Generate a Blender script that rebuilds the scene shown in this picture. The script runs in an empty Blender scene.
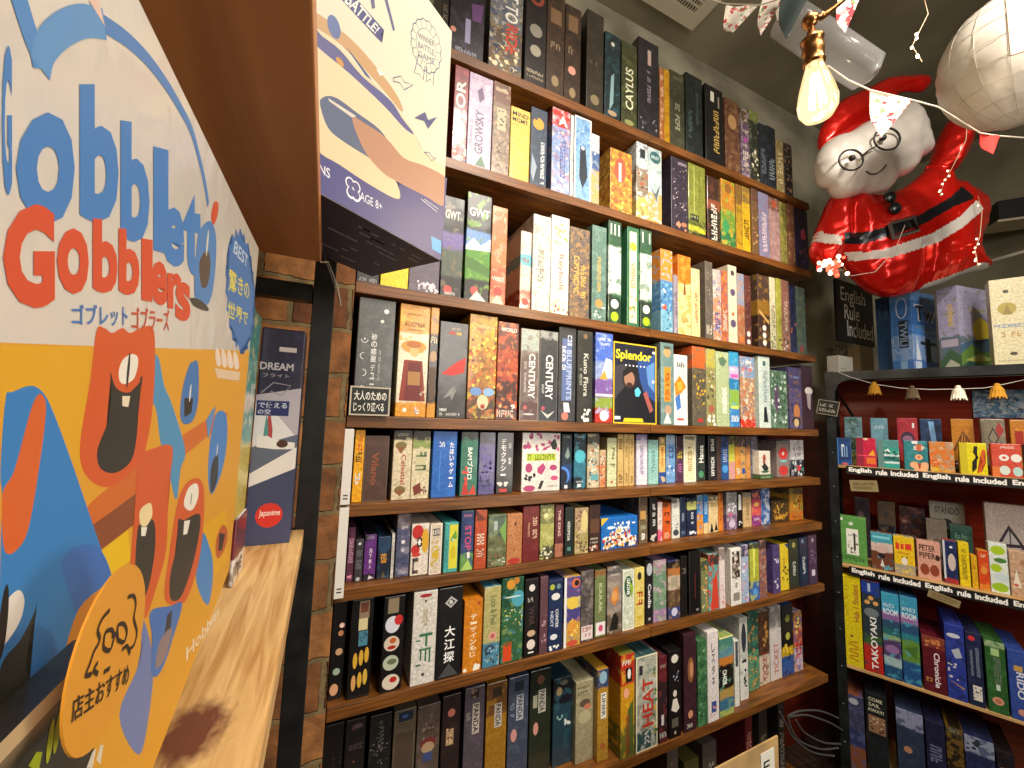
import bpy, bmesh, math, random
from mathutils import Vector, Matrix, noise
# ------------------------------------------------------------------ camera, world, lights, exposure
SC = bpy.context.scene
COL = SC.collection
F_PX = 396.28
CW = Vector((0.41956, 0.90313, 0.09127)); CR = Vector((0.90531, -0.42366, 0.03047)); CU = Vector((-0.06618, -0.06985, 0.99536))
cam = bpy.data.cameras.new('camera'); camo = bpy.data.objects.new('camera', cam); COL.objects.link(camo)
cam.sensor_width = 36; cam.lens = 36 * F_PX / 1024; cam.clip_start = 0.005; cam.clip_end = 50
camo.matrix_world = Matrix(((CR.x, CU.x, -CW.x, 0), (CR.y, CU.y, -CW.y, 0), (CR.z, CU.z, -CW.z, 0), (0, 0, 0, 1)))
SC.camera = camo
wd = bpy.data.worlds.new('world'); SC.world = wd; wd.use_nodes = True
wd.node_tree.nodes['Background'].inputs[0].default_value = (1.0, 0.89, 0.76, 1)
wd.node_tree.nodes['Background'].inputs[1].default_value = 0.2
SC.view_settings.view_transform = 'Standard'; SC.view_settings.look = 'None'
SC.view_settings.gamma = 1; SC.view_settings.use_curve_mapping = False
SC.view_settings.exposure = 0.12

def spot(name, loc, target, power, deg, size=.06, blend=1, col=(1, .91, .79)):
    l = bpy.data.lights.new(name, 'SPOT'); l.energy = power; l.spot_size = math.radians(deg); l.spot_blend = blend; l.shadow_soft_size = size; l.color = col
    o = bpy.data.objects.new(name, l); COL.objects.link(o); o.location = loc
    o.rotation_euler = (Vector(target) - Vector(loc)).to_track_quat('-Z', 'Y').to_euler()
def area(name, loc, target, power, size, col=(1, .91, .79)):
    l = bpy.data.lights.new(name, 'AREA'); l.energy = power; l.size = size; l.color = col
    o = bpy.data.objects.new(name, l); COL.objects.link(o); o.location = loc
    o.rotation_euler = (Vector(target) - Vector(loc)).to_track_quat('-Z', 'Y').to_euler()
    return o
spot('ceiling_spotlight', (0.50, -0.05, 1.60), (0.74, 1.0, -0.02), 98, 82)
spot('ceiling_spotlight', (1.35, -0.25, 1.60), (1.65, 1.0, -0.1), 125, 84)
area('ceiling_lamp_light', (0.9, -0.6, 1.65), (1.1, 1.0, -0.2), 13, 0.4)
area('ceiling_lamp_light', (0.35, -0.9, 1.4), (0.2, 0.6, -0.5), 7, 0.4)
area('fill_light', (1.3, -0.8, -0.25), (-0.05, 0.3, 0.05), 9, 0.5, (1, .93, .84))  # added low fill without a fixture, brightens the near box and board underside
area('fill_light', (1.0, -1.8, 0.7), (1.5, 0.9, -0.4), 28, 0.8, (1, .93, .84))  # unseen fill added from the front to lift the rack

# ------------------------------------------------------------------ helpers
def ray(px, py): return CW + CR * ((px - 512) / F_PX) - CU * ((py - 384) / F_PX)
def onY(px, py, Y): d = ray(px, py); return d * (Y / d.y)
def onZ(px, py, Z): d = ray(px, py); return d * (Z / d.z)
def onP(px, py, P, n): d = ray(px, py); return d * (P.dot(n) / d.dot(n))
def at(px, py, dep): return ray(px, py) * dep
def lin(c): return c / 12.92 if c <= 0.04045 else ((c + 0.055) / 1.055) ** 2.4
def hx(s):
    s = s.strip()
    if len(s) == 3: s = ''.join(c * 2 for c in s)
    return tuple(lin(int(s[i:i + 2], 16) / 255) for i in (0, 2, 4)) + (1,)
def nmat(name):
    m = bpy.data.materials.new(name); m.use_nodes = True
    nt = m.node_tree; return m, nt, nt.nodes['Principled BSDF']
def node(nt, t, **k):
    n = nt.nodes.new(t)
    for a, b in k.items(): setattr(n, a, b)
    return n
FLAT = {}
def flat(c, rough=.45, metal=0, emit=0, name=None):
    k = (c, rough, metal, emit)
    if k not in FLAT:
        m, nt, b = nmat(name or 'print_' + c)
        b.inputs['Base Color'].default_value = hx(c); b.inputs['Roughness'].default_value = rough; b.inputs['Metallic'].default_value = metal
        if emit: b.inputs['Emission Color'].default_value = hx(c); b.inputs['Emission Strength'].default_value = emit
        FLAT[k] = m
    return FLAT[k]
def noisy(name, c1, c2, scale=8, rough=.6, stretch=(1, 1, 1), bump=0, detail=6, metal=0, lo=.35, hi=.65, dist=0):
    m, nt, b = nmat(name)
    tc = node(nt, 'ShaderNodeTexCoord'); mp = node(nt, 'ShaderNodeMapping'); mp.inputs['Scale'].default_value = stretch
    n = node(nt, 'ShaderNodeTexNoise'); n.inputs['Scale'].default_value = scale; n.inputs['Detail'].default_value = detail; n.inputs['Distortion'].default_value = dist
    r = node(nt, 'ShaderNodeValToRGB'); r.color_ramp.elements[0].position = lo; r.color_ramp.elements[1].position = hi
    r.color_ramp.elements[0].color = hx(c1); r.color_ramp.elements[1].color = hx(c2)
    L = nt.links.new
    L(tc.outputs['Object'], mp.inputs[0]); L(mp.outputs[0], n.inputs['Vector']); L(n.outputs['Fac'], r.inputs[0]); L(r.outputs[0], b.inputs['Base Color'])
    b.inputs['Roughness'].default_value = rough; b.inputs['Metallic'].default_value = metal
    if bump:
        bp = node(nt, 'ShaderNodeBump'); bp.inputs['Strength'].default_value = bump; bp.inputs['Distance'].default_value = .01
        L(n.outputs['Fac'], bp.inputs['Height']); L(bp.outputs[0], b.inputs['Normal'])
    return m
def art(bands, blots, h, seed, gloss=.35):
    """printed card under shrink wrap: colour bands down the spine with irregular printed patches of other colours"""
    m, nt, b = nmat('printed_card'); L = nt.links.new
    uv = node(nt, 'ShaderNodeUVMap'); uv.uv_map = 'UVMap'
    sp = node(nt, 'ShaderNodeSeparateXYZ'); L(uv.outputs[0], sp.inputs[0])
    mp = node(nt, 'ShaderNodeMapping'); mp.inputs['Location'].default_value = (seed * 3.7 % 50, seed * 1.3 % 50, seed); L(uv.outputs[0], mp.inputs[0])
    def nz(scale, detail=3):
        n = node(nt, 'ShaderNodeTexNoise'); n.inputs['Scale'].default_value = scale; n.inputs['Detail'].default_value = detail
        L(mp.outputs[0], n.inputs['Vector']); return n.outputs['Fac']
    toks = bands.split(); cols = toks[0::2]; cuts = [float(t) for t in toks[1::2]]
    if len(cols) > 1:
        v = node(nt, 'ShaderNodeMath', operation='MULTIPLY_ADD'); L(sp.outputs[1], v.inputs[0]); v.inputs[1].default_value = -1 / h; v.inputs[2].default_value = 1
        w = node(nt, 'ShaderNodeMath', operation='MULTIPLY_ADD'); L(nz(28), w.inputs[0]); w.inputs[1].default_value = .08; w.inputs[2].default_value = -.04
        s = node(nt, 'ShaderNodeMath', operation='ADD'); L(v.outputs[0], s.inputs[0]); L(w.outputs[0], s.inputs[1])
        r = node(nt, 'ShaderNodeValToRGB'); e = r.color_ramp.elements; e[0].position = 0; e[0].color = hx(cols[0])
        e[1].position = min(1, cuts[0] + .012); e[1].color = hx(cols[1])
        q = e.new(max(0, cuts[0] - .012)); q.color = hx(cols[0])
        for i, c in enumerate(cuts[1:]):
            q = e.new(c - .012); q.color = hx(cols[i + 1]); q = e.new(min(1, c + .012)); q.color = hx(cols[i + 2])
        L(s.outputs[0], r.inputs[0]); cur = r.outputs[0]
    else:
        rgb = node(nt, 'ShaderNodeRGB'); rgb.outputs[0].default_value = hx(cols[0]); cur = rgb.outputs[0]
    for k, t in enumerate(blots.split()):
        p = t.split(':'); amt = float(p[1]) if len(p) > 1 else .3; scl = float(p[2]) if len(p) > 2 else 38 + 9 * (k % 3)
        mp2 = node(nt, 'ShaderNodeMapping'); mp2.inputs['Location'].default_value = (seed * 2.1 + k * 7.3, k * 5.1, k * 3 + seed); L(uv.outputs[0], mp2.inputs[0])
        n = node(nt, 'ShaderNodeTexNoise'); n.inputs['Scale'].default_value = scl; n.inputs['Detail'].default_value = 4; L(mp2.outputs[0], n.inputs['Vector'])
        th = .5 + .26 * (.5 - amt)
        r = node(nt, 'ShaderNodeMapRange'); r.inputs[1].default_value = th - .035; r.inputs[2].default_value = th + .035; r.inputs[4].default_value = .72; L(n.outputs['Fac'], r.inputs[0])
        mx = node(nt, 'ShaderNodeMix', data_type='RGBA'); L(r.outputs[0], mx.inputs[0]); L(cur, mx.inputs[6]); mx.inputs[7].default_value = hx(p[0]); cur = mx.outputs[2]
    r = node(nt, 'ShaderNodeMapRange'); r.inputs[1].default_value = .3; r.inputs[2].default_value = .7; r.inputs[3].default_value = .72; r.inputs[4].default_value = 1.15; L(nz(150, 2), r.inputs[0])
    mx = node(nt, 'ShaderNodeMix', data_type='RGBA', blend_type='MULTIPLY'); mx.inputs[0].default_value = 1; L(cur, mx.inputs[6]); L(r.outputs[0], mx.inputs[7])
    L(mx.outputs[2], b.inputs['Base Color'])
    b.inputs['Roughness'].default_value = .42; b.inputs['Coat Weight'].default_value = gloss; b.inputs['Coat Roughness'].default_value = .14
    bp = node(nt, 'ShaderNodeBump'); bp.inputs['Strength'].default_value = .25; bp.inputs['Distance'].default_value = .004
    L(nz(22, 1), bp.inputs['Height']); L(bp.outputs[0], b.inputs['Coat Normal'])
    return m

def smooth_poly(P, n=3):
    out = []
    L = len(P)
    for i in range(L):
        p0, p1, p2, p3 = P[i - 1], P[i], P[(i + 1) % L], P[(i + 2) % L]
        for k in range(n):
            t = k / n; out.append(tuple(.5 * ((2 * p1[j]) + (-p0[j] + p2[j]) * t + (2 * p0[j] - 5 * p1[j] + 4 * p2[j] - p3[j]) * t * t + (-p0[j] + 3 * p1[j] - 3 * p2[j] + p3[j]) * t ** 3) for j in (0, 1)))
    return out

class MB:
    """collects shapes into one mesh"""
    def __init__(s): s.bm = bmesh.new(); s.uv = s.bm.loops.layers.uv.new('UVMap'); s.mats = []; s.k = 0
    def mi(s, m):
        if m not in s.mats: s.mats.append(m)
        return s.mats.index(m)
    def face(s, pts, m, uvs=None, smooth=False):
        f = s.bm.faces.new([s.bm.verts.new(p) for p in pts]); f.material_index = s.mi(m); f.smooth = smooth
        if uvs:
            for l, q in zip(f.loops, uvs): l[s.uv].uv = q
        return f
    def box(s, x0, x1, y0, y1, z0, z1, m, bev=0):
        q = [(x0, y0, z0), (x1, y0, z0), (x1, y1, z0), (x0, y1, z0), (x0, y0, z1), (x1, y0, z1), (x1, y1, z1), (x0, y1, z1)]
        v = [s.bm.verts.new(p) for p in q]; i = s.mi(m); fs = []
        for a, kind in (((0, 1, 5, 4), 'f'), ((1, 2, 6, 5), 's'), ((2, 3, 7, 6), 'f'), ((3, 0, 4, 7), 's'), ((4, 5, 6, 7), 't'), ((3, 2, 1, 0), 't')):
            f = s.bm.faces.new([v[j] for j in a]); f.material_index = i; fs.append(f)
            for l, j in zip(f.loops, a):
                p = q[j]; l[s.uv].uv = (p[0], p[2] - z0) if kind == 'f' else (p[1] + 9, p[2] - z0) if kind == 's' else (p[0] + 20, p[1] * .1 + (z1 - z0) * .02)
        if bev:
            es = list({e for f in fs for e in f.edges}); bmesh.ops.bevel(s.bm, geom=es, offset=bev, segments=2, affect='EDGES', profile=.5)
        return s
    def tube(s, pts, r, m, n=8, cap=True):
        pts = [Vector(p) for p in pts]; rs = r if isinstance(r, (list, tuple)) else [r] * len(pts); rings = []; i = s.mi(m); prev = None
        for k, p in enumerate(pts):
            t = (pts[min(k + 1, len(pts) - 1)] - pts[max(k - 1, 0)]).normalized()
            a = prev if prev else (Vector((0, 0, 1)) if abs(t.z) < .9 else Vector((1, 0, 0)))
            x = t.cross(a).normalized(); y = x.cross(t).normalized(); prev = y
            rings.append([s.bm.verts.new(p + (x * math.cos(6.2832 * j / n) + y * math.sin(6.2832 * j / n)) * rs[k]) for j in range(n)])
        for A, B in zip(rings, rings[1:]):
            for j in range(n):
                f = s.bm.faces.new((A[j], A[(j + 1) % n], B[(j + 1) % n], B[j])); f.smooth = True; f.material_index = i
        if cap:
            s.bm.faces.new(rings[0]).material_index = i; s.bm.faces.new(list(reversed(rings[-1]))).material_index = i
        return s
    def sphere(s, c, r, m, seg=16, sc=(1, 1, 1)):
        d = bmesh.ops.create_uvsphere(s.bm, u_segments=seg, v_segments=max(6, seg // 2), radius=r); i = s.mi(m)
        for v in d['verts']: v.co = Vector((v.co.x * sc[0], v.co.y * sc[1], v.co.z * sc[2])) + Vector(c)
        for f in {f for v in d['verts'] for f in v.link_faces}: f.smooth = True; f.material_index = i
        return s
    def build(s, name, parent=None, loc=None, mw=None):
        bmesh.ops.recalc_face_normals(s.bm, faces=s.bm.faces) if False else None
        me = bpy.data.meshes.new(name); s.bm.to_mesh(me); s.bm.free()
        for m in s.mats: me.materials.append(m)
        o = bpy.data.objects.new(name, me); COL.objects.link(o)
        if parent: o.parent = parent
        if loc is not None: o.location = loc
        if mw is not None: o.matrix_world = mw
        return o
def tag(o, label, cat, group=None, kind=None):
    if label:
        n = len(label.split()); assert 4 <= n <= 16, (n, label)
        o['label'] = label
    if cat: o['category'] = cat
    if group: o['group'] = group
    if kind: o['kind'] = kind
    return o
def empty(name, loc=(0, 0, 0), rz=0, mw=None):
    o = bpy.data.objects.new(name, None); COL.objects.link(o); o.empty_display_size = .02
    if mw is not None: o.matrix_world = mw
    else: o.location = loc; o.rotation_euler = (0, 0, rz)
    return o
def struct(o): o['kind'] = 'structure'; return o

# text as flat print
TXT = {}
def text_tris(st, bold=0.0):
    k = (st, bold)
    if k not in TXT:
        cu = bpy.data.curves.new('t', 'FONT'); cu.body = st; cu.resolution_u = 3; cu.offset = bold
        ob = bpy.data.objects.new('t', cu); COL.objects.link(ob)
        me = bpy.data.meshes.new_from_object(ob)
        vs = [v.co.copy() for v in me.vertices]; fs = [tuple(p.vertices) for p in me.polygons]
        bpy.data.objects.remove(ob); bpy.data.curves.remove(cu); bpy.data.meshes.remove(me)
        if vs:
            x0 = min(v.x for v in vs); x1 = max(v.x for v in vs); y0 = min(v.y for v in vs); y1 = max(v.y for v in vs)
            vs = [((v.x - x0) / max(1e-6, x1 - x0), (v.y - y0) / max(1e-6, y1 - y0)) for v in vs]; asp = (x1 - x0) / max(1e-6, y1 - y0)
        else: asp = 1
        TXT[k] = (vs, fs, asp)
    return TXT[k]
class Face:
    """prints flat shapes on the front (local y = 0) of a box; coordinates u to the right, v up, in metres"""
    def __init__(s, mb, y=0.0, st=.000005, o=.00005): s.mb = mb; s.y = y; s.n = 0; s.st = st; s.o = o; s.lim = None
    def lay(s): s.n += 1; return s.y - s.o - s.st * s.n
    def poly(s, pts, c, ng=True):
        if s.lim: pts = [(min(max(p[0], 0), s.lim[0]), min(max(p[1], 0), s.lim[1])) for p in pts]
        y = s.lay(); bm = s.mb.bm; vs = [bm.verts.new((p[0], y, p[1])) for p in pts]
        try:
            f = bm.faces.new(vs); f.material_index = s.mb.mi(flat(c) if isinstance(c, str) else c)
            if len(vs) > 4: bmesh.ops.triangulate(bm, faces=[f])
        except ValueError: pass
    def rect(s, u0, v0, u1, v1, c): s.poly([(u0, v0), (u1, v0), (u1, v1), (u0, v1)], c)
    def ell(s, u, v, ru, rv, c, n=20, a=0):
        ca, sa = math.cos(a), math.sin(a)
        s.poly([(u + ru * math.cos(6.2832 * k / n) * ca - rv * math.sin(6.2832 * k / n) * sa, v + ru * math.cos(6.2832 * k / n) * sa + rv * math.sin(6.2832 * k / n) * ca) for k in range(n)], c)
    def line(s, pts, w, c):
        y = s.lay(); bm = s.mb.bm; i = s.mb.mi(flat(c)); P = [Vector((p[0], p[1])) for p in pts]; prev = None
        for k, p in enumerate(P):
            t = (P[min(k + 1, len(P) - 1)] - P[max(k - 1, 0)])
            t = t.normalized() if t.length else Vector((1, 0)); nn = Vector((-t.y, t.x)) * (w / 2)
            cur = (bm.verts.new((p.x - nn.x, y, p.y - nn.y)), bm.verts.new((p.x + nn.x, y, p.y + nn.y)))
            if prev: bm.faces.new((prev[0], cur[0], cur[1], prev[1])).material_index = i
            prev = cur
    def text(s, st, u0, v0, u1, v1, c, o='h', bold=.01, fit=True, quad=None):
        y = s.lay(); bm = s.mb.bm; i = s.mb.mi(flat(c))
        if o == 's':
            hh = (v1 - v0) / len(st)
            for k, ch in enumerate(st): s.text(ch, u0, v1 - (k + .92) * hh, u1, v1 - (k + .08) * hh, c, 'h', bold)
            return
        vs, fs, asp = text_tris(st, bold)
        if not vs: return
        W, H = (u1 - u0, v1 - v0) if o == 'h' else (v1 - v0, u1 - u0)
        w, h = W, H
        if fit:
            if W / H > asp * 1.6: w = H * asp * 1.6
            elif W / H < asp * .45: h = W / (asp * .45)
        cu, cv = (u0 + u1) / 2, (v0 + v1) / 2; nv = []
        for a, b in vs:
            p, q = (a - .5) * w, (b - .5) * h
            if quad:
                A, B, C_, D = quad; x = (A[0] * (1 - a) + B[0] * a) * (1 - b) + (D[0] * (1 - a) + C_[0] * a) * b; z = (A[1] * (1 - a) + B[1] * a) * (1 - b) + (D[1] * (1 - a) + C_[1] * a) * b
            elif o == 'h': x, z = cu + p, cv + q
            elif o == 'd': x, z = cu + q, cv - p
            else: x, z = cu - q, cv + p
            nv.append(bm.verts.new((x, y, z)))
        for f in fs:
            try: bm.faces.new([nv[j] for j in f]).material_index = i
            except ValueError: pass
    def scrib(s, u0, v0, u1, v1, c, o, rnd):
        """lettering too small to read: short strokes"""
        y = s.lay(); bm = s.mb.bm; i = s.mb.mi(flat(c)); W = (u1 - u0) if o == 'h' else (v1 - v0); H = (v1 - v0) if o == 'h' else (u1 - u0)
        st = H * .62; n = max(2, int(W / st)); st = W / n
        for k in range(n):
            if rnd.random() < .1: continue
            for (a0, b0, a1, b1) in rnd.sample([(.05, 0, .28, 1), (.1, .75, .85, 1), (.1, .4, .8, .6), (.6, 0, .85, 1), (.1, 0, .85, .22)], 3):
                a0, a1 = k * st + a0 * st, k * st + a1 * st; b0 *= H; b1 *= H
                if o == 'h': R = (u0 + a0, v0 + b0, u0 + a1, v0 + b1)
                elif o == 'd': R = (u0 + b0, v1 - a1, u0 + b1, v1 - a0)
                else: R = (u1 - b1, v0 + a0, u1 - b0, v0 + a1)
                vv = [bm.verts.new(p) for p in ((R[0], y, R[1]), (R[2], y, R[1]), (R[2], y, R[3]), (R[0], y, R[3]))]
                bm.faces.new(vv).material_index = i

def prints(F, spec, w, h, rnd):
    """spec: items split by ';' — 'TEXT,col,orient,v0,v1[,u0,u1]' v from the top; ~ = unreadable lettering; @o circle, @r rectangle, @h crowd of dots"""
    for it in filter(None, (x.strip() for x in spec.split(';'))):
        p = it.split(',')
        if p[0] == '@o': F.ell(float(p[2]) * w, (1 - float(p[3])) * h, float(p[4]) * w, float(p[4]) * w, p[1], 14)
        elif p[0] == '@e': F.ell(float(p[2]) * w, (1 - float(p[3])) * h, float(p[4]) * w, float(p[5]) * h, p[1], 16)
        elif p[0] == '@r': F.rect(float(p[2]) * w, (1 - float(p[5])) * h, float(p[4]) * w, (1 - float(p[3])) * h, p[1])
        elif p[0] == '@a':
            cu_, cv_, rr_, a0_, a1_ = map(float, p[2:7]); F.line([((cu_ + rr_ * math.cos(math.radians(a0_ + (a1_ - a0_) * k / 12))) * w, (1 - cv_) * h + rr_ * w * math.sin(math.radians(a0_ + (a1_ - a0_) * k / 12))) for k in range(13)], w * .018, p[1])
        elif p[0] == '@b':  # thin border
            t = float(p[2]) * w
            for R in ((0, 0, w, t), (0, h - t, w, h), (0, t, t, h - t), (w - t, t, w, h - t)): F.rect(*R, p[1])
        elif p[0] == '@h':
            cs = p[1].split('/'); u0, v0, u1, v1, n, r = map(float, p[2:8])
            for k in range(int(n)):
                F.ell((u0 + (u1 - u0) * rnd.random()) * w, (1 - v0 - (v1 - v0) * rnd.random()) * h, r * w * rnd.uniform(.6, 1.3), r * w * rnd.uniform(.6, 1.3), rnd.choice(cs), 7)
        elif p[0] == '@p':
            F.poly([(float(p[k]) * w, (1 - float(p[k + 1])) * h) for k in range(2, len(p) - 1, 2)], p[1])
        else:
            u0, u1 = (float(p[5]), float(p[6])) if len(p) > 5 else (.2, .8)
            a = (u0 * w, (1 - float(p[4])) * h, u1 * w, (1 - float(p[3])) * h)
            if p[0] == '~': F.scrib(*a, p[1], p[2], rnd)
            else: F.text(p[0], *a, p[1], p[2], .02)
SEED = [0]
def game_box(w, h, d, bands, blots, spec, label, group=None, name='game_box', cat='game box', loc=None, rz=0, mw=None, lid=False, fn=None):
    SEED[0] += 1; sd = SEED[0]; rnd = random.Random(sd)
    mb = MB(); m = art(bands, blots, h, sd)
    mb.box(0, w, 0, d, 0, h, m, bev=min(.0018, w * .06))
    F = Face(mb); F.lim = (w, h); prints(F, spec, w, h, rnd)
    if fn: fn(F, w, h)
    o = mb.build(name)
    if mw is not None: o.matrix_world = mw
    else: o.location = loc; o.rotation_euler = (0, 0, rz)
    tag(o, label, cat, group); return o

# ------------------------------------------------------------------ materials
wood_shelf = noisy('brown_shelf_wood', '52300f', '83501e', 6, .42, (1.2, 9, 30), .05)
wood_edge = wood_shelf
pine = noisy('pine_wood', 'b98a50', 'e2bd82', 5, .45, (22, 1.2, 10), .04, dist=1.2)
red_wood = noisy('dark_red_wood', '43110a', '5c1c0e', 3, .4, (1, 1, 14), .05)
concrete = noisy('bare_concrete', '746f5d', 'a8a28c', 3.0, .85, (1, 1, 1.4), .15, 10)
concrete_d = noisy('ceiling_concrete', '77705a', '9a927a', 2.2, .9, (1, 1, 1), .2, 10)
dark_back = noisy('shelf_back_board', '23120a', '38200f', 4, .6, (1, 1, 12))
black_metal = noisy('black_powder_coat', '121212', '242220', 30, .45, bump=.03, metal=.3)
rack_metal = noisy('dark_slotted_steel', '1a1c1c', '34383a', 12, .4, bump=.03, metal=.6)
floor_m = noisy('dark_floorboards', '1b120b', '38271a', 3, .5, (10, 1, 1), .05)
def brick_mat():
    m, nt, b = nmat('brick_wall'); L = nt.links.new
    tc = node(nt, 'ShaderNodeTexCoord'); sp = node(nt, 'ShaderNodeSeparateXYZ'); L(tc.outputs['Object'], sp.inputs[0])
    ad = node(nt, 'ShaderNodeMath', operation='ADD'); L(sp.outputs[0], ad.inputs[0]); L(sp.outputs[1], ad.inputs[1])
    cb = node(nt, 'ShaderNodeCombineXYZ'); L(ad.outputs[0], cb.inputs[0]); L(sp.outputs[2], cb.inputs[1])
    n = node(nt, 'ShaderNodeTexNoise'); n.inputs['Scale'].default_value = 25; n.inputs['Detail'].default_value = 6; L(tc.outputs['Object'], n.inputs['Vector'])
    mx = node(nt, 'ShaderNodeMix', data_type='VECTOR'); mx.inputs[0].default_value = .02; L(cb.outputs[0], mx.inputs[4]); L(n.outputs['Color'], mx.inputs[5])
    bk = node(nt, 'ShaderNodeTexBrick'); L(mx.outputs[1], bk.inputs['Vector'])
    bk.inputs['Color1'].default_value = hx('643818'); bk.inputs['Color2'].default_value = hx('a06a38'); bk.inputs['Mortar'].default_value = hx('75623f')
    bk.inputs['Scale'].default_value = 1; bk.inputs['Brick Width'].default_value = .115; bk.inputs['Row Height'].default_value = .098; bk.inputs['Mortar Size'].default_value = .006; bk.inputs['Mortar Smooth'].default_value = .3; bk.inputs['Bias'].default_value = -.1
    r = node(nt, 'ShaderNodeMapRange'); r.inputs[1].default_value = .3; r.inputs[2].default_value = .7; r.inputs[3].default_value = .55; r.inputs[4].default_value = 1.25; L(n.outputs['Fac'], r.inputs[0])
    mm = node(nt, 'ShaderNodeMix', data_type='RGBA', blend_type='MULTIPLY'); mm.inputs[0].default_value = 1; L(bk.outputs[0], mm.inputs[6]); L(r.outputs[0], mm.inputs[7]); L(mm.outputs[2], b.inputs['Base Color'])
    iv = node(nt, 'ShaderNodeMath', operation='MULTIPLY_ADD'); L(bk.outputs['Fac'], iv.inputs[0]); iv.inputs[1].default_value = -1; iv.inputs[2].default_value = 1
    a2 = node(nt, 'ShaderNodeMath', operation='MULTIPLY_ADD'); L(n.outputs['Fac'], a2.inputs[0]); a2.inputs[1].default_value = .6; L(iv.outputs[0], a2.inputs[2])
    bp = node(nt, 'ShaderNodeBump'); bp.inputs['Strength'].default_value = 1; bp.inputs['Distance'].default_value = .014; L(a2.outputs[0], bp.inputs['Height']); L(bp.outputs[0], b.inputs['Normal'])
    b.inputs['Roughness'].default_value = .85; return m
brick = brick_mat()

# ------------------------------------------------------------------ setting
ZC, ZF = 1.85, -1.5
struct(MB().box(-1.6, 3.6, 1.30, 1.42, ZF, ZC, concrete).build('wall_back'))
struct(MB().box(-1.6, 3.6, -2.6, 1.30, ZF - .1, ZF, floor_m).build('floor'))
struct(MB().box(-1.6, 3.6, -2.6, 1.42, ZC, ZC + .1, concrete_d).build('ceiling'))
struct(MB().box(3.6, 3.7, -2.6, 1.42, ZF, ZC, concrete_d).build('wall_right'))
struct(MB().box(-1.7, -1.6, -2.6, 1.42, ZF, ZC, concrete_d).build('wall_left'))
struct(MB().box(-1.6, 3.6, -2.7, -2.6, ZF, ZC, concrete_d).build('wall_rear'))
struct(MB().box(-1.6, .040, .955, 1.30, ZF, ZC, brick).build('wall_brick'))

# ------------------------------------------------------------------ wall bookcase
ZS = [1.0245, .705, .3225, .0, -.2045, -.390, -.640, -.9965]
XL, XM, XR = .043, .9755, 1.932
TH = .028
def bookcase(x0, x1, label):
    r = empty('bookcase', ((x0 + x1) / 2, 1.15, ZF)); M = r.location
    for k, z in enumerate(ZS):
        MB().box(x0 + .001 - M.x, x1 - .001 - M.x, 1.0 - M.y, 1.285 - M.y, z - TH - M.z, z - M.z, wood_shelf, .0012).build('shelf_board', r)
    MB().box(x0 - M.x, x1 - M.x, 1.285 - M.y, 1.299 - M.y, 0, ZS[0] - M.z, dark_back).build('back_panel', r)
    MB().box(x0 - M.x, x1 - M.x, 1.06 - M.y, 1.285 - M.y, .02, .045, wood_shelf).build('base_board', r)
    for k, z in enumerate(ZS):   # small brackets by the seam
        MB().sphere((x1 - .02 - M.x, 1.05 - M.y, z - TH - M.z), .003, flat('a0a09c', .3, .8), 8).build('screw', r)
    tag(r, label, 'bookcase')
bookcase(XL, XM, 'left brown wooden wall bookcase packed with game boxes, beside the brick pillar')
bookcase(XM, XR, 'right brown wooden wall bookcase packed with game boxes, ending by the rack')

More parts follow.
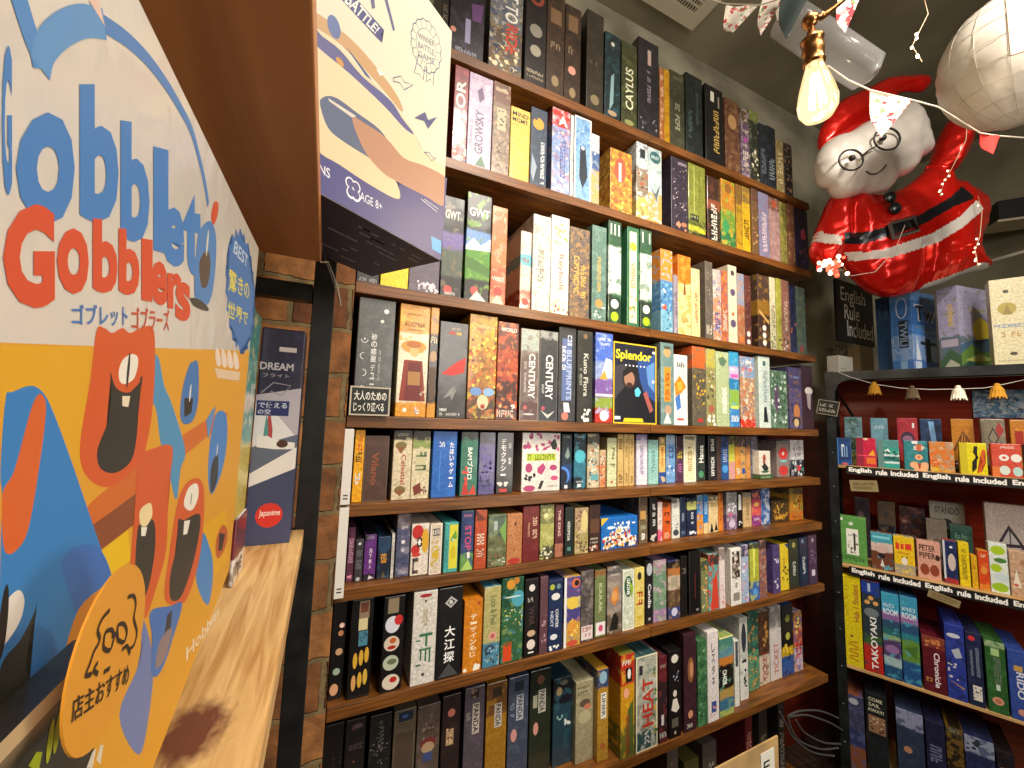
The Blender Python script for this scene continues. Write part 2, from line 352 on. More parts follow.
# ------------------------------------------------------------------ the game boxes of the eight shelves
# x0 x1 top (edges of the spine in the photo) | bands | printed patches | printing | label
ROWS = [
('top', None, '''
440 447 -40|16110e||~,776655,d,.5,.9|near black game box, partly hidden behind the white battle box|
448 483 -45|17131a|3a2c44:.3 0c0a0e:.3|@r,8d86a8,.45,.62,.6,.86;@o,c2806e,.12,.78,.08;~,a39fb0,h,.93,.97,.2,.8;@p,5d3a6a,.6,.45,.95,.42,.9,.6,.65,.62|black box with a pale tower and purple patch on its spine
488 521 -30|6c7078 .55 5a4a38|8a7a5a:.3 3c4a66:.3 c9c0b0:.15|RIDE,c0402a,d,.5,.78,.5,.85;T TO,e8e4dc,d,.2,.48,.45,.85;@h,203050/705030/d8c8a0,.05,.75,.9,.95,22,.07|grey blue travel box with red capitals running down
524 545 -25|181212|2b1a16:.3|@o,8a3a2a,.5,.2,.36;@o,1a1210,.5,.2,.2;@o,8a8578,.5,.5,.3;@o,9a9484,.5,.68,.26;~,b5a98c,h,.86,.89,.1,.9;~,a99a7c,h,.91,.93,.1,.9|black box with stacked round pale emblems
545.5 563.5 -10|3a281a|4a3422:.3 2a1c12:.3|@r,7a5c40,.2,.18,.8,.32;~,8f7c62,h,.5,.56;@e,8a7656,.5,.86,.2,.05|dark brown box with a square tan portrait, left twin
564 580 6|36251a|4a3422:.3 24180f:.3|@r,7a5c40,.2,.1,.8,.26;~,8f7c62,h,.42,.5;@o,d09080,.45,.66,.24;@e,8a7656,.5,.88,.2,.05|dark brown box with tan portrait and round pink sticker
586 603 12|2b241c|3b3226:.35|~,6a5c48,h,.5,.54;@e,7a6c52,.5,.88,.25,.05|tall blackish box standing alone between two gaps
604.5 620 34|15262b|1f3e48:.35 2e5a66:.15|@o,c8c8b8,.5,.12,.12;@p,7fa0a4,.4,.5,.6,.45,.55,.8,.3,.9;@e,a08a70,.5,.92,.3,.03|dark teal box with a wispy light streak
621.5 637 43|3c4226|5a5e38:.3 2a3018:.3|CAYLUS,d9d8b8,u,.3,.78,.25,.75;@e,8a8c58,.5,.93,.3,.03|olive green box with pale capitals running up
637.5 659 41|1c1a20|2a2730:.3|@r,b39a90,.45,.1,.62,.26;~,8f8694,d,.32,.66,.42,.6;@h,808088/50505a,.1,.8,.9,.95,10,.05|broad charcoal box with pink label stub near its top
660 664 68|a8683a|d8b08a:.4||thin orange and white box pressed against a yellow one
664.5 670 70|c89418|a87410:.3||slim mustard yellow box between darker ones
670.5 685 73|3f4030|55563e:.3|~,b8b69c,d,.4,.75,.35,.65;~,8a8a70,h,.06,.1|grey green box with pale script running down
685.5 703 76|15201f|253331:.3|~,58706c,d,.45,.8,.15,.35;~,4c605c,d,.2,.6,.6,.75|teal black box with faint lettering
706 724 88|0e0d0f|1b1a1c:.2|~,c9a85a,d,.3,.85,.45,.75;@r,cfc8b8,.3,.07,.5,.2;@r,807868,.7,.1,.8,.25|glossy black box with gold lettering down the middle
726 740.5 101|6a4630|8a6a4a:.35 4a2c20:.3|@e,b0885a,.5,.3,.3,.1|reddish brown illustrated box leaning out
741 750.5 110|5a4a3a .2 5e5064|a08aa0:.25 c9b8a0:.15|@o,a05090,.5,.45,.25;~,d0c0b0,d,.6,.85|purple brown box with a magenta blob
751 760 112|6f7a3a .15 2a3026|8a8a70:.2|@h,b0b09a/d8d0b0,.1,.5,.9,.9,10,.12|dark box with a lime green top
761 768 125|20262c|2e363e:.3|~,6a747c,d,.4,.8|navy grey box, left of its twin
768.5 777 128|1b2026|2e363e:.3|~,7a848c,d,.5,.85|navy grey box, right of its twin
777.5 785 142|8a7a52|a89868:.35|~,d8c89a,d,.2,.8|tan yellow box near the right end
785.5 793.5 145|242424|8a6a50:.25:60|@h,b08a60/405060,.1,.6,.9,.95,8,.15|last dark box at the right end
'''),
('second', None, '''
451 465.5 58|7a2832|9a3a40:.3 5a1c26:.3|IOLOR,e8d8cc,u,.1,.8,.15,.8;@h,e0d0b8/6a7080/b05040,.0,.82,1,1,30,.12|maroon box with white capitals beside the white battle box
466 490 62|b3a0ba|c4b4ca:.3|GROWSKY,4a3a58,u,.38,.84,.3,.65;~,8a7a96,u,.5,.8,.08,.2;@p,5a4668,.35,.18,.55,.12,.65,.24,.45,.3;@p,507058,.35,.97,.6,.85,.8,.97;~,ece4ee,d,.08,.3,.7,.9|lavender box with dark purple capitals
490.5 508.5 72|6a3e2c .22 7a6450|9c866a:.3 5a4636:.25|~,e0cfb0,h,.06,.1,.15,.85;@r,a8a080,.25,.28,.75,.52;@h,484030/a89878,.2,.3,.8,.5,24,.06;@h,b09878/403028,.05,.6,.95,.98,20,.06|brown box with a windowed tower on the spine
509 528.5 108|d6b44a|e2c466:.3|MIND,1e1a14,h,.06,.12,.08,.9;MGMT,1e1a14,h,.14,.2,.08,.9;~,8a7030,h,.23,.25,.1,.4|mustard box with two short words in black at the top
529 546 108|2e3c50|3c4e66:.3|@o,e0902a,.45,.2,.34;@o,2e3c50,.3,.14,.1;~,d8dce0,u,.38,.95,.62,.85;@p,8a98a8,.1,.6,.4,.75,.2,.95,.05,.85|slate box with an orange creature at the top
551 569 109|c83028 .22 7f98c8|c8a8b8:.3 8a6a8a:.25 e0d0c0:.15|A,f0ece4,h,.08,.19,.35,.85;~,5a5a90,u,.35,.8,.45,.75|periwinkle box with a red top and white letter
569.7 572.5 112|e4e0d8||~,a06050,d,.3,.8|very thin white box edge beside a red topped one
573 590.5 117|7fa8d0|5080b8:.3|@b,ece8e0,.07;@p,1c2634,.35,.35,.65,.35,.8,.7,.5,.85,.3,.72;@o,e8e0d8,.5,.37,.1;@h,dfe8f0,.1,.05,.9,.3,14,.03|white framed blue box with a cloaked figure
591 599 134|c4c8cc .25 3c5c90 .5 c0a060|90a0b0:.3|@o,e8e8e8,.4,.28,.12|small white, blue and sand box beside the cloaked figure
610 632 151|b07a2c|d89a3c:.35 8a4a24:.25 e8c04a:.2|@e,d8503a,.45,.32,.26,.2;@r,ecd8c8,.38,.2,.5,.5;@h,e8d060/9a5a30/607040,.05,.6,.95,.98,22,.06|squat ochre box with a red round emblem
636.5 648 140|b8c4cc .35 8a7a66 .7 c8b060|e0e0dc:.25 706050:.2|@r,20262c,.3,.08,.75,.2;@h,a85030/60452c,.1,.4,.9,.6,10,.1|white spine with a black square near its top
648.5 662 149|b8c4c8 .6 c09850|8fa8a8:.3 d8d8d0:.2|@e,2f5c60,.5,.12,.4,.08;~,d0e0e0,h,.1,.14,.2,.8;@p,506068,.1,.5,.5,.6,.9,.45,.6,.7|white and gold landscape box with a teal oval
671.5 688 150|2a2230|3a3040:.35|@h,c8b8b0/8a7a8a,.1,.05,.95,.8,40,.03;@h,c08060/a06a50,.3,.85,.9,.97,8,.09;~,b8a8b8,h,.05,.09,.3,.95|dark plum box speckled like a starry sky
689 706 154|7a8030 .78 4a5020 .86 c8c030 .93 2a2c20|8c9440:.3 6a6c28:.25|@r,2c3020,.1,.7,.6,.79;~,c8cc90,h,.72,.75,.15,.55;@r,a0a458,.3,.02,.36,.66;@r,5e6424,.62,.02,.66,.66|tall olive green box with a small dark label
708 720.5 178|3c261c .35 8a4a30 .5 2a1c18|6a3a28:.25|~,d8d8c8,u,.4,.95,.3,.75|dark brown box with white lettering running up
721 736 181|b87820 .45 6a9030 .75 2f7040|d89a30:.25 8ab040:.2|@o,8a5a28,.5,.12,.25;@e,3a8a50,.3,.7,.25,.1|box fading from orange down to green
737 743 185|7a5a28 .3 b8901c|8a6a20:.3||ochre box edge with a brown top
743.5 751 187|8a6a30 .25 d0a818|b88c18:.3|~,6a4a18,d,.5,.8|bright yellow box with a brown illustrated top
751.5 759 188|5a4030 .2 6a5030|7a4a3a:.3|@h,c0a060/403020,.1,.2,.9,.9,14,.1|thin brown box beside a yellow one
760 770 192|7c7c98|8a6a7a:.3|~,d8c0c8,u,.3,.9,.3,.75|lilac box with pink lettering running up
770.5 781 192|6a4a3a .2 a07f7c|8a6a68:.35 b8988c:.2|@o,9a4a30,.5,.1,.25|dusty pink box with a brown round top
781.5 788 199|7a7a38|9a8a48:.35 5a4a28:.2||olive yellow speckled thin box
788.5 796 203|6a4230|8a6444:.35 a88a58:.15||rusty orange brown box near the right end
797 809.5 201|1e1c40|2c2454:.3|@p,b04a6a,.4,.35,.7,.3,.85,.45,.65,.5,.4,.48;@h,805070/403a80,.3,.6,.9,.95,8,.1|navy violet box with a pink flower
'''),
('third', None, '''
356 379 195|2a2a2c|3a3a3c:.3|~,a0a0a0,h,.93,.97,.1,.9|dark box hidden behind the blue battle box|
380 407.5 205|e8cc18|f0d830:.2||bright yellow box peeping below the white battle box
408 438.5 200|5a505e|6c6070:.3|@h,d8d4d8/b0a8b0,.3,.88,.98,.99,26,.05|grey mauve box with white speckles along its foot
439.5 461 196|1c1a20 .36 6c5c9c .52 4a5648 .8 1a1a1e|7a6a50:.15|GWT,ddd8d0,h,.14,.23,.1,.8;@o,c84840,.35,.93,.2;~,d8d4cc,h,.95,.98,.2,.7|black box with a violet dusk prairie panel
463.5 488.5 193|1e2022 .35 6a90c8 .5 4f8a2c .8 141418|7aa83c:.2|GWT,e8e6e0,h,.14,.22,.1,.92;@p,d0dce8,0,.5,.3,.42,.6,.48,1,.4,1,.52,0,.54;@p,3a6a20,0,.6,.4,.62,1,.68,1,.76,0,.7;@o,c84840,.4,.9,.16;@p,c8c8c8,.2,.99,.5,.9,.9,.99|black box with blue sky and green hills panel
489.5 505 206|b87850 .3 c87848 .62 b85a38|d8a888:.3|~,e8d0bc,h,.1,.14,.1,.9;WEST,e8dcd0,h,.72,.76,.1,.9;@o,b83028,.5,.87,.28;@p,e0c0a8,.1,.99,.5,.9,.9,.99|terracotta box with a red round seal at the foot
519 530 231|d8d0c4 .3 6ab0c0 .45 d8c8b8 .75 a04a38|c8b8a8:.25|@o,a02828,.5,.9,.3;~,a05038,h,.35,.4|cream box with a turquoise band, brown sides
531 549.5 215|d4d2c8|bab8a8:.35 e8e4dc:.3|@h,a8b0a0/9a9488/c8c8b8,.1,.1,.9,.95,50,.06;~,8c8c80,d,.35,.7,.3,.6|off white box with pale grey flowers
550 568 216|dcdad0|c0bca8:.25|@h,88a058/a8a070,.2,.08,.9,.28,16,.08;Reyholt,8a7c68,d,.36,.78,.35,.7;@h,c0583c/a0a878,.05,.85,.95,.98,12,.07|off white box with green sprigs and script
569 589 228|70604e|8a6c48:.35 4a4a58:.3 a88458:.2|~,d8b458,d,.32,.74,.2,.45;~,d8b458,d,.4,.78,.55,.8;@h,a87848/302c30,.05,.05,.95,.95,40,.05|mottled brown box with gold double line lettering
591.5 606 226|5a7a70|74948a:.3|~,c8a858,d,.3,.7,.35,.6;@o,d88848,.5,.82,.25;@h,c8d0c8/405850,.1,.85,.9,.98,12,.08|sea green box with gold lettering
608 621 213|2a5038 .25 b9c8c0 .72 25382c|3a6a44:.2|THE GALLERIST,f4f4f0,d,.3,.68,.2,.6;@o,d8dcd8,.5,.81,.3;@o,9ac020,.5,.93,.3;@r,e0e4dc,.15,.03,.25,.14;@r,e0e4dc,.45,.03,.55,.14;@r,e0e4dc,.75,.03,.85,.14|green and grey box with pale banner and round logo
627 639 217|2f6a48|3e7a54:.3|@r,e0d8b4,.2,.05,.8,.96;@o,a8b838,.5,.2,.3;VINHOS,c07030,d,.36,.62,.3,.7;@h,c09858/70883c,.25,.68,.75,.92,12,.09|green box with a long cream label
640.5 652 220|2a5038 .25 c3d0c8 .72 25382c|3a6a44:.2|THE GALLERIST,8a9c94,d,.3,.68,.25,.65;@o,d8dcd8,.5,.81,.3;@o,9ac020,.5,.93,.3;@r,e0e4dc,.15,.03,.25,.14;@r,e0e4dc,.75,.03,.85,.14|green and pale grey box at the seam between bookcases
661 673 250|d8862c .38 4a80b0 .75 6aa0b8|88b0c8:.3:60|@o,c0502c,.3,.7,.18;@h,e8e0d0/305880,.05,.42,.95,.98,26,.07|box with orange top above a blue seascape
673.5 678 275|8a8494|a89cb0:.3|~,4a4454,d,.3,.7|slim grey blue box between two orange topped ones
678.5 691.5 256|d8701c .35 e4c68c|e09838:.35|@p,7a4c28,.45,.35,.55,.35,.6,.5,.4,.5;~,a88038,h,.78,.84|cream box with fiery orange top
692 700.5 269|dcc88c|e8d8a4:.3|~,a8342c,d,.35,.8,.4,.7|straw yellow box with red lettering running down
706 713.5 262|5c564e|706458:.35|@h,a09080/40382c,.1,.1,.9,.9,14,.08;~,c8bca8,h,.82,.94,.1,.9|weathered grey box with a wide olive side
714 722 270|b8a8a0 .4 c08a68|7a80a8:.25 d8ccc0:.3|@h,605080/d87830,.1,.1,.9,.95,20,.1;~,405090,u,.6,.85|pale patterned box with purple and orange art
722.5 728.5 271|a85a38|d88838:.35 7c5078:.3|~,e0d0c0,d,.5,.85|orange and purple box beside a cream dotted one
729 738 266|d0c8ac|dcd4bc:.3|@o,5a4a68,.5,.35,.3;@o,5a4a68,.5,.75,.32;@o,4a4048,.5,.1,.22;@o,b8603c,.5,.63,.15|cream box with purple round blotches
738.5 745.5 274|8890a4 .45 a06444|b08868:.3|@o,d87030,.5,.92,.3|grey lavender box fading to copper
746 752 276|54302a|7c4438:.3|@o,d8d0c8,.5,.83,.3;@o,d8d0c8,.5,.94,.28;@h,a87058/402020,.1,.05,.9,.6,10,.12|maroon box with two white discs near its foot
759 771 276|4a3a30 .35 8a6424 .55 3c2820|a0782c:.2|@o,d8d4cc,.5,.72,.16;@o,d8d4cc,.5,.82,.16;@o,d8d4cc,.5,.92,.16;@p,c8a060,.1,.48,.9,.62,.9,.66,.1,.52|dark brown box with three white discs in a column
771.5 777 278|c8c4a0|dcd8b8:.3|@h,60503c/405838,.1,.75,.9,.98,8,.14;~,8a8058,d,.3,.7|cream box with small creatures at the foot
777.5 783 279|9c9c40|b8b458:.35|@h,60503c/d8c8a0,.1,.75,.9,.98,8,.14|yellow green box beside a cream one
783.5 791 281|8a6054|a88070:.3|~,dcc8b0,d,.3,.75,.3,.7;@h,d8d0c0/403028,.1,.8,.9,.98,8,.12|dusty rose box with light lettering running down
791.5 797.5 286|1f2440|303868:.3|@h,c07040/405090,.1,.3,.9,.7,6,.14|slim dark navy box near the right end
798 807 288|4c5c50|6c7c60:.35 3a5870:.2|@o,8a4a40,.4,.92,.25|grey green box at the right end above the wall
'''),
('fourth', None, '''
352 389.5 296|5a5c5c|686a68:.3|@o,e4e4e0,.75,.1,.07;@o,dcdcd8,.65,.19,.05;@a,e8e8e4,.2,.36,.09,180,360;@o,e8e8e4,.2,.355,.025;@a,e8e8e4,.2,.5,.09,90,270;@a,e8e8e4,.2,.64,.09,-90,90;@a,e8e8e4,.2,.78,.09,0,180;砂の惑星,d8d8d4,s,.3,.55,.38,.54;デューン,d0d0cc,s,.56,.84,.4,.52;~,b8b8b4,d,.44,.7,.6,.66|tall translucent grey box with white characters running down
394.5 425.5 294|d8921c .26 e0d4b4 .87 d8931c|f0b840:.12|~,8a5a18,h,.08,.1,.2,.8;AUSTRIA,5a4020,h,.16,.2,.15,.85;~,8a5a18,h,.22,.235,.25,.75;@e,d09a48,.5,.38,.42,.06;@e,e8b878,.52,.42,.15,.05;@e,b8703c,.5,.36,.25,.03;@p,8a3018,.2,.5,.8,.5,.95,.86,.1,.86;@p,6a1c18,.35,.52,.75,.52,.8,.86,.25,.86;@r,a87840,.35,.6,.75,.72;@h,a8a898/c8c0a8,.8,.4,.98,.8,14,.04;@o,f0e8d8,.3,.94,.07;~,e8e0f0,h,.91,.97,.45,.8|orange box with a lady in a straw hat
426 434.5 303|c88a20 .24 241a14 .87 d09020|8a6a4a:.2|@e,b89878,.5,.45,.4,.05;@p,5a4434,.1,.55,.9,.55,.8,.85,.2,.85;~,e8d8b8,h,.27,.33,.1,.9|narrow orange box with an old butler
436 465 322|3a3838|4a4846:.3|~,d8b8a8,h,.06,.08,.4,.7;@r,b04838,.32,.1,.55,.13;@r,c0a848,.58,.1,.75,.13;@p,c83028,.1,.55,.6,.42,.95,.36,.9,.52,.5,.56;@p,8a8a88,.2,.8,.45,.7,.6,.66,.5,.76;@p,8a8a88,.45,.78,.6,.7,.65,.7,.5,.82;MBW,e8e8e4,h,.9,.93,.1,.35;~,e0e0dc,h,.945,.97,.1,.8|charcoal box with a red slash of paint
466 494.5 311|b89420 .4 a87428 .7 4a3826|d8b838:.3 8a4a20:.3 d86828:.2|~,e8d890,h,.1,.13,.3,.9;@h,e8c850/c05020/6a3818,.05,.2,.95,.7,50,.05;@e,6a90c8,.3,.74,.2,.04;@e,8ab0d8,.75,.74,.2,.04;@e,d8c8a0,.55,.84,.2,.07;@r,a03028,.48,.86,.62,.9|golden autumn fantasy box with a small blue lake
495 516.5 322|6c3428 .3 a84428 .6 4a2420|d85a28:.35 38201c:.25 e08848:.12|WORLD,f0e0d8,h,.06,.1,.15,.9;~,d8c8b8,h,.9,.97,.05,.85;9,f4ece4,h,.84,.89,.7,.9;@o,e8b070,.2,.86,.08|fiery red orange box with white word at its top
519 537.5 329|a8b4ac .25 6c5c58 .8 5a3e3c|8c7c74:.25|CENTURY,ecebe6,d,.27,.76,.45,.8;~,c8c0b8,d,.36,.7,.2,.32;@o,c06058,.3,.86,.1;@b,a89888,.03;@e,c8c4bc,.5,.93,.3,.01|brown grey box with large white capitals running down
538 556.5 331|9ca09c .1 3a3c40|2c2c34:.3|CENTURY,f0efea,d,.27,.76,.35,.75;~,c8c8c8,d,.6,.7,.15,.28;@o,b04c5c,.25,.86,.1;@b,70706c,.03;@p,c8c8c4,.1,.88,.5,.97,.9,.88,.5,.93|near black box with large white capitals running down
557.5 575 327|38393c|4a4a4c:.25|@r,5a6c9c,.2,.12,.75,.78;~,d8dcec,d,.08,.2,.5,.75;BLUEPRINTS,a8b8d8,d,.24,.77,.45,.75;~,f4f4f4,d,.2,.46,.2,.4;@p,dcdcdc,.3,.8,.6,.8,.7,.9,.35,.9;@o,d07868,.4,.94,.2|charcoal box with a denim blue strip of capitals
576 592 331|2f302c|3c3d36:.3|Kuno Flora,c8c8bc,d,.25,.72,.4,.7;@o,806048,.5,.06,.14;~,b8b8ac,d,.42,.6,.15,.3;@h,dcdcd4,.3,.86,.8,.98,9,.1|greenish black box with grey serif title
595 612.5 333|4a6cc8 .32 8898c8 .52 7a5aa0 .72 8aa040 .84 b83028|a8b8e0:.2|~,dce4f8,h,.06,.09,.1,.9;~,dce4f8,h,.11,.14,.3,.8;@p,e8dce0,.3,.5,.6,.28,.95,.3,.95,.5;@p,c8983c,.2,.52,.5,.42,.7,.52;@r,c8c0d0,0,.68,1,.71;@o,f0e8e0,.5,.92,.25|sky blue box with purple field and red foot
613 656.5 344|1c2030|24283c:.3|SPL|poster
657 659.8 346|20201e||~,70706c,d,.3,.7|very thin black box right of the yellow framed box
660.5 674 343|6c8a88|8aa49c:.25|@o,c89868,.5,.12,.28;@e,4a5048,.5,.06,.3,.02;@r,d88a2c,.25,.3,.75,.72;~,a84420,d,.32,.7,.35,.65;@o,b09078,.55,.82,.28;@p,e8e0d4,.2,.98,.5,.85,.8,.98|teal box with a face above an orange strip
674.5 688 355|e8e8e4||Ish,505050,h,.1,.18,.2,.75;@p,e88a28,0,.42,.4,.3,.9,.45,.5,.55,.1,.6;@p,f0b040,.2,.4,.6,.38,.6,.5,.3,.52;@p,4878c0,.05,.62,.4,.55,.5,.75,.2,.8;@r,c04840,.2,.9,.7,.93|white box with an orange and blue watercolour splash
693 706.5 341|d8622c .27 5c5648|74684c:.3|@h,d8b038/8a6a30/383c38,.1,.32,.95,.85,40,.07;@r,b83028,.35,.91,.75,.95|olive grey box with an orange top
707 716.5 349|b0a850 .25 8a8450|a89c6c:.3|@o,9a5a48,.5,.78,.3;@h,484840/c8c8a0,.1,.3,.9,.7,14,.1;@h,e8e8e0,.15,.85,.9,.98,8,.12|mossy yellow box beside an orange topped one
717 730 352|a9b88c|b8c49c:.3|WINGSPAN,f0f2e4,d,.48,.82,.45,.8;@p,58745c,.2,.1,.5,.06,.85,.12,.6,.2,.3,.18;@o,d8c060,.4,.06,.08|pale sage box with a flying bird at its top
730.5 740 349|3a9ac8 .2 c8b8d8 .36 2a7ab0 .5 8ab048 .75 3a80c0|60b0d8:.2|@r,d060b0,.1,.3,.9,.35;~,f0f0f0,h,.22,.26,.1,.9;@r,c8d060,.1,.72,.9,.76;~,f0f0f0,h,.85,.93,.1,.9|sky blue box striped with pink and lime
741.5 756 357|7c9cc0 .3 a8886c .88 c83020|c87848:.3:60 e0d8c8:.2|~,f0f0f4,h,.06,.1,.2,.8;~,d03848,h,.16,.21,.1,.8;@h,c85a38/606080/e8c890,.1,.35,.95,.85,36,.06|light blue box with red figures and red foot
760 771.5 354|c8d8d0|dce4dc:.3|~,8098a0,d,.2,.65,.4,.7;@p,1c2428,.4,.72,.6,.7,.75,.92,.35,.92;@o,4a6868,.5,.1,.15|icy white box with a black bell shape
772 788.5 371|5c7c64|8aa898:.3 3a5a44:.3|@p,604868,.2,.3,.4,.25,.5,.6,.35,.75,.2,.6;@h,d8e4dc/385c3c/b8d0c0,.05,.05,.95,.95,40,.06|green forest box with a cloaked purple figure
790.5 803 368|45406c .35 5a5278|7a5a50:.3 303050:.25|@e,b87848,.55,.72,.25,.12;@e,3a3040,.5,.88,.35,.08;~,8a98c0,h,.14,.18;@o,c8b080,.5,.9,.2|purple twilight fantasy box with a glowing figure
803.5 814.5 366|382430|4a3040:.3|@e,d8d4d0,.6,.4,.35,.06;@p,a89ca0,.4,.44,.8,.44,.7,.7,.45,.65|plum box with a white bearded face at the right end
'''),
('fifth', [(350,503),(455,497),(560,490),(648,485),(676,482.5),(758,478),(804,475)], '''
351 361 430|e8a418|f0b830:.2|ぷれ,c03020,s,.06,.3,.3,.8;~,503010,d,.3,.45;~,e8e8e8,h,.6,.75,.2,.8|yellow box behind the upper white panel
361.5 386 436|50382e|5e4438:.3|Vilano,8c4a30,d,.25,.75,.3,.6;@b,6a5448,.03|flat brown box with copper script
390.5 409.5 430|3a322a .14 dccdac|c8b898:.15|~,b8b0a4,h,.04,.08,.2,.8;@e,7a6a34,.4,.22,.3,.06;@p,8a5434,.15,.24,.65,.24,.4,.34;Celestial,a03c28,d,.35,.78,.45,.7;@e,7a6a34,.45,.86,.3,.06;@p,8a5434,.2,.86,.7,.86,.45,.95|cream box with red script between brown domes
410 428 430|3a322a .14 8c9c54 .26 dccfac|b0a878:.15|@e,c8c098,.5,.45,.3,.22;~,6a7c58,d,.3,.6;@p,7a3024,.1,.82,.5,.76,.6,.9,.2,.95;@h,7c4c34,.5,.8,.9,.92,8,.06|cream box with green foliage and red sprig
430.5 455 427|1f62b8|2b70c8:.3|~,e8ecf4,h,.16,.24,.25,.5;たほいやゲーム,f4f4f8,s,.16,.86,.7,.88;@r,3c80d0,.3,.3,.34,.9|royal blue box with white kana running down
459 476.5 431|2f322a .14 2a6c58|388068:.2|BAMブロロ,f0f4e8,d,.25,.74,.4,.72;@p,b83028,.1,.98,.3,.72,.55,.98;@h,d84838,.2,.5,.4,.9,7,.08;@p,c84030,.5,.98,.8,.82,.95,.98|green box with a jagged red mountain
477.5 494 432|2a2830 .18 464074|544c88:.3|@h,6c5c98/302c58,.1,.25,.9,.9,24,.08;~,6c64a0,d,.35,.75|dusky purple box with a dark top
495.5 512.5 430|161212|201a1a:.2|デモクラシー,f0ece8,s,.1,.75,.25,.55;の国,d8d4d0,s,.1,.6,.7,.85;@h,d8d8d4,.1,.82,.7,.86,6,.1;@r,c83838,.2,.92,.65,.97|black box with bold white kana running down
521 559.5 429|dcd4cc|e8e4dc:.3|@h,a8386c/c0487c,.05,.02,.95,.3,16,.05;@p,a83068,.55,.26,.8,.2,.6,.3,.5,.31;@p,201c1c,.72,.18,.85,.1,.92,.22,.88,.3,.78,.28;@r,b8c830,.12,.36,.88,.48;~,7c9020,h,.37,.47,.15,.85;@e,a8386c,.18,.6,.09,.08;@p,b03870,.4,.6,.55,.52,.62,.6,.52,.72,.4,.68;@e,a8386c,.82,.6,.1,.05;@h,201c1c,.1,.7,.35,.8,10,.035;@p,201c1c,.42,.95,.5,.82,.58,.82,.5,.96;@e,c04878,.85,.78,.1,.04;@e,a8386c,.2,.94,.15,.05;~,808060,h,.9,.93,.65,.95|wide white box covered in pink and black fruit
561 571.5 434|0c1c28 .55 1c3c70 .85 0e1a2c|10283c:.3|~,b8c8d0,h,.04,.07,.2,.8;@p,7a9088,.3,.4,.6,.22,.8,.4,.55,.46;@e,4c84d8,.1,.75,.7,.16;@e,0e1828,0,.78,.6,.15;@r,d8dce0,.3,.92,.6,.98|black box with a blue planet
573.5 585.5 433|0f2430 .5 2c7088 .8 122434|3c8ca0:.25|~,b8c8d0,h,.05,.08,.2,.8;@e,4cb0c0,.5,.42,.45,.12;@r,d8dce0,.3,.91,.6,.97;~,c8d0d8,h,.86,.89,.2,.8|black box with a turquoise planet
587 599 433|5c544a .2 b8aa8c|d8ccb0:.3|@h,3c3834/c86838/5a9ca0/e0d8c8,.05,.15,.95,.95,50,.08;@r,60a0a8,.3,.75,.9,.86|busy beige box of small creatures
599.5 605.5 450|c8ac84 .2 c88858|d8c8a8:.3|@h,404870/c05838/e0d0a8,.05,.1,.95,.95,24,.14|short orange and beige box beside the busy beige one
607 616.5 438|c8cca0|d8dcb4:.2|Piña,4c5034,d,.2,.45,.5,.8;~,6c7048,d,.45,.6;@o,a84838,.5,.9,.12|pale lime box with dark handwriting
617.5 623.5 434|c8a868|d4b478:.3|~,604c24,d,.1,.3;~,604c24,d,.7,.95|tan box, leftmost of three alike
624 628.7 434|ccac6c|d4b478:.3|~,604c24,d,.1,.45,.3,.7;~,604c24,d,.75,.95,.3,.7|tan box, middle of three alike
629.2 634 434|cbaa6a|d4b478:.3|~,604c24,d,.1,.4,.3,.7;~,604c24,d,.8,.95,.3,.7|tan box, rightmost of three alike
636.5 647.5 432|9484b0 .12 dcd8e4|cfc8dc:.3|~,6c5890,d,.2,.8,.35,.6|white box with violet lettering and violet top
648.5 658.5 440|8fc0b8|9ccac2:.3|KDFALL,4c7878,d,.25,.75,.35,.65|mint green box with soft lettering at the seam
659.5 665.5 437|a89058 .18 e0b868 .75 1e4c9c|e8cc88:.2|MANNA,b85830,d,.22,.65,.3,.7|sandy yellow box with a blue foot
666.5 675.5 435|a8c0d8 .2 6c9cd0|88b0dc:.3|~,405c98,d,.25,.5;~,c8b478,d,.3,.7,.15,.3;@h,3868a8/e0e8f0,.1,.6,.9,.9,8,.1|powder blue box near the seam
676.5 683.5 436|3c2834 .4 50304c|5c3850:.3|~,d8c838,d,.25,.5;~,a86898,d,.6,.9|dark maroon box with yellow lettering
684 696 435|8c8470 .12 e8e0bc|e0d4a8:.2|@b,f4f0e0,.08;~,b08c3c,d,.25,.85,.35,.65|cream box with tan lettering in a white frame
697 705.5 435|2a3430|38443c:.3|Hansa,f0f0e8,u,.22,.6,.25,.8;@o,4c8c68,.5,.85,.3|green black box with white cursive
709 717 435|1a1c22|262a32:.3|~,e8e8e4,u,.08,.35,.3,.7;~,f0f0ec,u,.48,.9,.3,.7|black box with broken white lettering
717.5 721.5 436|4a3834|5c4440:.3||thin brown box beside black one with white lettering
722 729 436|24345c .25 26508c|3468ac:.3|@o,4898d8,.5,.75,.4;~,a8b8d8,u,.3,.6|navy box with a bright blue disc
729.5 735.5 436|50503c .2 c8c850 .6 d8989c|a8b048:.3||yellow green box turning pink below
736 741 436|504438 .25 d8983c|c8682c:.3|~,e8e0d0,h,.75,.9,.1,.9|amber box, left of its dark topped twin
741.3 746 436|483c38 .25 c89c5c|e0a848:.3 384878:.2|@r,304c98,.2,.75,.8,.88|amber box with a dark top and blue square
746.5 751 436|3a3c50 .3 c88c4c|a87038:.3||slim box with blue top and orange body
751.5 758.5 434|4c4c5c|78809c:.3|~,a8acb8,u,.3,.8|grey lavender box before the small white one
777.5 790 441|706c68 .1 8a7f7a|9c7c78:.2|@e,d03838,.5,.35,.36,.17;@e,7cc8c8,.5,.56,.3,.03;@e,c83c38,.5,.82,.36,.14;@o,f0d0c8,.5,.35,.1|grey box with two red round figures
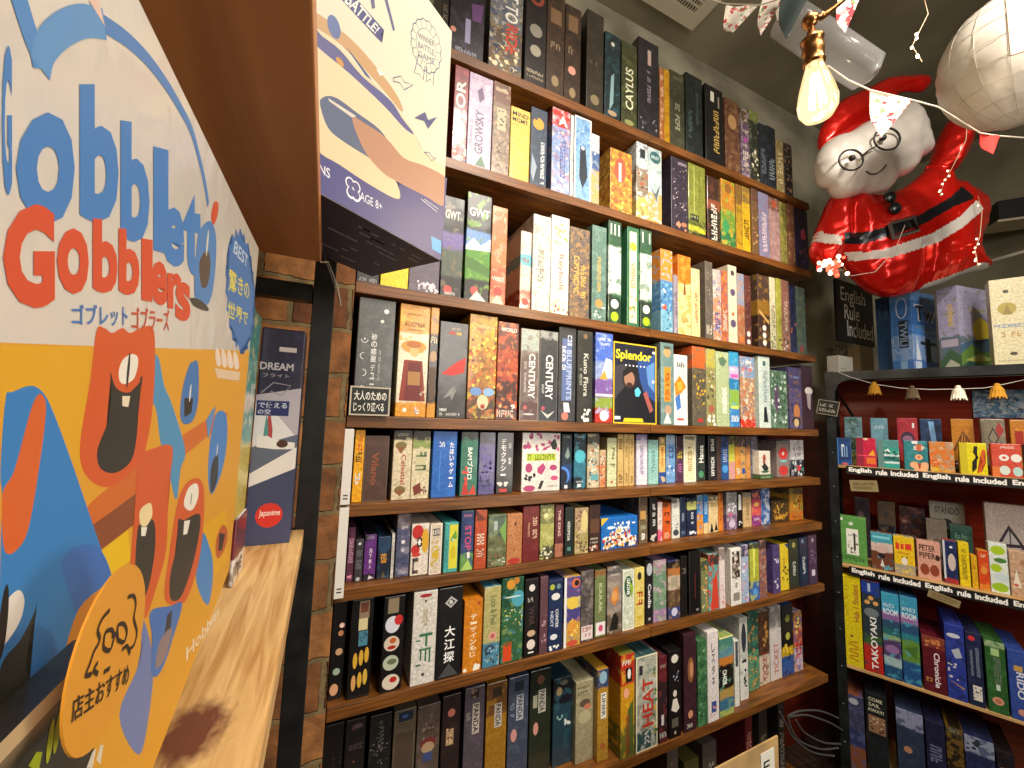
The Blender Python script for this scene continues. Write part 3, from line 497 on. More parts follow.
791.5 804.5 440|d8d8d8 .55 1a2430|9ca0ac:.3|~,383c48,h,.2,.28,.15,.85;~,282c38,h,.36,.46,.2,.8;@e,c84050,.55,.78,.2,.08;@h,3c8c78/d8dcd8,.05,.62,.95,.97,14,.07|white over black box at the right end
'''),
('sixth', [(352,583),(390,578.5),(472,571),(538,560.5),(600,551),(648,543),(720,531.5),(760,525.5),(803,518.5)], '''
345.5 352.5 528|5c2c44|6c3854:.3|~,c89cb0,d,.2,.7;@h,e898a8,.2,.88,.8,.97,5,.15|plum box behind the lower white panel
353.5 361.5 540|3a3638|4a4648:.3|@o,c8c4c0,.5,.1,.2;~,787478,d,.25,.7;@o,b8b8b8,.5,.93,.25|charcoal box with a ring at its foot
362.5 374.5 535|2c2430 .14 64307c .85 241c28|743c90:.3|月下美人,e8d8e8,s,.3,.75,.4,.65;~,a89cb0,h,.04,.1;@p,d8d0d8,.4,.97,.5,.88,.9,.95|purple box with white kanji
376 389 537|25405c .3 1c2434|305070:.3|花,d89c38,h,.4,.55,.2,.75;@r,c88828,.3,.56,.7,.62;@p,5c5040,.35,.98,.5,.8,.7,.98|midnight blue box with a golden character
390 392.8 534|d8d4cc||~,a0a098,d,.2,.8|thin white box edge beside midnight blue one
394.5 408 512|7c6c68 .22 5a5c78|9c94a0:.3 3c4468:.3|~,e8e0dc,h,.2,.25,.15,.85;@o,e0dcdc,.5,.45,.15;@o,c8c8d0,.5,.58,.13;~,c8ccd8,h,.9,.95,.2,.8|slate blue haze box taller than its neighbours
409.5 427.5 524|e8dccc|e8e0d4:.2|@e,c02c28,.35,.16,.32,.14;@e,d8a82c,.78,.34,.2,.24;@e,c03028,.25,.5,.24,.1;8,181414,h,.26,.46,.3,.62;@o,f4f0e8,.46,.36,.1;@e,c84038,.3,.6,.25,.04;~,584840,h,.66,.96,.1,.9|white box with red and gold swirl and numeral
428.5 440.5 524|d8c8b0|e0d4c0:.2|@b,f0e8dc,.08;@r,302c30,.2,.1,.8,.24;~,f0e8d8,h,.12,.22,.2,.8;@e,d0b038,.5,.6,.3,.16;@h,c8a030/d8d4d0,.15,.35,.85,.9,18,.09|white box with a yellow blossom
443 457 523|48a8a4|5cb8ac:.2|@r,d8d038,.35,.04,.95,.92;@p,5c9838,.4,.35,.8,.15,.9,.3,.6,.4;~,f4f4e8,h,.32,.38,.5,.9;@e,c8b820,.65,.6,.2,.14;~,3c7878,d,.3,.8,.08,.25|turquoise box with a yellow front panel
459.5 472.5 508|2c3c68 .55 384c70 .7 6c9c58|3c4c7c:.3|STOP,c84c78,d,.25,.66,.3,.8;~,d07c9c,h,.06,.1;@p,e8e8dc,.5,.7,.7,.68,.75,.78,.55,.8;@p,a8c868,.1,.98,.6,.8,.95,.98|navy box with pink capitals and a green foot
473.5 485.5 507|6c3020 .18 b84c28|c85c34:.3|~,e8d0b8,d,.4,.6;~,d8b09c,d,.65,.8|brick orange box with cream lettering
487 505.5 515|5c6c5c .4 6a6c48|88946c:.3 3c4c34:.2|@p,78a050,.6,.3,.98,.1,.98,.6;@h,d8d0b8/a05038/5c3c28,.1,.75,.95,.95,16,.05;@r,a8b4b0,.3,.12,.5,.3|green countryside box with small figures
506 521.5 514|b87848|c88858:.3|@p,2c1c14,.45,.2,.62,.14,.58,.26;@h,5c3420/8a5030,.15,.35,.85,.75,12,.04;@e,b03028,.5,.93,.4,.06|tan box with a tiny black bird
522 538.5 504|6c1c1c|7c2824:.3|~,e8c8a8,d,.2,.65,.6,.85;~,d8a888,d,.3,.55,.3,.42|deep red box with cream lettering running down
539.5 553.5 504|7c7c48 .35 a8a85c .75 4c4c34|c8c480:.3|@h,282c20/e0dcc0,.1,.8,.95,.98,14,.08;~,dcdca0,h,.08,.12;@o,e0e0a0,.4,.2,.15|leafy yellow green box with a dark foot
554.5 563 505|5c242c .75 a86c54|6c2c34:.3|THE KING,e8c8b8,d,.1,.6,.35,.65|wine red box with pale lettering and tan foot
564.5 573 507|182420|202c28:.3|~,e8e8e0,d,.3,.7,.3,.6;@r,508478,.3,.82,.7,.9|green black box with white lettering running down
574.5 588 508|a88c6c .5 a89860|c8b890:.3|@h,6c4038/d8c8a0/884838,.05,.05,.5,.9,30,.06;@h,3c3428/5c4c30,.3,.7,.95,.95,16,.06;@e,d0c080,.7,.3,.25,.25|straw coloured box with brown figures
589 600 505|382018|48281c:.3|@r,5c3c28,.1,.3,.9,.6;~,d8d0c0,h,.7,.74,.1,.8;~,d8d0c0,h,.78,.82,.1,.8;@h,d8d0c0/a04838,.1,.86,.9,.96,10,.1|dark chocolate box with small white lines of print
601 637.5 517|1c6cc0|2878cc:.2|@p,e0b838,0,0,.2,0,0,.25;@e,e8ecf0,.25,.32,.09,.05;@h,f0f0f0/e8dcd0,.35,.18,.75,.4,22,.03;@h,f0e4d4/c83c30/2c2c38/e8b048/f4f0ec,.25,.42,.78,.7,80,.03;@h,f0e4d4/c83c30/2c2c38/e8b048/f4f0ec,.06,.62,.96,.93,150,.032;@e,e8f0f8,.7,.2,.04,.03;@e,e8f0f8,.88,.22,.05,.03|wide blue box showing a crowd of tiny figures
639 647.5 497|5c4c3c .5 6c5c44|8c7c5c:.25|@r,b88c50,.15,.3,.8,.48;@e,8c8c70,.5,.65,.35,.05;@h,d8d8d0,.3,.75,.7,.9,6,.12|brown box with an amber square at the seam
650 657.5 497|201c1c|2c2828:.2|~,ecece8,d,.15,.65,.35,.7;@h,d8b8a8/c8c0b8,.1,.82,.9,.97,9,.14|black box with white lettering and small figure
658 662.5 502|e8d4cc .7 d85c80|e8c8c8:.2|~,a89890,d,.2,.6|thin white box ending in pink
663 671 503|7c3c1c .12 cc5820|d86828:.3|~,40241c,d,.25,.6;~,f0c8a8,h,.8,.95|orange box with dark lettering beside a white one
672 680 499|706c64 .1 d8d8d0|e4e4dc:.2|@e,3c444c,.5,.85,.35,.08;@h,3c444c/a8b0a8,.2,.4,.8,.75,8,.08;~,8c9494,h,.16,.22|white box with a dark swan-like figure
680.5 686.5 497|1e2c44|2a3c58:.3|~,b8c8d8,u,.4,.6,.3,.6;~,8098b8,h,.85,.92|inky blue box beside a white one
687.5 697 498|1c2434 .1 c8cc78 .3 1a2440|243050:.2|~,e8ecf4,d,.38,.75,.4,.65;@h,d8dce8,.2,.85,.9,.97,6,.1|navy box with a pale yellow top band
697.5 703.5 495|5c88a8 .2 3c84c4 .5 e0943c|e8a858:.3 60a0d0:.2|@h,e8d8b8/b05028,.1,.5,.9,.95,12,.1|box blue above and orange below
704 708.5 495|2878c0 .72 e0c890|3888cc:.2|~,c8dcf0,d,.1,.5|vivid blue box with a cream foot
709 718.5 496|6c6454 .12 dcc08c|e8d4a8:.3|@p,1c1c1c,.1,.98,.3,.72,.5,.98;@p,1c1c1c,.6,.95,.75,.7,.95,.95;~,b08c4c,h,.2,.3,.15,.85|cream box with black silhouettes at the foot
719 723.5 493|8c4820 .2 d87c2c|e8943c:.3|~,8c4420,d,.3,.8|narrow tangerine box beside the silhouettes
727 737.5 492|8c8c8c .35 9c94a0 .6 7c5c80|b8b4b8:.3|@h,e8e8e8,.15,.3,.85,.5,10,.08;@r,c05c80,.2,.55,.5,.65;@e,c8b8d0,.5,.85,.3,.1|grey lilac box with white and pink marks
738 743 493|14140f .5 101010|201c18:.2|@r,dcdcd4,.2,.05,.75,.48;@h,d8d8d4,.2,.7,.8,.9,4,.14|black box with a white upper stripe
743.5 752 493|8c8478 .12 c8a878|d8bc90:.3|~,805c34,d,.3,.85,.4,.65|beige box with brown lettering running down
752.5 761.5 490|483048 .25 b03858 .5 d05050 .7 8c3c80|e07c60:.25|@e,e8b060,.5,.4,.3,.06;~,e8d8f0,h,.78,.84|magenta and scarlet box
762 770.5 488|3c5c98 .6 3868a8|c8d4e0:.45|~,f0f4f8,h,.3,.36;@r,2858a8,.05,.1,.2,.95|blue and white box before the treasure box
772 789 500|3a2c1c|54401f:.35|@e,b8842c,.55,.72,.35,.09;@e,c89838,.4,.8,.25,.06;@h,8c6428/c8983c/5c4420,.15,.1,.9,.9,40,.05|dark box with a golden glow near its foot
790.5 803.5 488|5c4c38 .2 c8882c .65 c86820|a88c38:.35|@h,5c8438/803c20/e0b048,.1,.2,.9,.7,22,.07;~,8c2c18,h,.86,.92,.2,.9|orange and green box at the right end
'''),
('seventh', [(342,702),(434,683.5),(499,666.5),(562,649.3),(593,639),(644,625.6),(666,621),(700,613.7),(742,604.4),(760,600),(781,591.4),(818,584)], '''
325 341.5 603|0e0c0c|181414:.2|@o,d89890,.7,.25,.2;@o,e8d0c0,.68,.25,.14;@e,b87c54,.65,.33,.2,.03;@o,c89c74,.6,.52,.26;@o,9cb09c,.5,.72,.26;@e,d8a078,.4,.9,.3,.06|black box with round stickers, half behind the brick pillar
346 369 600|0c0a0a|141010:.2|@r,8c7860,.35,.02,.8,.2;@r,6c3c2c,.4,.04,.75,.14;@r,d8c898,.35,.2,.75,.32;@r,4c8498,.38,.33,.78,.48;@h,284858,.4,.34,.76,.47,12,.04;@e,d8a838,.28,.62,.1,.08;@e,d8a838,.54,.6,.1,.08;@e,d8a838,.78,.58,.1,.08;@e,d8a060,.26,.84,.1,.08;@e,d8a838,.52,.82,.1,.08;@e,d8b048,.76,.8,.1,.08|black box with six yellow oval stickers
379 401 597|0d0b0b|151111:.2|@r,8c7c64,.2,.02,.7,.18;@e,d8d8e0,.45,.3,.34,.09;@e,c83030,.72,.26,.2,.055;@e,d8c8b4,.45,.5,.36,.08;@e,c06028,.5,.47,.16,.03;@e,b02c20,.45,.54,.2,.02;@e,b8c0a8,.45,.7,.36,.08;@e,687058,.5,.69,.22,.03;@e,dccfbc,.5,.9,.4,.08;@e,b82420,.6,.88,.17,.03|black box with four large sushi-like oval stickers
409.5 434 590|dcd6cc|e4ded6:.3|@e,a02830,.5,.05,.26,.02;@o,3c3c38,.5,.11,.05;~,a89c5c,d,.2,.38,.4,.6;@r,2c6c48,.3,.46,.85,.49;@r,2c6c48,.55,.49,.64,.6;@r,2c6c48,.15,.52,.35,.535;@r,2c6c48,.3,.62,.8,.64;@r,2c6c48,.35,.64,.42,.74;@r,2c6c48,.55,.64,.62,.76;@r,2c6c48,.72,.64,.79,.78;@r,2c6c48,.2,.78,.4,.8;@r,303430,.45,.88,.57,.91|white box with bold green geometric signs
435.5 460 588|131112|1c1a1b:.2|@p,b8b8b4,.5,.1,.78,.16,.5,.23,.25,.17;@p,131112,.5,.125,.68,.16,.5,.205,.35,.17;@o,c8c8c4,.5,.165,.08;大江探,f0f0ec,s,.42,.84,.28,.72;@p,484848,.1,.98,.5,.84,.9,.98|black box with large white kanji and a diamond crest
462 480.5 600|d07c18|dc8c24:.3|テーザインもじ,f4e4c0,s,.2,.8,.35,.7;@h,f4f0e4,.1,.9,.9,.97,8,.09;@o,a03c20,.8,.06,.08;@b,b86c14,.03|orange box with cream kana running down
482 499 587|b4ac70 .7 4c84a0|c4bc84:.25|Lock & Peel,5c6c48,d,.12,.48,.4,.75;@o,d89c8c,.55,.62,.24;@o,b05c54,.55,.62,.12;@e,344c5c,.4,.78,.3,.06;@h,282c30/7cb0c8,.05,.75,.95,.97,16,.07|khaki and blue box with a pink round sticker
500 522 577|1c4c34 .35 34603c|2c7048:.3 88a058:.12 508c9c:.12|@o,d0902c,.4,.08,.2;@o,b8782c,.65,.04,.15;@e,4c9cb0,.75,.26,.3,.1;@e,d8e8d8,.5,.23,.4,.008;@h,d8cc70/e0e8e0,.1,.38,.95,.6,26,.03;@p,d0481c,.12,.78,.48,.76,.5,.98,.1,.98;@e,88542c,.3,.78,.15,.03|jungle green box with an orange creature at its foot
523.5 537.5 579|161010|221a18:.2|@o,d8d4cc,.5,.12,.22;~,c8c0b4,h,.24,.3,.2,.8;WAR,483834,d,.36,.6,.3,.7;@e,c8a888,.5,.7,.3,.04;@o,e0d4c8,.5,.84,.3;@r,e8e4e0,.3,.93,.7,.95|black box with white skull-like badges
539 547 577|604048|704c54:.3|@h,a88088,.3,.55,.7,.85,10,.14|narrow mauve brown box
547.5 562 580|1c2c50|24386c:.2|@o,a8b440,.25,.1,.17;@o,688888,.7,.1,.15;@e,e0e0d8,.5,.24,.3,.05;CONTER,e8e8e4,d,.42,.68,.5,.7;NEXT,c8d0dc,d,.44,.66,.15,.35;@e,d8dce0,.4,.8,.25,.04;@h,f0f0ec,.1,.92,.9,.97,6,.09|navy box with a lime disc and white print
563.5 580 577|5c4c84 .3 d0c478 .45 4c4484 .65 c8a048|8c70a0:.2|@r,e8e8e8,0,0,.14,1;@e,d86c40,.7,.1,.25,.07;@o,201820,.75,.1,.15;@e,e0c048,.5,.38,.34,.09;@e,d8983c,.55,.74,.32,.12;@h,c87430/f0d068,.25,.6,.9,.9,20,.06;@e,c84c38,.5,.95,.35,.04|violet and yellow box with a white left edge
580.5 593 571|5c5450 .75 6c6064|8c8078:.35 38343c:.3|@r,dccfcc,.05,.78,.95,.97;~,a84c44,h,.8,.86,.1,.9;~,a84c44,h,.89,.94,.2,.8|grey stone box with a pink foot label
594.5 605.5 570|8c6038 .1 707c50|88905c:.3|KARAK,b8c090,d,.2,.65,.35,.65;@r,e4dcdc,.1,.78,.95,.97;@e,c84c70,.55,.87,.2,.05|moss green box with an orange top and white foot
607 621.5 566|5c5858 .12 8c8078 .7 6c5c50|b0a090:.3|@p,c87c38,.2,.5,.4,.35,.7,.3,.8,.5,.5,.6;@e,d89c5c,.5,.45,.2,.08;@p,1c1814,.15,.95,.4,.72,.6,.7,.8,.8,.7,.95;@p,c8d0d8,.4,.03,.5,.0,.6,.03;~,d8d0c8,h,.12,.15|stone coloured box with a rust orange beast
622.5 634 570|c8d0b8|dce0cc:.3|@e,28503c,.5,.28,.36,.18;GRONE,f0f4e0,d,.14,.42,.35,.65;@p,8cb428,.6,.2,.95,.3,.8,.5;@h,9cb8a8/e0e8d8,.1,.55,.9,.9,12,.08;@b,f0f0e8,.05|white green box with a dark green oval title
634.5 644.5 568|d8c468|e4d480:.3|@e,2c2818,.5,.14,.2,.07;~,c05828,d,.4,.65;@o,c8a838,.5,.85,.2|butter yellow box with an orange word
646 653 560|1c181c|282428:.2|@e,b0b4b8,.5,.15,.4,.1;Candia,e8e8e4,d,.38,.75,.3,.75;@o,a8a8a8,.5,.92,.16|black box with white lettering at the seam
653.5 666.5 560|a88494 .2 6c8c70 .8 a080a0|88a884:.3 c8a8b8:.2|~,c8c0c8,h,.05,.08|faded pink and green leafy box
668.5 680.5 561|241c1c .12 b8743c .25 c8b49c .5 5c4430 .8 3c4478|8c7450:.25|@r,a09880,.2,.28,.8,.45;@o,c8c8e0,.5,.88,.25|brown striped box with an orange band and blue foot
681.5 687.5 556|14120f|1e1a18:.2|~,787060,d,.2,.3|narrow pitch black box
689.5 701 551|100e0e|1a1616:.2|@b,383434,.04;@e,8c8888,.7,.93,.12,.02;@r,7c2c28,.5,.35,.54,.75|broad pitch black box
701.8 708.5 560|3c4c38 .2 7c8050|d8a050:.3 50806c:.25|@h,d85c38/e8d8a0/3c7870,.1,.3,.9,.95,20,.1|mossy box dotted with orange
709 719.5 554|3c3430 .2 5c9c98|88c0b0:.2 c83c2c:.4|@p,c8402c,.2,.98,.4,.5,.8,.3,.95,.98|teal box with a red flame shape
720 725.7 548|8c8078 .2 e4d4d0|d8bcb8:.3|@h,d07c80,.2,.8,.8,.95,4,.16|pinkish white slim box
731.5 742 548|e8e4dc|f0ece4:.2|@r,3c302c,.14,.06,.86,.52;@h,d8d0c8/a89888,.18,.08,.82,.5,26,.1;~,50443c,d,.3,.7,.35,.6;@r,8c8478,.2,.78,.8,.92|white framed box standing forward
742.5 749.5 545|44485c .2 9cb4cc|c8b0cc:.35|@h,e0e4ec/d06c90,.1,.3,.9,.95,12,.12|powdery blue and lilac box
751 760 543|48483c .1 a8ac3c .68 3868a8|c0c458:.3|@p,d8dc60,.3,.1,.6,.1,.5,.6,.35,.6;@o,5c98d8,.5,.85,.25|lime green box with a blue foot
760.5 767.5 540|4c3834 .15 905c50|b88c78:.3 5c5070:.2|@h,c8a890/703c38,.1,.2,.9,.9,16,.1|reddish brown box with pale figures
773.8 781 545|4c3c6c|5c4c84:.3|~,d8d0e8,d,.15,.4;@h,c8c0d8,.2,.7,.8,.92,6,.1|violet box with a beige side
781.5 789.5 544|e0c428|ecd440:.2|@p,2c3c68,.5,0,1,0,1,.12;~,a86828,d,.3,.6,.3,.5;@h,181810,.1,.5,.9,.9,9,.09|bright yellow box with black marks
790.5 799.5 539|242c20 .1 303424|3c4430:.3|@o,a89c58,.5,.12,.18;~,e0e0d4,d,.4,.75,.35,.65|dark green box with a gold disc
800.5 809 537|16223c|20304c:.3|@o,6c80a8,.4,.08,.15;~,e4e8ec,d,.4,.75,.35,.65|navy box beside the last plum one
810 818 535|442c48|543858:.3|@o,a08ca8,.5,.1,.15;@r,d8ccd8,.3,.7,.7,.82;~,785c80,d,.3,.6|plum box with a white patch at the right end
'''),
('lowest', [(330,790),(620,762),(657,745.5),(697,734.6),(734,709.4),(760,681),(782,674),(804,662)], '''
312 336 727|14100e|201a18:.2|@h,3c3430/584c48,.2,.2,.9,.8,12,.05|blackish box tucked by the brick pillar
338 359 721|1a1514|282020:.2|@o,4c302c,.4,.07,.13;@e,58484a,.6,.06,.25,.02;~,5c4c50,h,.2,.24,.2,.9;@h,5c4458/704c3c,.2,.3,.9,.9,16,.06|dark box with faint reddish lettering
363 386 716|151412|23211e:.3|@o,48463f,.5,.07,.09;~,605e58,d,.1,.3,.4,.65;@h,58544c/8a8478,.1,.15,.9,.8,30,.04|dark box with silvery scratches
388 411 711|5c5040|6c604c:.2|@r,1c2638,.2,.02,.85,.1;@e,3c5888,.5,.06,.15,.015;~,3c3428,h,.12,.13,.2,.8;~,3c3428,h,.145,.155,.3,.7;@r,4a3c30,.1,.2,.9,.9|khaki box with a navy badge
412.5 436 706|54463c|64564a:.3|@h,4c2c28/7c6c5c,.2,.1,.85,.3,18,.06;@e,6c2c28,.5,.34,.35,.05;@e,a88c6c,.5,.38,.28,.05;@r,3c4874,.3,.42,.7,.5|tan box with a red haired girl
438 457 696|241612|321f1a:.3|@o,c07060,.5,.16,.2;@r,a88c6c,.25,.3,.65,.44;@h,c8a878/5c4030,.25,.3,.7,.44,12,.07|dark brown box with a pink round sticker
461 481.5 688|504650|5c505c:.25|@r,2c1c1c,.3,.02,.7,.1;@h,80685c,.32,.03,.68,.09,5,.08;@r,b8aca0,.4,.15,.75,.42;PANDA,2c2428,d,.16,.41,.45,.7;~,a09890,d,.22,.32,.1,.3|mauve box with a vertical banner title
483.5 504.5 683|6c4620 .3 9a6c18|a87a24:.2|@r,33291e,.3,.05,.75,.14;@r,b8b0a4,.4,.2,.75,.42;PANDA,2c2428,d,.21,.41,.45,.7|amber box with a vertical banner title
506 526.5 677|3c4458|4c5468:.3|@r,1c2430,.3,.05,.75,.14;@r,a8acb4,.4,.18,.75,.42;PANDA,242830,d,.19,.41,.45,.7;~,8c94a4,d,.24,.38,.1,.3;@e,c88c88,.3,.55,.15,.06|grey blue box with a vertical banner title
528 549.5 670|141c14 .3 20281c|28301f:.3|@o,5c3c30,.5,.1,.18;@r,b0aca0,.4,.2,.75,.42;PANDA,20201c,d,.21,.41,.45,.7;@r,9c9c84,.15,.24,.35,.36;@e,c88c80,.3,.56,.12,.06|dark green box with a vertical banner title
552 571.5 678|12161c .3 1e3a48|28505c:.25|@e,8c7858,.3,.15,.15,.05;@e,58544c,.55,.06,.2,.03;~,8cb0b0,d,.42,.56,.2,.5;@h,c8d0c8,.6,.5,.9,.6,6,.07|shadowy teal box with a small orange face
573.5 593 681|9c9474|aca484:.3|POINT,3c4434,h,.07,.1,.1,.8;CITY,3c4434,h,.13,.17,.1,.7;@e,5c4c3c,.5,.28,.3,.05;@e,c07058,.65,.33,.2,.035;@e,b0a884,.5,.45,.35,.08|sage beige box with a reclining figure
594.5 608 670|38486c .2 b0842c|c0943c:.2|@e,8cb0c0,.5,.09,.35,.07;@r,e0dcd0,.3,.26,.8,.54;LINER,2c2c28,d,.28,.52,.4,.7;@o,a85c30,.5,.84,.22|mustard box with a framed vertical word
620.5 634.5 654|b83420 .3 c8901c .7 6c6c28|d8a828:.2|~,f0ecd8,h,.06,.11,.1,.9;@r,1c1814,.35,.14,.8,.28;@e,e8e4dc,.6,.2,.12,.05;@e,e0a080,.4,.38,.2,.05;@p,4c5c28,.5,.55,.9,.45,.9,.98,.4,.98;SCOVERIE,8c2c1c,d,.6,.97,.35,.65|red and yellow adventure box with tall dark side
636 657.5 655|a8a898 .5 8c8c7c .8 2c4c50|c8c8b8:.3 70847c:.2|@b,e0dcb8,.05;HEAT,b02c1c,u,.25,.76,.3,.8;~,d8dcd4,u,.8,.94,.4,.6;@h,c0a030/406c30,.82,.1,.95,.9,20,.06;@r,2c2c30,.15,.1,.3,.2|cream framed racing box with big red capitals
659 667.5 656|5c1c24 .3 2c1c20|702830:.3|~,a89c8c,h,.1,.14;@r,c8c4c0,.3,.68,.6,.8;~,c8c4c0,h,.88,.94,.1,.9|dark red box beside the racing one
669 681.5 650|120e0e|1e1818:.2|@e,dcd4c8,.5,.1,.28,.05;@h,8c98a8,.3,.25,.8,.38,6,.06;@e,d0c8bc,.5,.5,.15,.04;@p,d8d0c4,.35,.56,.65,.56,.85,.68,.6,.72,.2,.68;@r,605850,.25,.78,.75,.88;@o,a89888,.5,.94,.1|black box with white dancing skeleton
684.5 697 633|3a1e26|482630:.3|@e,8c5c38,.55,.38,.25,.13;@e,c88c68,.6,.38,.13,.08;@e,c88c6c,.5,.83,.2,.04;~,d8d0c4,h,.92,.96,.2,.8|plum box with a long haired lady
698.5 708 640|3c6c44|588c5c:.35 2c5038:.25|@h,7cb084/284c34,.1,.05,.9,.95,24,.08|leafy green box right of the plum one
708.5 719.5 631|e0d8d4|ece4e0:.2|しスタネ,3c3438,s,.12,.62,.35,.65;@r,3c4c88,.3,.78,.75,.9;@h,c88c8c,.2,.82,.8,.96,6,.08|white box with dark kana running down
720.5 734.5 636|4c8474 .15 5c8c9c .26 c87c30 .36 1c1814 .66 b09048 .78 3c6c88 .92 a8b058|70a088:.15|BOHO,f0f0e8,u,.42,.6,.2,.5;@r,e8e0a0,0,.0,1,.02|striped box of green, blue and orange bands
735.5 740 640|dcdcd4|e8e8e0:.2|@r,484c54,.2,.02,.8,.4|thin white box beside the striped one
741 749 617|c4c4bc .5 dcdcd4|b0b0a8:.2|@e,30343c,.5,.25,.3,.18;@h,202428,.3,.5,.7,.9,10,.12|white box with a heavy black crest
749.5 760 612|2c5448 .5 509070|3c7c64:.3 c89048:.2|@h,d89c50/204c3c,.1,.5,.9,.95,16,.07|sea green box with orange specks
760.5 770.5 611|4c3020 .6 d0c4b0|6c4c34:.25|TICKET,a03424,u,.55,.95,.3,.7;@h,b07c40,.2,.1,.8,.5,8,.12|brown topped travel box with red capitals running up
771.5 782.5 606|8c8884 .3 d8d0cc|c8c4c0:.25|TICKET,b8706c,u,.5,.92,.3,.7;~,a8a4a0,h,.1,.16|white travel box with faded red capitals
783.5 794.5 604|141412 .6 c8a018 .73 2858a0|1e1e1a:.2|@o,b0b048,.5,.45,.2;@o,787c38,.5,.2,.2;@h,e0c038,.1,.55,.9,.7,10,.1|black box with yellow patch and blue foot
795.5 803.5 611|7c5c3c .3 a8503c .6 c8b8c8|d88c58:.3 5060a0:.2|~,d03038,d,.5,.8;@h,e8c870/8c3c38,.1,.1,.9,.5,10,.12|red and cream box at the right end
'''),
]
def parse_row(ri):
    key, base, body = ROWS[ri]; z = ZS[ri]; suffix = {'lowest': 'on the lowest shelf'}.get(key, 'on the %s shelf' % key)
    ztop = (ZS[ri - 1] - TH) if ri else 9
    last = -9; rnd = random.Random(ri + 50); out = []
    for ln in body.strip().split('\n'):
        p = ln.split('|'); x0, x1, yt = map(float, p[0].split())
        if base:
            b = base; xx = min(max(x0, b[0][0]), b[-1][0])
            for (ax, ay), (bx, by) in zip(b, b[1:]):
                if ax <= xx <= bx: yb = ay + (by - ay) * (xx - ax) / (bx - ax); break
            Y = min(1.06, max(1.004, onZ(x0, yb, z).y))
        else: Y = 1.006 + rnd.random() * .010
        # pixel row of the shelf edge under this box
        lo = onY(x0, 384, Y); # find bottom point: iterate so that x0,x1 are read near the foot
        def X(px):
            y = 384.0
            for _ in range(6):
                q = onY(px, y, Y); y += (q.z - z) * 380 / max(.35, q.dot(CW))
                y = max(-60, min(900, y))
            return onY(px, y, Y).x
        a, c = X(x0), X(x1)
        a = max(a, last + .0006)
        if a < XL + .002: a = XL + .002
        if x0 < XMPX(ri) < x1 and a < XM: pass
        h = onY((x0 + x1) / 2, yt, Y).z - z; h = min(h, ztop - z - .006) if ri else h
        last = c; out.append((a, c, Y, h, p, x0))
    return out, z, suffix, key
def XMPX(ri): return 650
POSTER = [None]
for ri in range(8):
    items, z, suffix, key = parse_row(ri)
    for a, c, Y, h, p, x0 in items:
        w = c - a; lab = p[4] if len(p) > 4 else p[3]
        grp = 'game boxes on the %s shelf' % key
        if lab.strip() == 'poster':
            POSTER[0] = (a, c, Y, h, z, grp); continue
        dpt = 1.282 - Y
        dpt = min(dpt, .27)
        0 or game_box(w, h, dpt, p[1], p[2], p[3], lab.strip() + ' ' + suffix, grp, loc=(a, Y, z + .0003))

# two small boxes stacked in the gap of the fifth shelf
_b = onY(760.2, 476, 1.03); _c = onY(773.5, 476, 1.03); _z = ZS[4]; _h1 = .018
game_box(_c.x - _b.x, _h1, .12, '3c5c38', '4c7048:.3', '~,a8b8a0,h,.3,.7,.1,.9', 'flat green box lying under a small white box on the fifth shelf', 'game boxes on the fifth shelf', loc=(_b.x, 1.03, _z + .0003))
_c = onY(771, 476, 1.032); _t = onY(765, 451, 1.032)
game_box(_c.x - _b.x - .001, _t.z - _z - _h1 - .0006, .11, 'e0dccc', 'ece8dc:.2', '@e,a84838,.45,.3,.14,.16;@p,9c5040,.3,.25,.5,.2,.55,.55,.35,.6;@p,24302c,.2,.65,.5,.5,.85,.75,.6,.9,.35,.8;@e,386048,.5,.88,.35,.05', 'small white box with red and black drawing, atop flat green box', 'game boxes on the fifth shelf', loc=(_b.x, 1.032, _z + _h1 + .0006))

# the yellow framed box shown face on
a, c, Y, h, z, grp = POSTER[0]
def jewel_art(F, w, h):
    t = .025 * w
    for R in ((0, 0, w, t), (0, h - t, w, h), (0, t, t, h - t), (w - t, t, w, h - t)): F.rect(*R, 'd8b828')
    u = lambda x: x * w
    v = lambda y: (1 - y) * h
    P = lambda pts, col: F.poly([(u(p), v(q)) for p, q in pts], col)
    P([(.55, .22), (.97, .1), (.97, .72), (.7, .6), (.6, .45)], '2c4c8c')
    P([(.75, .28), (.95, .2), (.95, .6), (.8, .5)], '5c88c0')
    P([(.03, .3), (.3, .26), (.32, .6), (.03, .7)], '3c3840')
    P([(.1, .97), (.08, .66), (.25, .55), (.6, .55), (.85, .72), (.95, .97)], '14141c')
    F.ell(u(.36), v(.44), .17 * w, .13 * h, '2a2222'); F.ell(u(.36), v(.45), .12 * w, .1 * h, '9c7460')
    P([(.2, .36), (.35, .28), (.55, .32), (.6, .4), (.4, .36), (.25, .42)], '1c1818')
    F.ell(u(.36), v(.52), .07 * w, .03 * h, '402820')
    P([(.48, .58), (.56, .54), (.63, .6), (.58, .66), (.5, .66)], '5cc0dc')
    P([(.68, .62), (.76, .58), (.92, .82), (.84, .86)], '9c5450'); F.ell(u(.92), v(.46), .03 * w, .02 * h, 'e8ecf0')
    F.text('Splendor', u(.05), v(.24), u(.88), v(.09), 'e8d82c', 'h', .025)
    for k in range(6): F.ell(u(.28 + k * .085), v(.28), .018 * w, .011 * h, 'e8e8e8', 8)
    P([(.22, .975), (.25, .93), (.66, .93), (.69, .975)], 'e8c420'); F.rect(u(.03), v(.95), u(.16), v(.91), 'c8ccdc'); F.rect(u(.9), v(.1), u(.97), v(.07), 'e8e0d4')
game_box(c - a, h, .045, '1c2030', '24283c:.3', '', 'yellow framed box with painted bearded man shown face on, fourth shelf', grp, loc=(a, Y, z + .0003), fn=jewel_art)

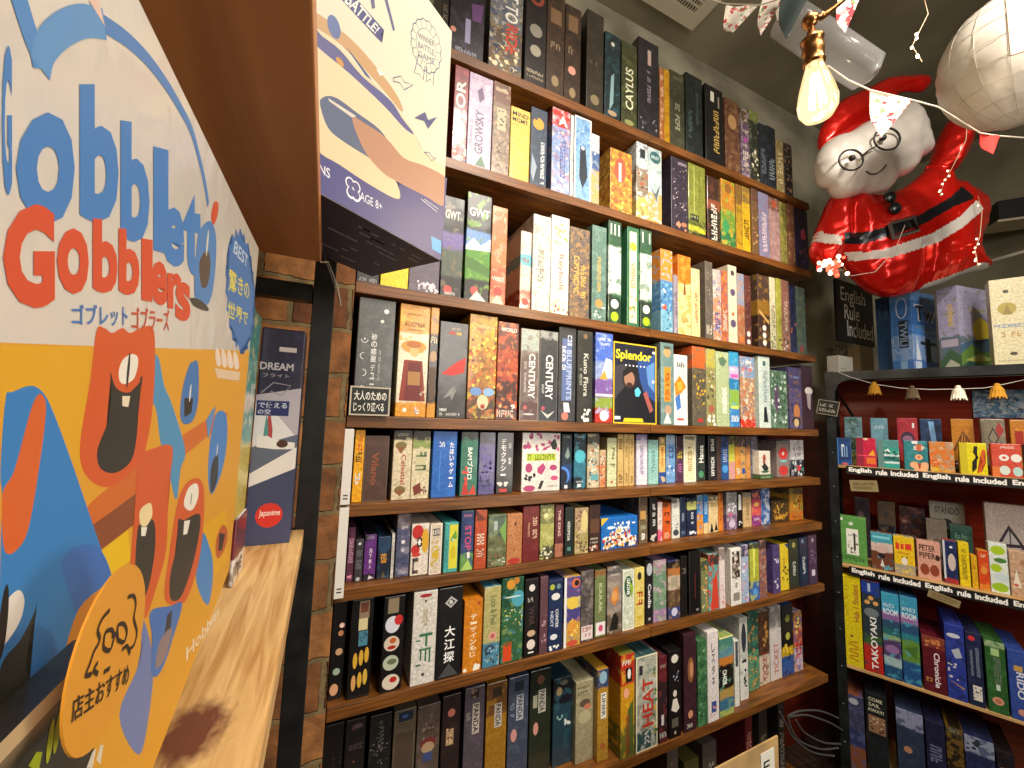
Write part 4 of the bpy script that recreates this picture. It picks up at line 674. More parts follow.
white_p = flat('dedad0', .4, name='white_plastic')
def white_panel(y0, y1, lab):
    p = onY(345, y1, .978); q = onY(345, y0, .978)
    mb = MB(); mb.box(0, .02, 0, .021, 0, q.z - p.z, white_p, .001); F = Face(mb)
    for k in (0, 1): F.rect(.005, .012 + .007 * k, .015, .015 + .007 * k, '222222')
    o = mb.build('white_panel', loc=(.041, .978, p.z)); tag(o, lab, 'panel', 'white upright panels by the pillar')
white_panel(429, 505, 'upper white upright panel between pillar and yellow box')
white_panel(508, 598, 'lower white upright panel between pillar and plum box')


# ------------------------------------------------------------------ chalk signs
def sign_board(name, P0, P1, P2, P3, lab, cat, draw, thick=.006, border=None, group=None):
    """corners: lower left, lower right, upper right, upper left as points on one plane"""
    ex = (P1 - P0).normalized(); ez = (P3 - P0); ez = (ez - ex * ez.dot(ex)).normalized(); ey = ez.cross(ex)
    w = (P1 - P0).dot(ex); h = (P3 - P0).dot(ez)
    mw = Matrix(((ex.x, ey.x, ez.x, P0.x), (ex.y, ey.y, ez.y, P0.y), (ex.z, ey.z, ez.z, P0.z), (0, 0, 0, 1)))
    mb = MB(); mb.box(0, w, 0, thick, 0, h, flat('121110', .5, name='chalkboard_black')); F = Face(mb)
    if border:
        t = border
        for R in ((0, 0, w, t), (0, h - t, w, h), (0, t, t, h - t), (w - t, t, w, h - t)): F.rect(*R, 'b8ae98')
    draw(F, w, h); o = mb.build(name, mw=mw); return tag(o, lab, cat, group)
Ys = .985
def d1(F, w, h):
    F.text('大人のための', .1 * w, .52 * h, .9 * w, .85 * h, 'ece8dc', 'h', .015); F.text('じっくり遊べる', .1 * w, .14 * h, .85 * w, .46 * h, 'ece8dc', 'h', .015)
q = [onY(x, y, Ys) for x, y in ((349, 409), (389.5, 411.5), (390.5, 387), (350, 385.5))]
q[0].z = .0008; q[1].z = .0008
for v in q: v.x = max(v.x, .043)
sign_board('chalk_sign', q[0], q[1], q[2], q[3], 'small black chalk sign with white frame at the foot of tall grey box', 'sign', d1, .006, .0035)

# ------------------------------------------------------------------ left shelving unit beside the camera
ZB = -.179; YE = onZ(304, 529, ZB).y
rb = empty('pine_shelf', (-.16, .25, ZB))
kp = onZ(192, 732, ZB); pine_b = pine.copy(); pine_b.name = 'knotty_pine'; nt = pine_b.node_tree; L = nt.links.new
tc = node(nt, 'ShaderNodeTexCoord'); mp = node(nt, 'ShaderNodeMapping'); mp.inputs['Location'].default_value = (-(kp.x + .16) / .017, -(kp.y - .25) / .026, 0); mp.inputs['Scale'].default_value = (1 / .017, 1 / .026, 0)
L(tc.outputs['Object'], mp.inputs[0]); nzz = node(nt, 'ShaderNodeTexNoise'); nzz.inputs['Scale'].default_value = 2.5; L(mp.outputs[0], nzz.inputs['Vector'])
ln = node(nt, 'ShaderNodeVectorMath', operation='LENGTH'); L(mp.outputs[0], ln.inputs[0]); ad = node(nt, 'ShaderNodeMath', operation='ADD'); L(ln.outputs['Value'], ad.inputs[0]); L(nzz.outputs['Fac'], ad.inputs[1])
mr = node(nt, 'ShaderNodeMapRange'); mr.inputs[1].default_value = 1.75; mr.inputs[2].default_value = 1.1; L(ad.outputs[0], mr.inputs[0])
bs_ = nt.nodes['Principled BSDF']; old = bs_.inputs['Base Color'].links[0].from_socket; mx = node(nt, 'ShaderNodeMix', data_type='RGBA'); L(mr.outputs[0], mx.inputs[0]); L(old, mx.inputs[6]); mx.inputs[7].default_value = hx('6e4030'); L(mx.outputs[2], bs_.inputs['Base Color'])
MB().box(-.30, .1405, -.55, YE - .25, -.028, 0, pine_b, .002).build('board', rb)
MB().box(-.29, .128, -.5, YE - .27, -.052, -.0282, pine).build('batten', rb)
tag(rb, 'light pine shelf board with a knot, under the big gobbling game box', 'shelf')
# knot in the board
upper_wood = noisy('stained_pine', 'a0602c', 'bd7d46', 3, .45, (9, .8, 8), .02, dist=1)
ZU = .203
ru = empty('upper_shelf', (-.16, .25, ZU))
MB().box(-.32, .1405, -.6, .577 - .25, 0, .02, upper_wood, .0015).build('board', ru)
tag(ru, 'stained wooden shelf board overhead, seen from below, carrying white battle box', 'shelf')
rp = empty('metal_stand', (-.021, YE + .012, ZF))
MB().box(-.012, .021, -.0, .03, 0, ZC - ZF, black_metal, .001).build('post', rp, loc=(0, 0, 0))
MB().box(-.30, -.013, .003, .027, 1.688, 1.716, black_metal, .001).build('crossbar', rp)
MB().box(-.30, -.013, .003, .027, 1.29, 1.315, black_metal, .001).build('crossbar', rp)
tag(rp, 'black steel post and crossbars in front of the brick pillar', 'rack frame')
wr = MB(); wr.tube([onZ(321, 262, ZU + .0005), onY(328, 262, .67), onY(337, 285, .68), onY(341, 306, .69)], .0012, flat('b8b0a4', .4)); wr.tube([onY(323, 250, .66), onY(326, 262, .67), onY(333, 280, .68), onY(339, 300, .69)], .0008, flat('8a857c', .4))
tag(wr.build('cable_tie'), 'thin clear cable tie ends hanging below white battle box', 'cable tie')

# ---- the big game box close by
VD = ray(311, 357).normalized(); r1 = ray(229, 570); r2 = ray(259, 248); nn = r1.cross(r2); UP = VD.cross(nn).normalized()
if UP.z < 0: UP = -UP
BH = .27
# P1 = t r1, P1 + BH UP = s r2
def solve2():
    a = r1; b = -r2; c = UP * -BH
    aa, ab, bb, ac, bc = a.dot(a), a.dot(b), b.dot(b), a.dot(c), b.dot(c); D = aa * bb - ab * ab
    return (ac * bb - bc * ab) / D
P1 = r1 * solve2(); BW = .36
O = P1 - VD * BW; DY = UP.cross(VD)
GM = Matrix(((VD.x, DY.x, UP.x, O.x), (VD.y, DY.y, UP.y, O.y), (VD.z, DY.z, UP.z, O.z), (0, 0, 0, 1)))
GN = DY.normalized()
def G(px, py):
    q = onP(px, py, P1, GN) - O; return (q.dot(VD), q.dot(UP))
def card_art(base, name, rough=.4, coat=.5):
    m, nt, b = nmat(name); b.inputs['Base Color'].default_value = hx(base); b.inputs['Roughness'].default_value = rough
    b.inputs['Coat Weight'].default_value = coat; b.inputs['Coat Roughness'].default_value = .10
    tc = node(nt, 'ShaderNodeTexCoord'); n = node(nt, 'ShaderNodeTexNoise'); n.inputs['Scale'].default_value = 26; n.inputs['Detail'].default_value = 3; n.inputs['Distortion'].default_value = 1
    bp = node(nt, 'ShaderNodeBump'); bp.inputs['Strength'].default_value = .35; bp.inputs['Distance'].default_value = .004
    nt.links.new(tc.outputs['Object'], n.inputs['Vector']); nt.links.new(n.outputs['Fac'], bp.inputs['Height']); nt.links.new(bp.outputs[0], b.inputs['Coat Normal']); return m
mb = MB(); mb.box(0, BW, 0, .07, 0, BH, card_art('d9d4cc', 'white_card'), .001); F = Face(mb, 0, .0000015, .00004)
yl = [(0, G(0, 345)[1]), G(60, 346), G(120, 347), G(233, 349)]
yv = min(q[1] for q in yl)
def gp(pts, c):
    if len(pts) > 4: pts = smooth_poly(pts, 5)
    F.poly([G(*p) for p in pts], c)
F.poly([(0, .0), (BW, .0), (BW, G(233, 349)[1]), G(120, 347), (0, G(2, 345)[1])], 'dda02a')
def gcap(pts, c): gp(pts, c)
# yellow lighter and brown patches of the ground
F.poly([G(*q_) for q_ in [(0, 346), (90, 347), (80, 470), (40, 420), (0, 400)]], 'e0a81e')
gp([(88, 520), (135, 480), (140, 520), (98, 552)], '8a4a28')
gp([(132, 470), (215, 415), (215, 430), (92, 525), (86, 508)], 'cf6c28')
gp([(100, 552), (128, 530), (130, 560), (108, 580)], 'e8c010')
gp([(188, 540), (226, 508), (228, 560), (214, 575)], 'e2ac14')
# blue bodies
gp([(5, 400), (12, 392), (38, 388), (60, 430), (110, 575), (118, 590), (95, 625), (70, 672), (40, 700), (0, 732), (0, 560), (2, 500), (0, 470)], '2f80c8')
gp([(62, 560), (95, 545), (112, 580), (98, 600), (80, 620)], '3a70c0')
gp([(78, 610), (110, 583), (98, 600), (66, 665), (60, 672)], 'd88c28')
gp([(2, 495), (4, 550), (18, 548), (30, 520), (45, 420), (42, 395), (32, 405), (14, 470)], 'd86428')
gp([(0, 616), (5, 602), (18, 590), (24, 600), (20, 620), (8, 640), (0, 645)], 'e8e8e4'); F.ell(*G(3, 622), .0012, .007, '181818')
gp([(38, 598), (30, 635), (26, 670), (34, 694), (20, 712), (0, 728), (0, 668), (20, 640), (34, 612)], '28302c')
gp([(150, 360), (158, 357), (164, 385), (172, 405), (185, 450), (180, 470), (176, 500), (168, 470), (160, 440), (156, 410), (150, 395)], '4c94c4')
gp([(200, 540), (205, 535), (213, 565), (208, 605), (196, 580)], '4088cc'); 
gp([(140, 660), (141, 615), (153, 660), (148, 720), (138, 755), (119, 715)], '6c80b8')
# orange tall bodies with open mouths
gp([(96, 331), (104, 328), (112, 333), (122, 328), (130, 333), (141, 328), (154, 332), (153, 400), (145, 450), (133, 470), (112, 486), (95, 484), (82, 468), (80, 440), (90, 380)], 'd45a26')
gp([(110, 372), (116, 388), (130, 392), (142, 376), (139, 400), (136, 440), (130, 462), (114, 473), (100, 468), (97, 450), (108, 420), (111, 395)], '2c2c28')
gp([(120, 382), (134, 375), (140, 380), (132, 390), (124, 392)], 'd45a26')
gp([(119, 368), (124, 358), (133, 354), (138, 360), (134, 378), (124, 384), (119, 380)], 'f0ece0'); F.ell(*G(128, 370), .0009, .0052, '20242c'); gp([(122, 396), (130, 396), (128, 407), (122, 406)], 'ece0c4')
gp([(138, 460), (150, 450), (172, 447), (168, 490), (166, 550), (155, 590), (145, 618), (132, 610), (128, 590), (134, 520)], 'd25c2a')
gp([(137, 532), (140, 524), (153, 520), (155, 545), (150, 580), (143, 600), (135, 598), (135, 560)], '33322c'); gp([(140, 510), (150, 503), (152, 515), (146, 526), (140, 524)], 'f0dca8'); gp([(141, 527), (147, 527), (145, 536), (141, 536)], 'f0ece0')
gp([(178, 500), (190, 480), (202, 482), (204, 510), (199, 560), (186, 600), (172, 605), (164, 596), (168, 560)], 'd25c2a')
gp([(178, 520), (184, 520), (200, 515), (196, 550), (186, 585), (178, 600), (170, 598), (170, 575), (177, 545)], '33322c'); gp([(184, 500), (189, 487), (197, 484), (198, 497), (192, 510), (185, 508)], 'f0ece0'); F.ell(*G(191, 499), .0008, .003, '20242c'); gp([(184, 521), (190, 520), (187, 534), (183, 535)], 'f0ece0')
gp([(188, 368), (192, 362), (198, 364), (198, 400), (193, 420), (184, 424), (180, 415), (182, 390)], '4078b8'); gp([(184, 398), (193, 398), (191, 413), (184, 417)], '2c2820'); F.ell(*G(190, 393), .0012, .004, 'e8e4dc')
gp([(214, 420), (219, 411), (226, 415), (227, 440), (222, 470), (212, 494), (208, 480), (209, 450)], '4484cc'); gp([(213, 460), (218, 455), (217, 480), (211, 493), (210, 475)], '2c3840'); F.ell(*G(217, 450), .0012, .004, 'e8e4dc')
gp([(206, 420), (212, 410), (216, 406), (208, 440)], '5c90c8')
gp([(216, 540), (222, 525), (227, 530), (226, 545), (220, 557), (216, 556)], 'c05c28'); gp([(219, 533), (225, 534), (222, 550), (218, 551)], '3c2c24')
gp([(150, 612), (170, 606), (182, 604), (172, 640), (165, 662), (157, 676), (151, 672), (152, 640)], '3f74bc'); gp([(167, 615), (172, 610), (170, 632), (164, 635)], '30343c'); gp([(160, 640), (172, 628), (166, 655), (158, 668), (155, 664)], '8c7c80')
F.text('Hobbies', 0, 0, 1, 1, 'e8dcc4', 'h', .01, False, quad=[G(186, 662), G(219, 615), G(219, 605), G(186, 648)])
# seals at the far edge
cx = (238, 292)
sb = []
for k in range(44):
    aa = 6.2832 * k / 44; rr = 1 if k % 2 else .86; sb.append(G(240 + 15 * rr * math.cos(aa), 291 - 63 * rr * math.sin(aa) + 8 * math.cos(aa)))
F.poly(sb, '3c74b8')
for (x, y0, y1, n) in ((231, 262, 280, 4), (232, 300, 312, 4)):
    pass
F.text('驚きの', 0, 0, 1, 1, 'e8d83c', 'h', .01, False, quad=[G(228, 290), G(249, 300), G(249, 282), G(229, 268)])
F.text('世界で', 0, 0, 1, 1, 'e8d83c', 'h', .01, False, quad=[G(227, 318), G(247, 326), G(248, 312), G(228, 300)])
F.text('BEST', 0, 0, 1, 1, 'c8d8ec', 'h', .01, False, quad=[G(233, 252), G(247, 268), G(248, 256), G(235, 240)])
for k in range(4):
    x = 216 + 6 * k; gp([(x, 348 + k), (x + 3, 352 + k), (x + 5, 364 + k), (x + 1, 366 + k), (x - 1, 356 + k)], 'e8d8c8')
gp([(214, 368), (240, 372), (239, 381), (217, 378)], 'e0c8a8')
# arched outline
def bandline(pts, w, c):
    out = []
    for i in range(len(pts) - 1):
        p0, p1, p2, p3 = pts[max(0, i - 1)], pts[i], pts[i + 1], pts[min(len(pts) - 1, i + 2)]
        for k in range(6):
            t = k / 6; out.append(tuple(.5 * ((2 * p1[j]) + (-p0[j] + p2[j]) * t + (2 * p0[j] - 5 * p1[j] + 4 * p2[j] - p3[j]) * t * t + (-p0[j] + 3 * p1[j] - 3 * p2[j] + p3[j]) * t ** 3) for j in (0, 1)))
    F.line([G(*p) for p in out + [pts[-1]]], w, c)
bandline([(17, -6), (22, 10), (30, 35), (36, 50), (40, 68)], .0045, '4c8cd0')
bandline([(40, 68), (44, 50), (52, 38), (66, 27), (84, 21), (104, 24)], .0055, '5c98d4')
bandline([(104, 24), (125, 38), (146, 58), (165, 83), (180, 108), (191, 130), (199, 158), (205, 185), (208, 205)], .0034, '4c84c8')
gp([(0, 0), (0, 0.1), (.1, .1)], 'd9d4cc')
# lettering
def letter(ch, x0, yt, x1, yb, c, bold=.035, sk=0):
    a = G(x0, yb); b = G(x1, yb + sk); cc = G(x1, yt + sk); d = G(x0, yt)
    F.text(ch, 0, 0, 1, 1, c, 'h', bold, False, quad=[a, b, cc, d])
for L in (('G', 1, 45, 11, 195), ('o', 15, 112, 74, 224), ('b', 79, 84, 118, 222), ('b', 120, 120, 149, 240), ('l', 153, 146, 168, 250), ('e', 161, 205, 184, 264), ('t', 183, 192, 201, 274)):
    letter(*L, '3f80c8', .04, 4 if L[1] > 100 else 0)
letter('G', 2, 204, 54, 308, 'd44f2c', .05); 
for L in (('o', 56, 227, 88, 293), ('b', 92, 218, 117, 292), ('b', 118, 228, 139, 294), ('l', 141, 238, 152, 300), ('e', 150, 260, 167, 304), ('r', 167, 272, 181, 308), ('s', 175, 281, 190, 320)):
    letter(*L, 'd44f2c', .04, 2)
gp([(194, 290), (197, 240), (203, 225), (211, 222), (216, 240), (214, 280), (208, 304), (198, 300)], '4c84c4'); gp([(199, 262), (207, 250), (210, 265), (207, 285), (201, 286)], '54483c'); F.ell(*G(207, 243), .0015, .006, 'dcd8cc'); gp([(211, 215), (214, 202), (218, 204), (217, 216), (213, 225)], 'd0502c'); gp([(190, 298), (200, 300), (208, 308), (206, 311), (194, 306)], '3c3c38')
letter('ゴブレット', 71, 304, 127, 325, '3f78c0', .015, 1); letter('ゴブラーズ', 131, 307, 169, 329, 'c85030', .015, 2)
gp([(88, 0), (98, 0), (104, 26)], 'e8c8bc')
gbx = mb.build('game_box', mw=GM)
tag(gbx, 'huge close white and orange box with blue and red bubble lettering, left edge', 'game box', 'game boxes on the pine shelf')
# round recommendation card fixed on it
ov = MB(); N = 36; OC = (110, 661)
def opt(k, off): 
    aa = 6.2832 * k / N; x = 30 * math.cos(aa); y = 97 * math.sin(aa); s = .36
    return onP(OC[0] - 6 + x * 1.04 - y * .0 + (y * -.28), OC[1] + y, P1 - GN * off, GN)
fr = [opt(k, .0135) for k in range(N)]; bk = [p + GN * .0004 for p in fr]
oc = flat('de9a30', .4, name='orange_card'); i = ov.mi(oc)
fv = [ov.bm.verts.new(p) for p in fr]; bv = [ov.bm.verts.new(p) for p in bk]
ov.bm.faces.new(fv).material_index = i; ov.bm.faces.new(list(reversed(bv))).material_index = i
for k in range(N): ov.bm.faces.new((fv[k], bv[k], bv[(k + 1) % N], fv[(k + 1) % N])).material_index = i
o = ov.build('shop_card')
# drawing on the card in the frame of the game box
mb2 = MB(); F2 = Face(mb2, 0)
def H(px, py):
    q = onP(px, py, P1 - GN * .0136, GN); return ((q - O).dot(VD), (q - O).dot(UP))
for pts in ([(110, 610), (103, 618), (98, 630), (100, 640), (94, 652), (90, 664), (86, 675), (92, 674)], [(128, 597), (134, 596), (136, 605), (134, 618), (137, 632), (134, 645), (128, 650)], [(104, 640), (106, 632), (112, 630), (114, 638), (110, 650), (104, 648), (104, 640)], [(118, 640), (118, 626), (124, 624), (127, 632), (124, 642), (118, 640)], [(112, 636), (116, 634), (118, 638)], [(98, 662), (94, 670), (98, 674)], [(122, 650), (127, 646), (130, 654)], [(104, 672), (110, 668)]):
    sm_ = []
    for i_ in range(len(pts) - 1):
        p0, p1, p2, p3 = pts[max(0, i_ - 1)], pts[i_], pts[i_ + 1], pts[min(len(pts) - 1, i_ + 2)]
        for k in range(6):
            t = k / 6; sm_.append(tuple(.5 * ((2 * p1[j]) + (-p0[j] + p2[j]) * t + (2 * p0[j] - 5 * p1[j] + 4 * p2[j] - p3[j]) * t * t + (-p0[j] + 3 * p1[j] - 3 * p2[j] + p3[j]) * t ** 3) for j in (0, 1)))
    F2.line([H(*p) for p in sm_ + [pts[-1]]], .0009, '2a2018')
F2.text('店主おすすめ', 0, 0, 1, 1, '2a2018', 'h', .015, False, quad=[H(71, 724), H(128, 684), H(130, 662), H(72, 699)])
c2 = mb2.build('drawing', mw=GM @ Matrix.Translation((0, -.01355, 0)))
c2.parent = o
tag(o, 'orange oval recommendation card with a doodled face and black kanji', 'card')
# dark box lying low in front with a pale rim
A0 = onP(0, 742, P1 - GN * .012, GN); ztp = None
X0 = -.044
def onX(px, py, X): d = ray(px, py); return d * (X / d.x)
p_far = onX(106, 645, X0); 
dk = onX(5, 738, X0).z
mb = MB(); hgt = dk - ZB - .0005; m = art('8a7a60 .05 1c1e18', '2c3026:.3', hgt, 401)
mb.box(0, p_far.y - .03, 0, .006, 0, hgt, m); F = Face(mb)
F.rect(0, hgt - .0035, p_far.y - .03, hgt, 'd2b98c')
def D(px, py): q = onX(px, py, X0); return (q.y - .03, q.z - ZB - .0005)
F.poly([D(28, 766), (D(36, 752)), D(42, 752), D(38, 772)], 'b8c828'); F.ell(*D(50, 741), .001, .004, 'c8d030'); F.ell(*D(57, 732), .001, .004, 'c8d030')
F.poly([D(86, 768), D(92, 752), D(96, 748), D(92, 768)], 'd8d0bc'); F.poly([D(96, 760), D(100, 745), D(103, 745), D(100, 765)], 'd8d0bc')
lw = mb.build('price_board', loc=(X0, .03, ZB + .0005)); lw.rotation_euler = (0, 0, math.pi / 2)
tag(lw, 'dark low board with a pale wooden rim in the bottom left corner', 'board')

# boxes standing farther along the pine shelf
def front_box(x0, yb, x1, yt, Y, dpt, bands, bl, spec, lab, grp, zb=ZB, fn=None, rz=0):
    a = onY(x0, yb, Y); b = onY(x1, yb, Y); t = onY((x0 + x1) / 2, yt, Y)
    return game_box(b.x - a.x, t.z - zb - .0003, dpt, bands, bl, spec, lab, grp, loc=(a.x, Y, zb + .0003), rz=rz, fn=fn)
Yd = .645
def plane_art(F, w, h):
    P = lambda pts, c: F.poly([(p * w, (1 - q) * h) for p, q in pts], c)
    P([(0, .32), (1, .28), (1, .72), (0, .68)], 'b0a8b0'); P([(0, .36), (.45, .4), (1, .52), (1, .6), (0, .56)], 'd8d4d4')
    P([(0, .56), (1, .5), (1, .62), (0, .7)], '5a6274'); P([(0, .68), (1, .56), (1, .66), (0, .76)], 'dcd8d4'); P([(0, .74), (1, .66), (1, 1), (0, 1)], '3c4464')
    P([(.25, .5), (.32, .38), (.42, .48), (.42, .52)], 'a8403c'); P([(.22, .52), (.26, .4), (.34, .5)], '4c8c84')
    P([(.1, .5), (.6, .53), (.95, .54), (.95, .57), (.5, .57), (.1, .56)], 'e0dcd8'); F.ell(.66 * w, .455 * h, .13 * w, .018 * h, '4c2c24')
    F.rect(.02 * w, .585 * h, .75 * w, .655 * h, '20285c'); F.text('で使える', .06 * w, .62 * h, .7 * w, .648 * h, 'd8dce8'); F.text('の空', .06 * w, .592 * h, .34 * w, .615 * h, 'd8dce8')
    F.text('DREAM', .02 * w, .80 * h, .78 * w, .835 * h, 'c4bcc0', 'h', .03); F.rect(.42 * w, .89 * h, .82 * w, .912 * h, 'd0c0bc')
    F.text('フライト', .1 * w, .765 * h, .7 * w, .783 * h, 'a8a0a8'); F.line([(.1 * w, .69 * h), (.35 * w, .74 * h), (.75 * w, .73 * h), (.55 * w, .68 * h), (.3 * w, .70 * h)], .0016, '8c8890')
    F.ell(.5 * w, .13 * h, .3 * w, .055 * h, 'c83024'); F.text('Japanime', .28 * w, .12 * h, .74 * w, .155 * h, 'f0e4dc')
ox = front_box(243, 545, 289, 327, Yd, .05, '221f38 .35 3c3a4c', '2c2848:.3', '', 'navy airliner game box facing out near the black post', 'game boxes on the pine shelf', fn=plane_art)
# boxes edge-on between it and the big one (faces parallel to the shelf run)
def side_box(Y0, Y1, X, ztop, th, bands, bl, spec, lab, rz=math.pi / 2):
    return game_box(Y1 - Y0, ztop - ZB - .0003, th, bands, bl, spec, lab, 'game boxes on the pine shelf', loc=(X, Y0, ZB + .0003), rz=rz)
def side_box(Y0, Y1, X, ztop, th, bands, bl, spec, lab, rz=math.pi / 2):
    return game_box(Y1 - Y0, ztop - ZB - .0003, th, bands, bl, spec, lab, 'game boxes on the pine shelf', loc=(X, Y0, ZB + .0003), rz=rz)
tq = onX(262, 318, -.063)
Qt = onY(262, 318, .635); Qm = onY(245, 540, .555); Qn = onY(245, 508, .555)
side_box(.563, .635, Qt.x, Qt.z, .05, '3c9490 .2 58a8a4 .35 e0dcd0 .42 3c9490 .55 d8c450 .85 c86438', 'd8d4a8:.2', '~,f0f0ec,h,.3,.38,.5,.95', 'teal and yellow box between the big close box and airliner box')
side_box(.50, .555, Qm.x, Qn.z, .004, '6c2430 .6 d8d4cc', '3c1c28:.3', '~,2c2c34,h,.7,.9,.2,.8', 'small maroon card box with a barcode by the airliner box')

# ---- white battle box on the upper shelf
ZT = ZU + .0205
Bc = onZ(441, 261, ZT); Bl = onZ(319, 193, ZT); ex = (Bc - Bl).normalized(); wB = .30; O2 = Bc - ex * wB
ey = Vector((-ex.y, ex.x, 0)); ez = Vector((0, 0, 1))
hB = onP(456, 37, Bc, ey).z - ZT
BM = Matrix(((ex.x, ey.x, 0, O2.x), (ex.y, ey.y, 0, O2.y), (0, 0, 1, ZT), (0, 0, 0, 1)))
def Bq(px, py): q = onP(px, py, Bc, ey) - O2; return (q.dot(ex), q.z)
mb = MB(); mb.box(0, wB, 0, .143, 0, hB, card_art('c6c5b2', 'cream_card', .5, .15), .0008); F = Face(mb)
def bp_(pts, c):
    if len(pts) > 7: pts = smooth_poly(pts, 4)
    F.poly([(min(max(a_, 0), wB - .0004), max(b_, .0004)) for a_, b_ in (Bq(*p) for p in pts)], c)
bp_([(312, 22), (330, 36), (352, 60), (374, 85), (395, 106), (414, 132), (422, 150), (446, 172), (443, 205), (330, 155), (313, 100)], 'd2c0a0')
bp_([(312, 24), (322, 36), (340, 50), (362, 76), (390, 100), (402, 118), (414, 134), (404, 128), (384, 106), (350, 74), (313, 42)], '5c5c88')
bp_([(313, 12), (330, 22), (360, 48), (395, 92), (402, 112), (378, 84), (340, 44), (313, 25)], 'b4926c'); F.ell(*Bq(340, 62), .005, .004, 'b88850')
F.ell(*Bq(334, 27), .008, .012, '5c6c98'); bp_([(376, 68), (384, 74), (380, 76)], 'e0dcd4'); bp_([(346, 46), (372, 80), (366, 76), (352, 56)], '48507c')
bp_([(320, 105), (322, 98), (330, 96), (340, 100), (356, 112), (380, 130), (392, 150), (400, 175), (392, 178), (372, 160), (344, 142), (328, 128)], '58627c')
bp_([(328, 98), (356, 116), (354, 119), (329, 101)], 'c8c0b4')
F.poly([Bq(*q_) for q_ in ((318, 150), (360, 170), (398, 195), (402, 170), (447, 178))] + [(wB - .0004, .0004), (0, .0004), (0, Bq(318, 150)[1])], '46477c')
bp_([(316, 108), (322, 125), (345, 145), (375, 162), (394, 178), (399, 199), (372, 186), (340, 165), (317, 148)], 'd2bd98')
bp_([(352, 118), (366, 124), (386, 138), (404, 158), (425, 166), (447, 180), (445, 206), (425, 196), (398, 182), (382, 172), (364, 150)], 'a97f68')
bp_([(404, 142), (422, 152), (420, 160), (404, 152)], 'd0c0a0')
F.text('NS', 0, 0, 1, 1, 'd8d8dc', 'h', .01, False, quad=[Bq(319, 172), Bq(330, 179), Bq(330, 169), Bq(319, 163)])
F.text('AGE 8+', 0, 0, 1, 1, 'dcdce0', 'h', .0, False, quad=[Bq(360, 200), Bq(382, 211), Bq(382, 203), Bq(360, 191)])
for x, y in ((350, 183), (356, 187), (351, 193), (356, 196)): F.ell(*Bq(x, y), .006, .0065, 'e0e0e4', 14)
for x, y in ((350, 183), (356, 187), (351, 192), (356, 195)): F.ell(*Bq(x, y), .0045, .005, '46477c', 14)
bp_([(431, 236), (441, 241), (441, 254), (432, 249)], '4c9cd0')
bp_([(340, -2), (352, -6), (384, 30), (381, 34), (382, 43), (376, 37)], '4c4c78')
F.text('BATTLE!', 0, 0, 1, 1, 'd8d8cc', 'h', .02, False, quad=[Bq(344, 2), Bq(375, 34), Bq(380, 28), Bq(351, -8)])
bp_([(383, -6), (386, -6), (395, 30), (393, 31)], '5c5c80'); bp_([(369, -8), (374, -4), (375, 8), (372, 9)], '5c5c80')
# rosette
def rq(r_, k, n): a_ = 6.2832 * k / n; return Bq(426 + 14.5 * r_ * math.cos(a_), 46 + 8 * r_ * math.cos(a_) + 25 * r_ * math.sin(a_))
F.line([rq(1 + .07 * (k % 2), k, 32) for k in range(33)], .0012, '58587c'); F.line([rq(.68, k, 24) for k in range(25)], .0008, '7c7c90')
for k in range(16): F.line([rq(.72, k, 16), rq(.98, k, 16)], .0008, '7c7c90')
for k in range(3): F.text(('WINNER', 'BATTLE', 'GAME')[k], 0, 0, 1, 1, '7c7c90', 'h', .0, False, quad=[Bq(418, 38 + 9 * k), Bq(434, 47 + 9 * k), Bq(434, 41 + 9 * k), Bq(418, 32 + 9 * k)])
F.line([Bq(*p) for p in ((419, 54), (414, 73), (419, 74), (423, 80), (425, 66))], .0009, '58587c'); F.line([Bq(*p) for p in ((427, 67), (426, 82), (430, 79), (433, 85), (434, 71))], .0009, '58587c')
F.line([Bq(*p) for p in ((393, 78), (401, 76), (404, 82), (413, 85), (404, 90), (400, 83), (393, 81), (393, 78))], .0009, '58587c')
bp_([(414, 118), (425, 112), (428, 120), (437, 117), (428, 129), (424, 121)], '58587c')
F.line([Bq(*p) for p in ((424, 152), (430, 153), (432, 157), (436, 158), (431, 161), (428, 156), (424, 152))], .0008, '58587c')
F.line([Bq(421, 199), Bq(437, 212)], .001, 'd0d0d8'); F.line([Bq(424, 199), Bq(438, 209)], .0008, 'd0d0d8')
# navy base of the box with fine print
nv = mb.mi(flat('1f1e3c', .45)); bm = mb.bm
vs = [bm.verts.new(p) for p in ((.0005, .0005, -.0003), (wB - .0005, .0005, -.0003), (wB - .0005, .1425, -.0003), (.0005, .1425, -.0003))]; bm.faces.new(list(reversed(vs))).material_index = nv
wi = mb.mi(flat('b4b2c4', .5)); rr = random.Random(9)
for k in range(26):
    x = .16 + rr.random() * .11; y = .02 + .012 * rr.randrange(9); l = .006 + rr.random() * .02
    vs = [bm.verts.new(p) for p in ((x, y, -.0006), (x + l, y, -.0006), (x + l, y + .0018, -.0006), (x, y + .0018, -.0006))]; bm.faces.new(list(reversed(vs))).material_index = wi
bt = mb.build('game_box', mw=BM)
tag(bt, 'cream and navy battle game box jutting over the edge of upper shelf', 'game box')

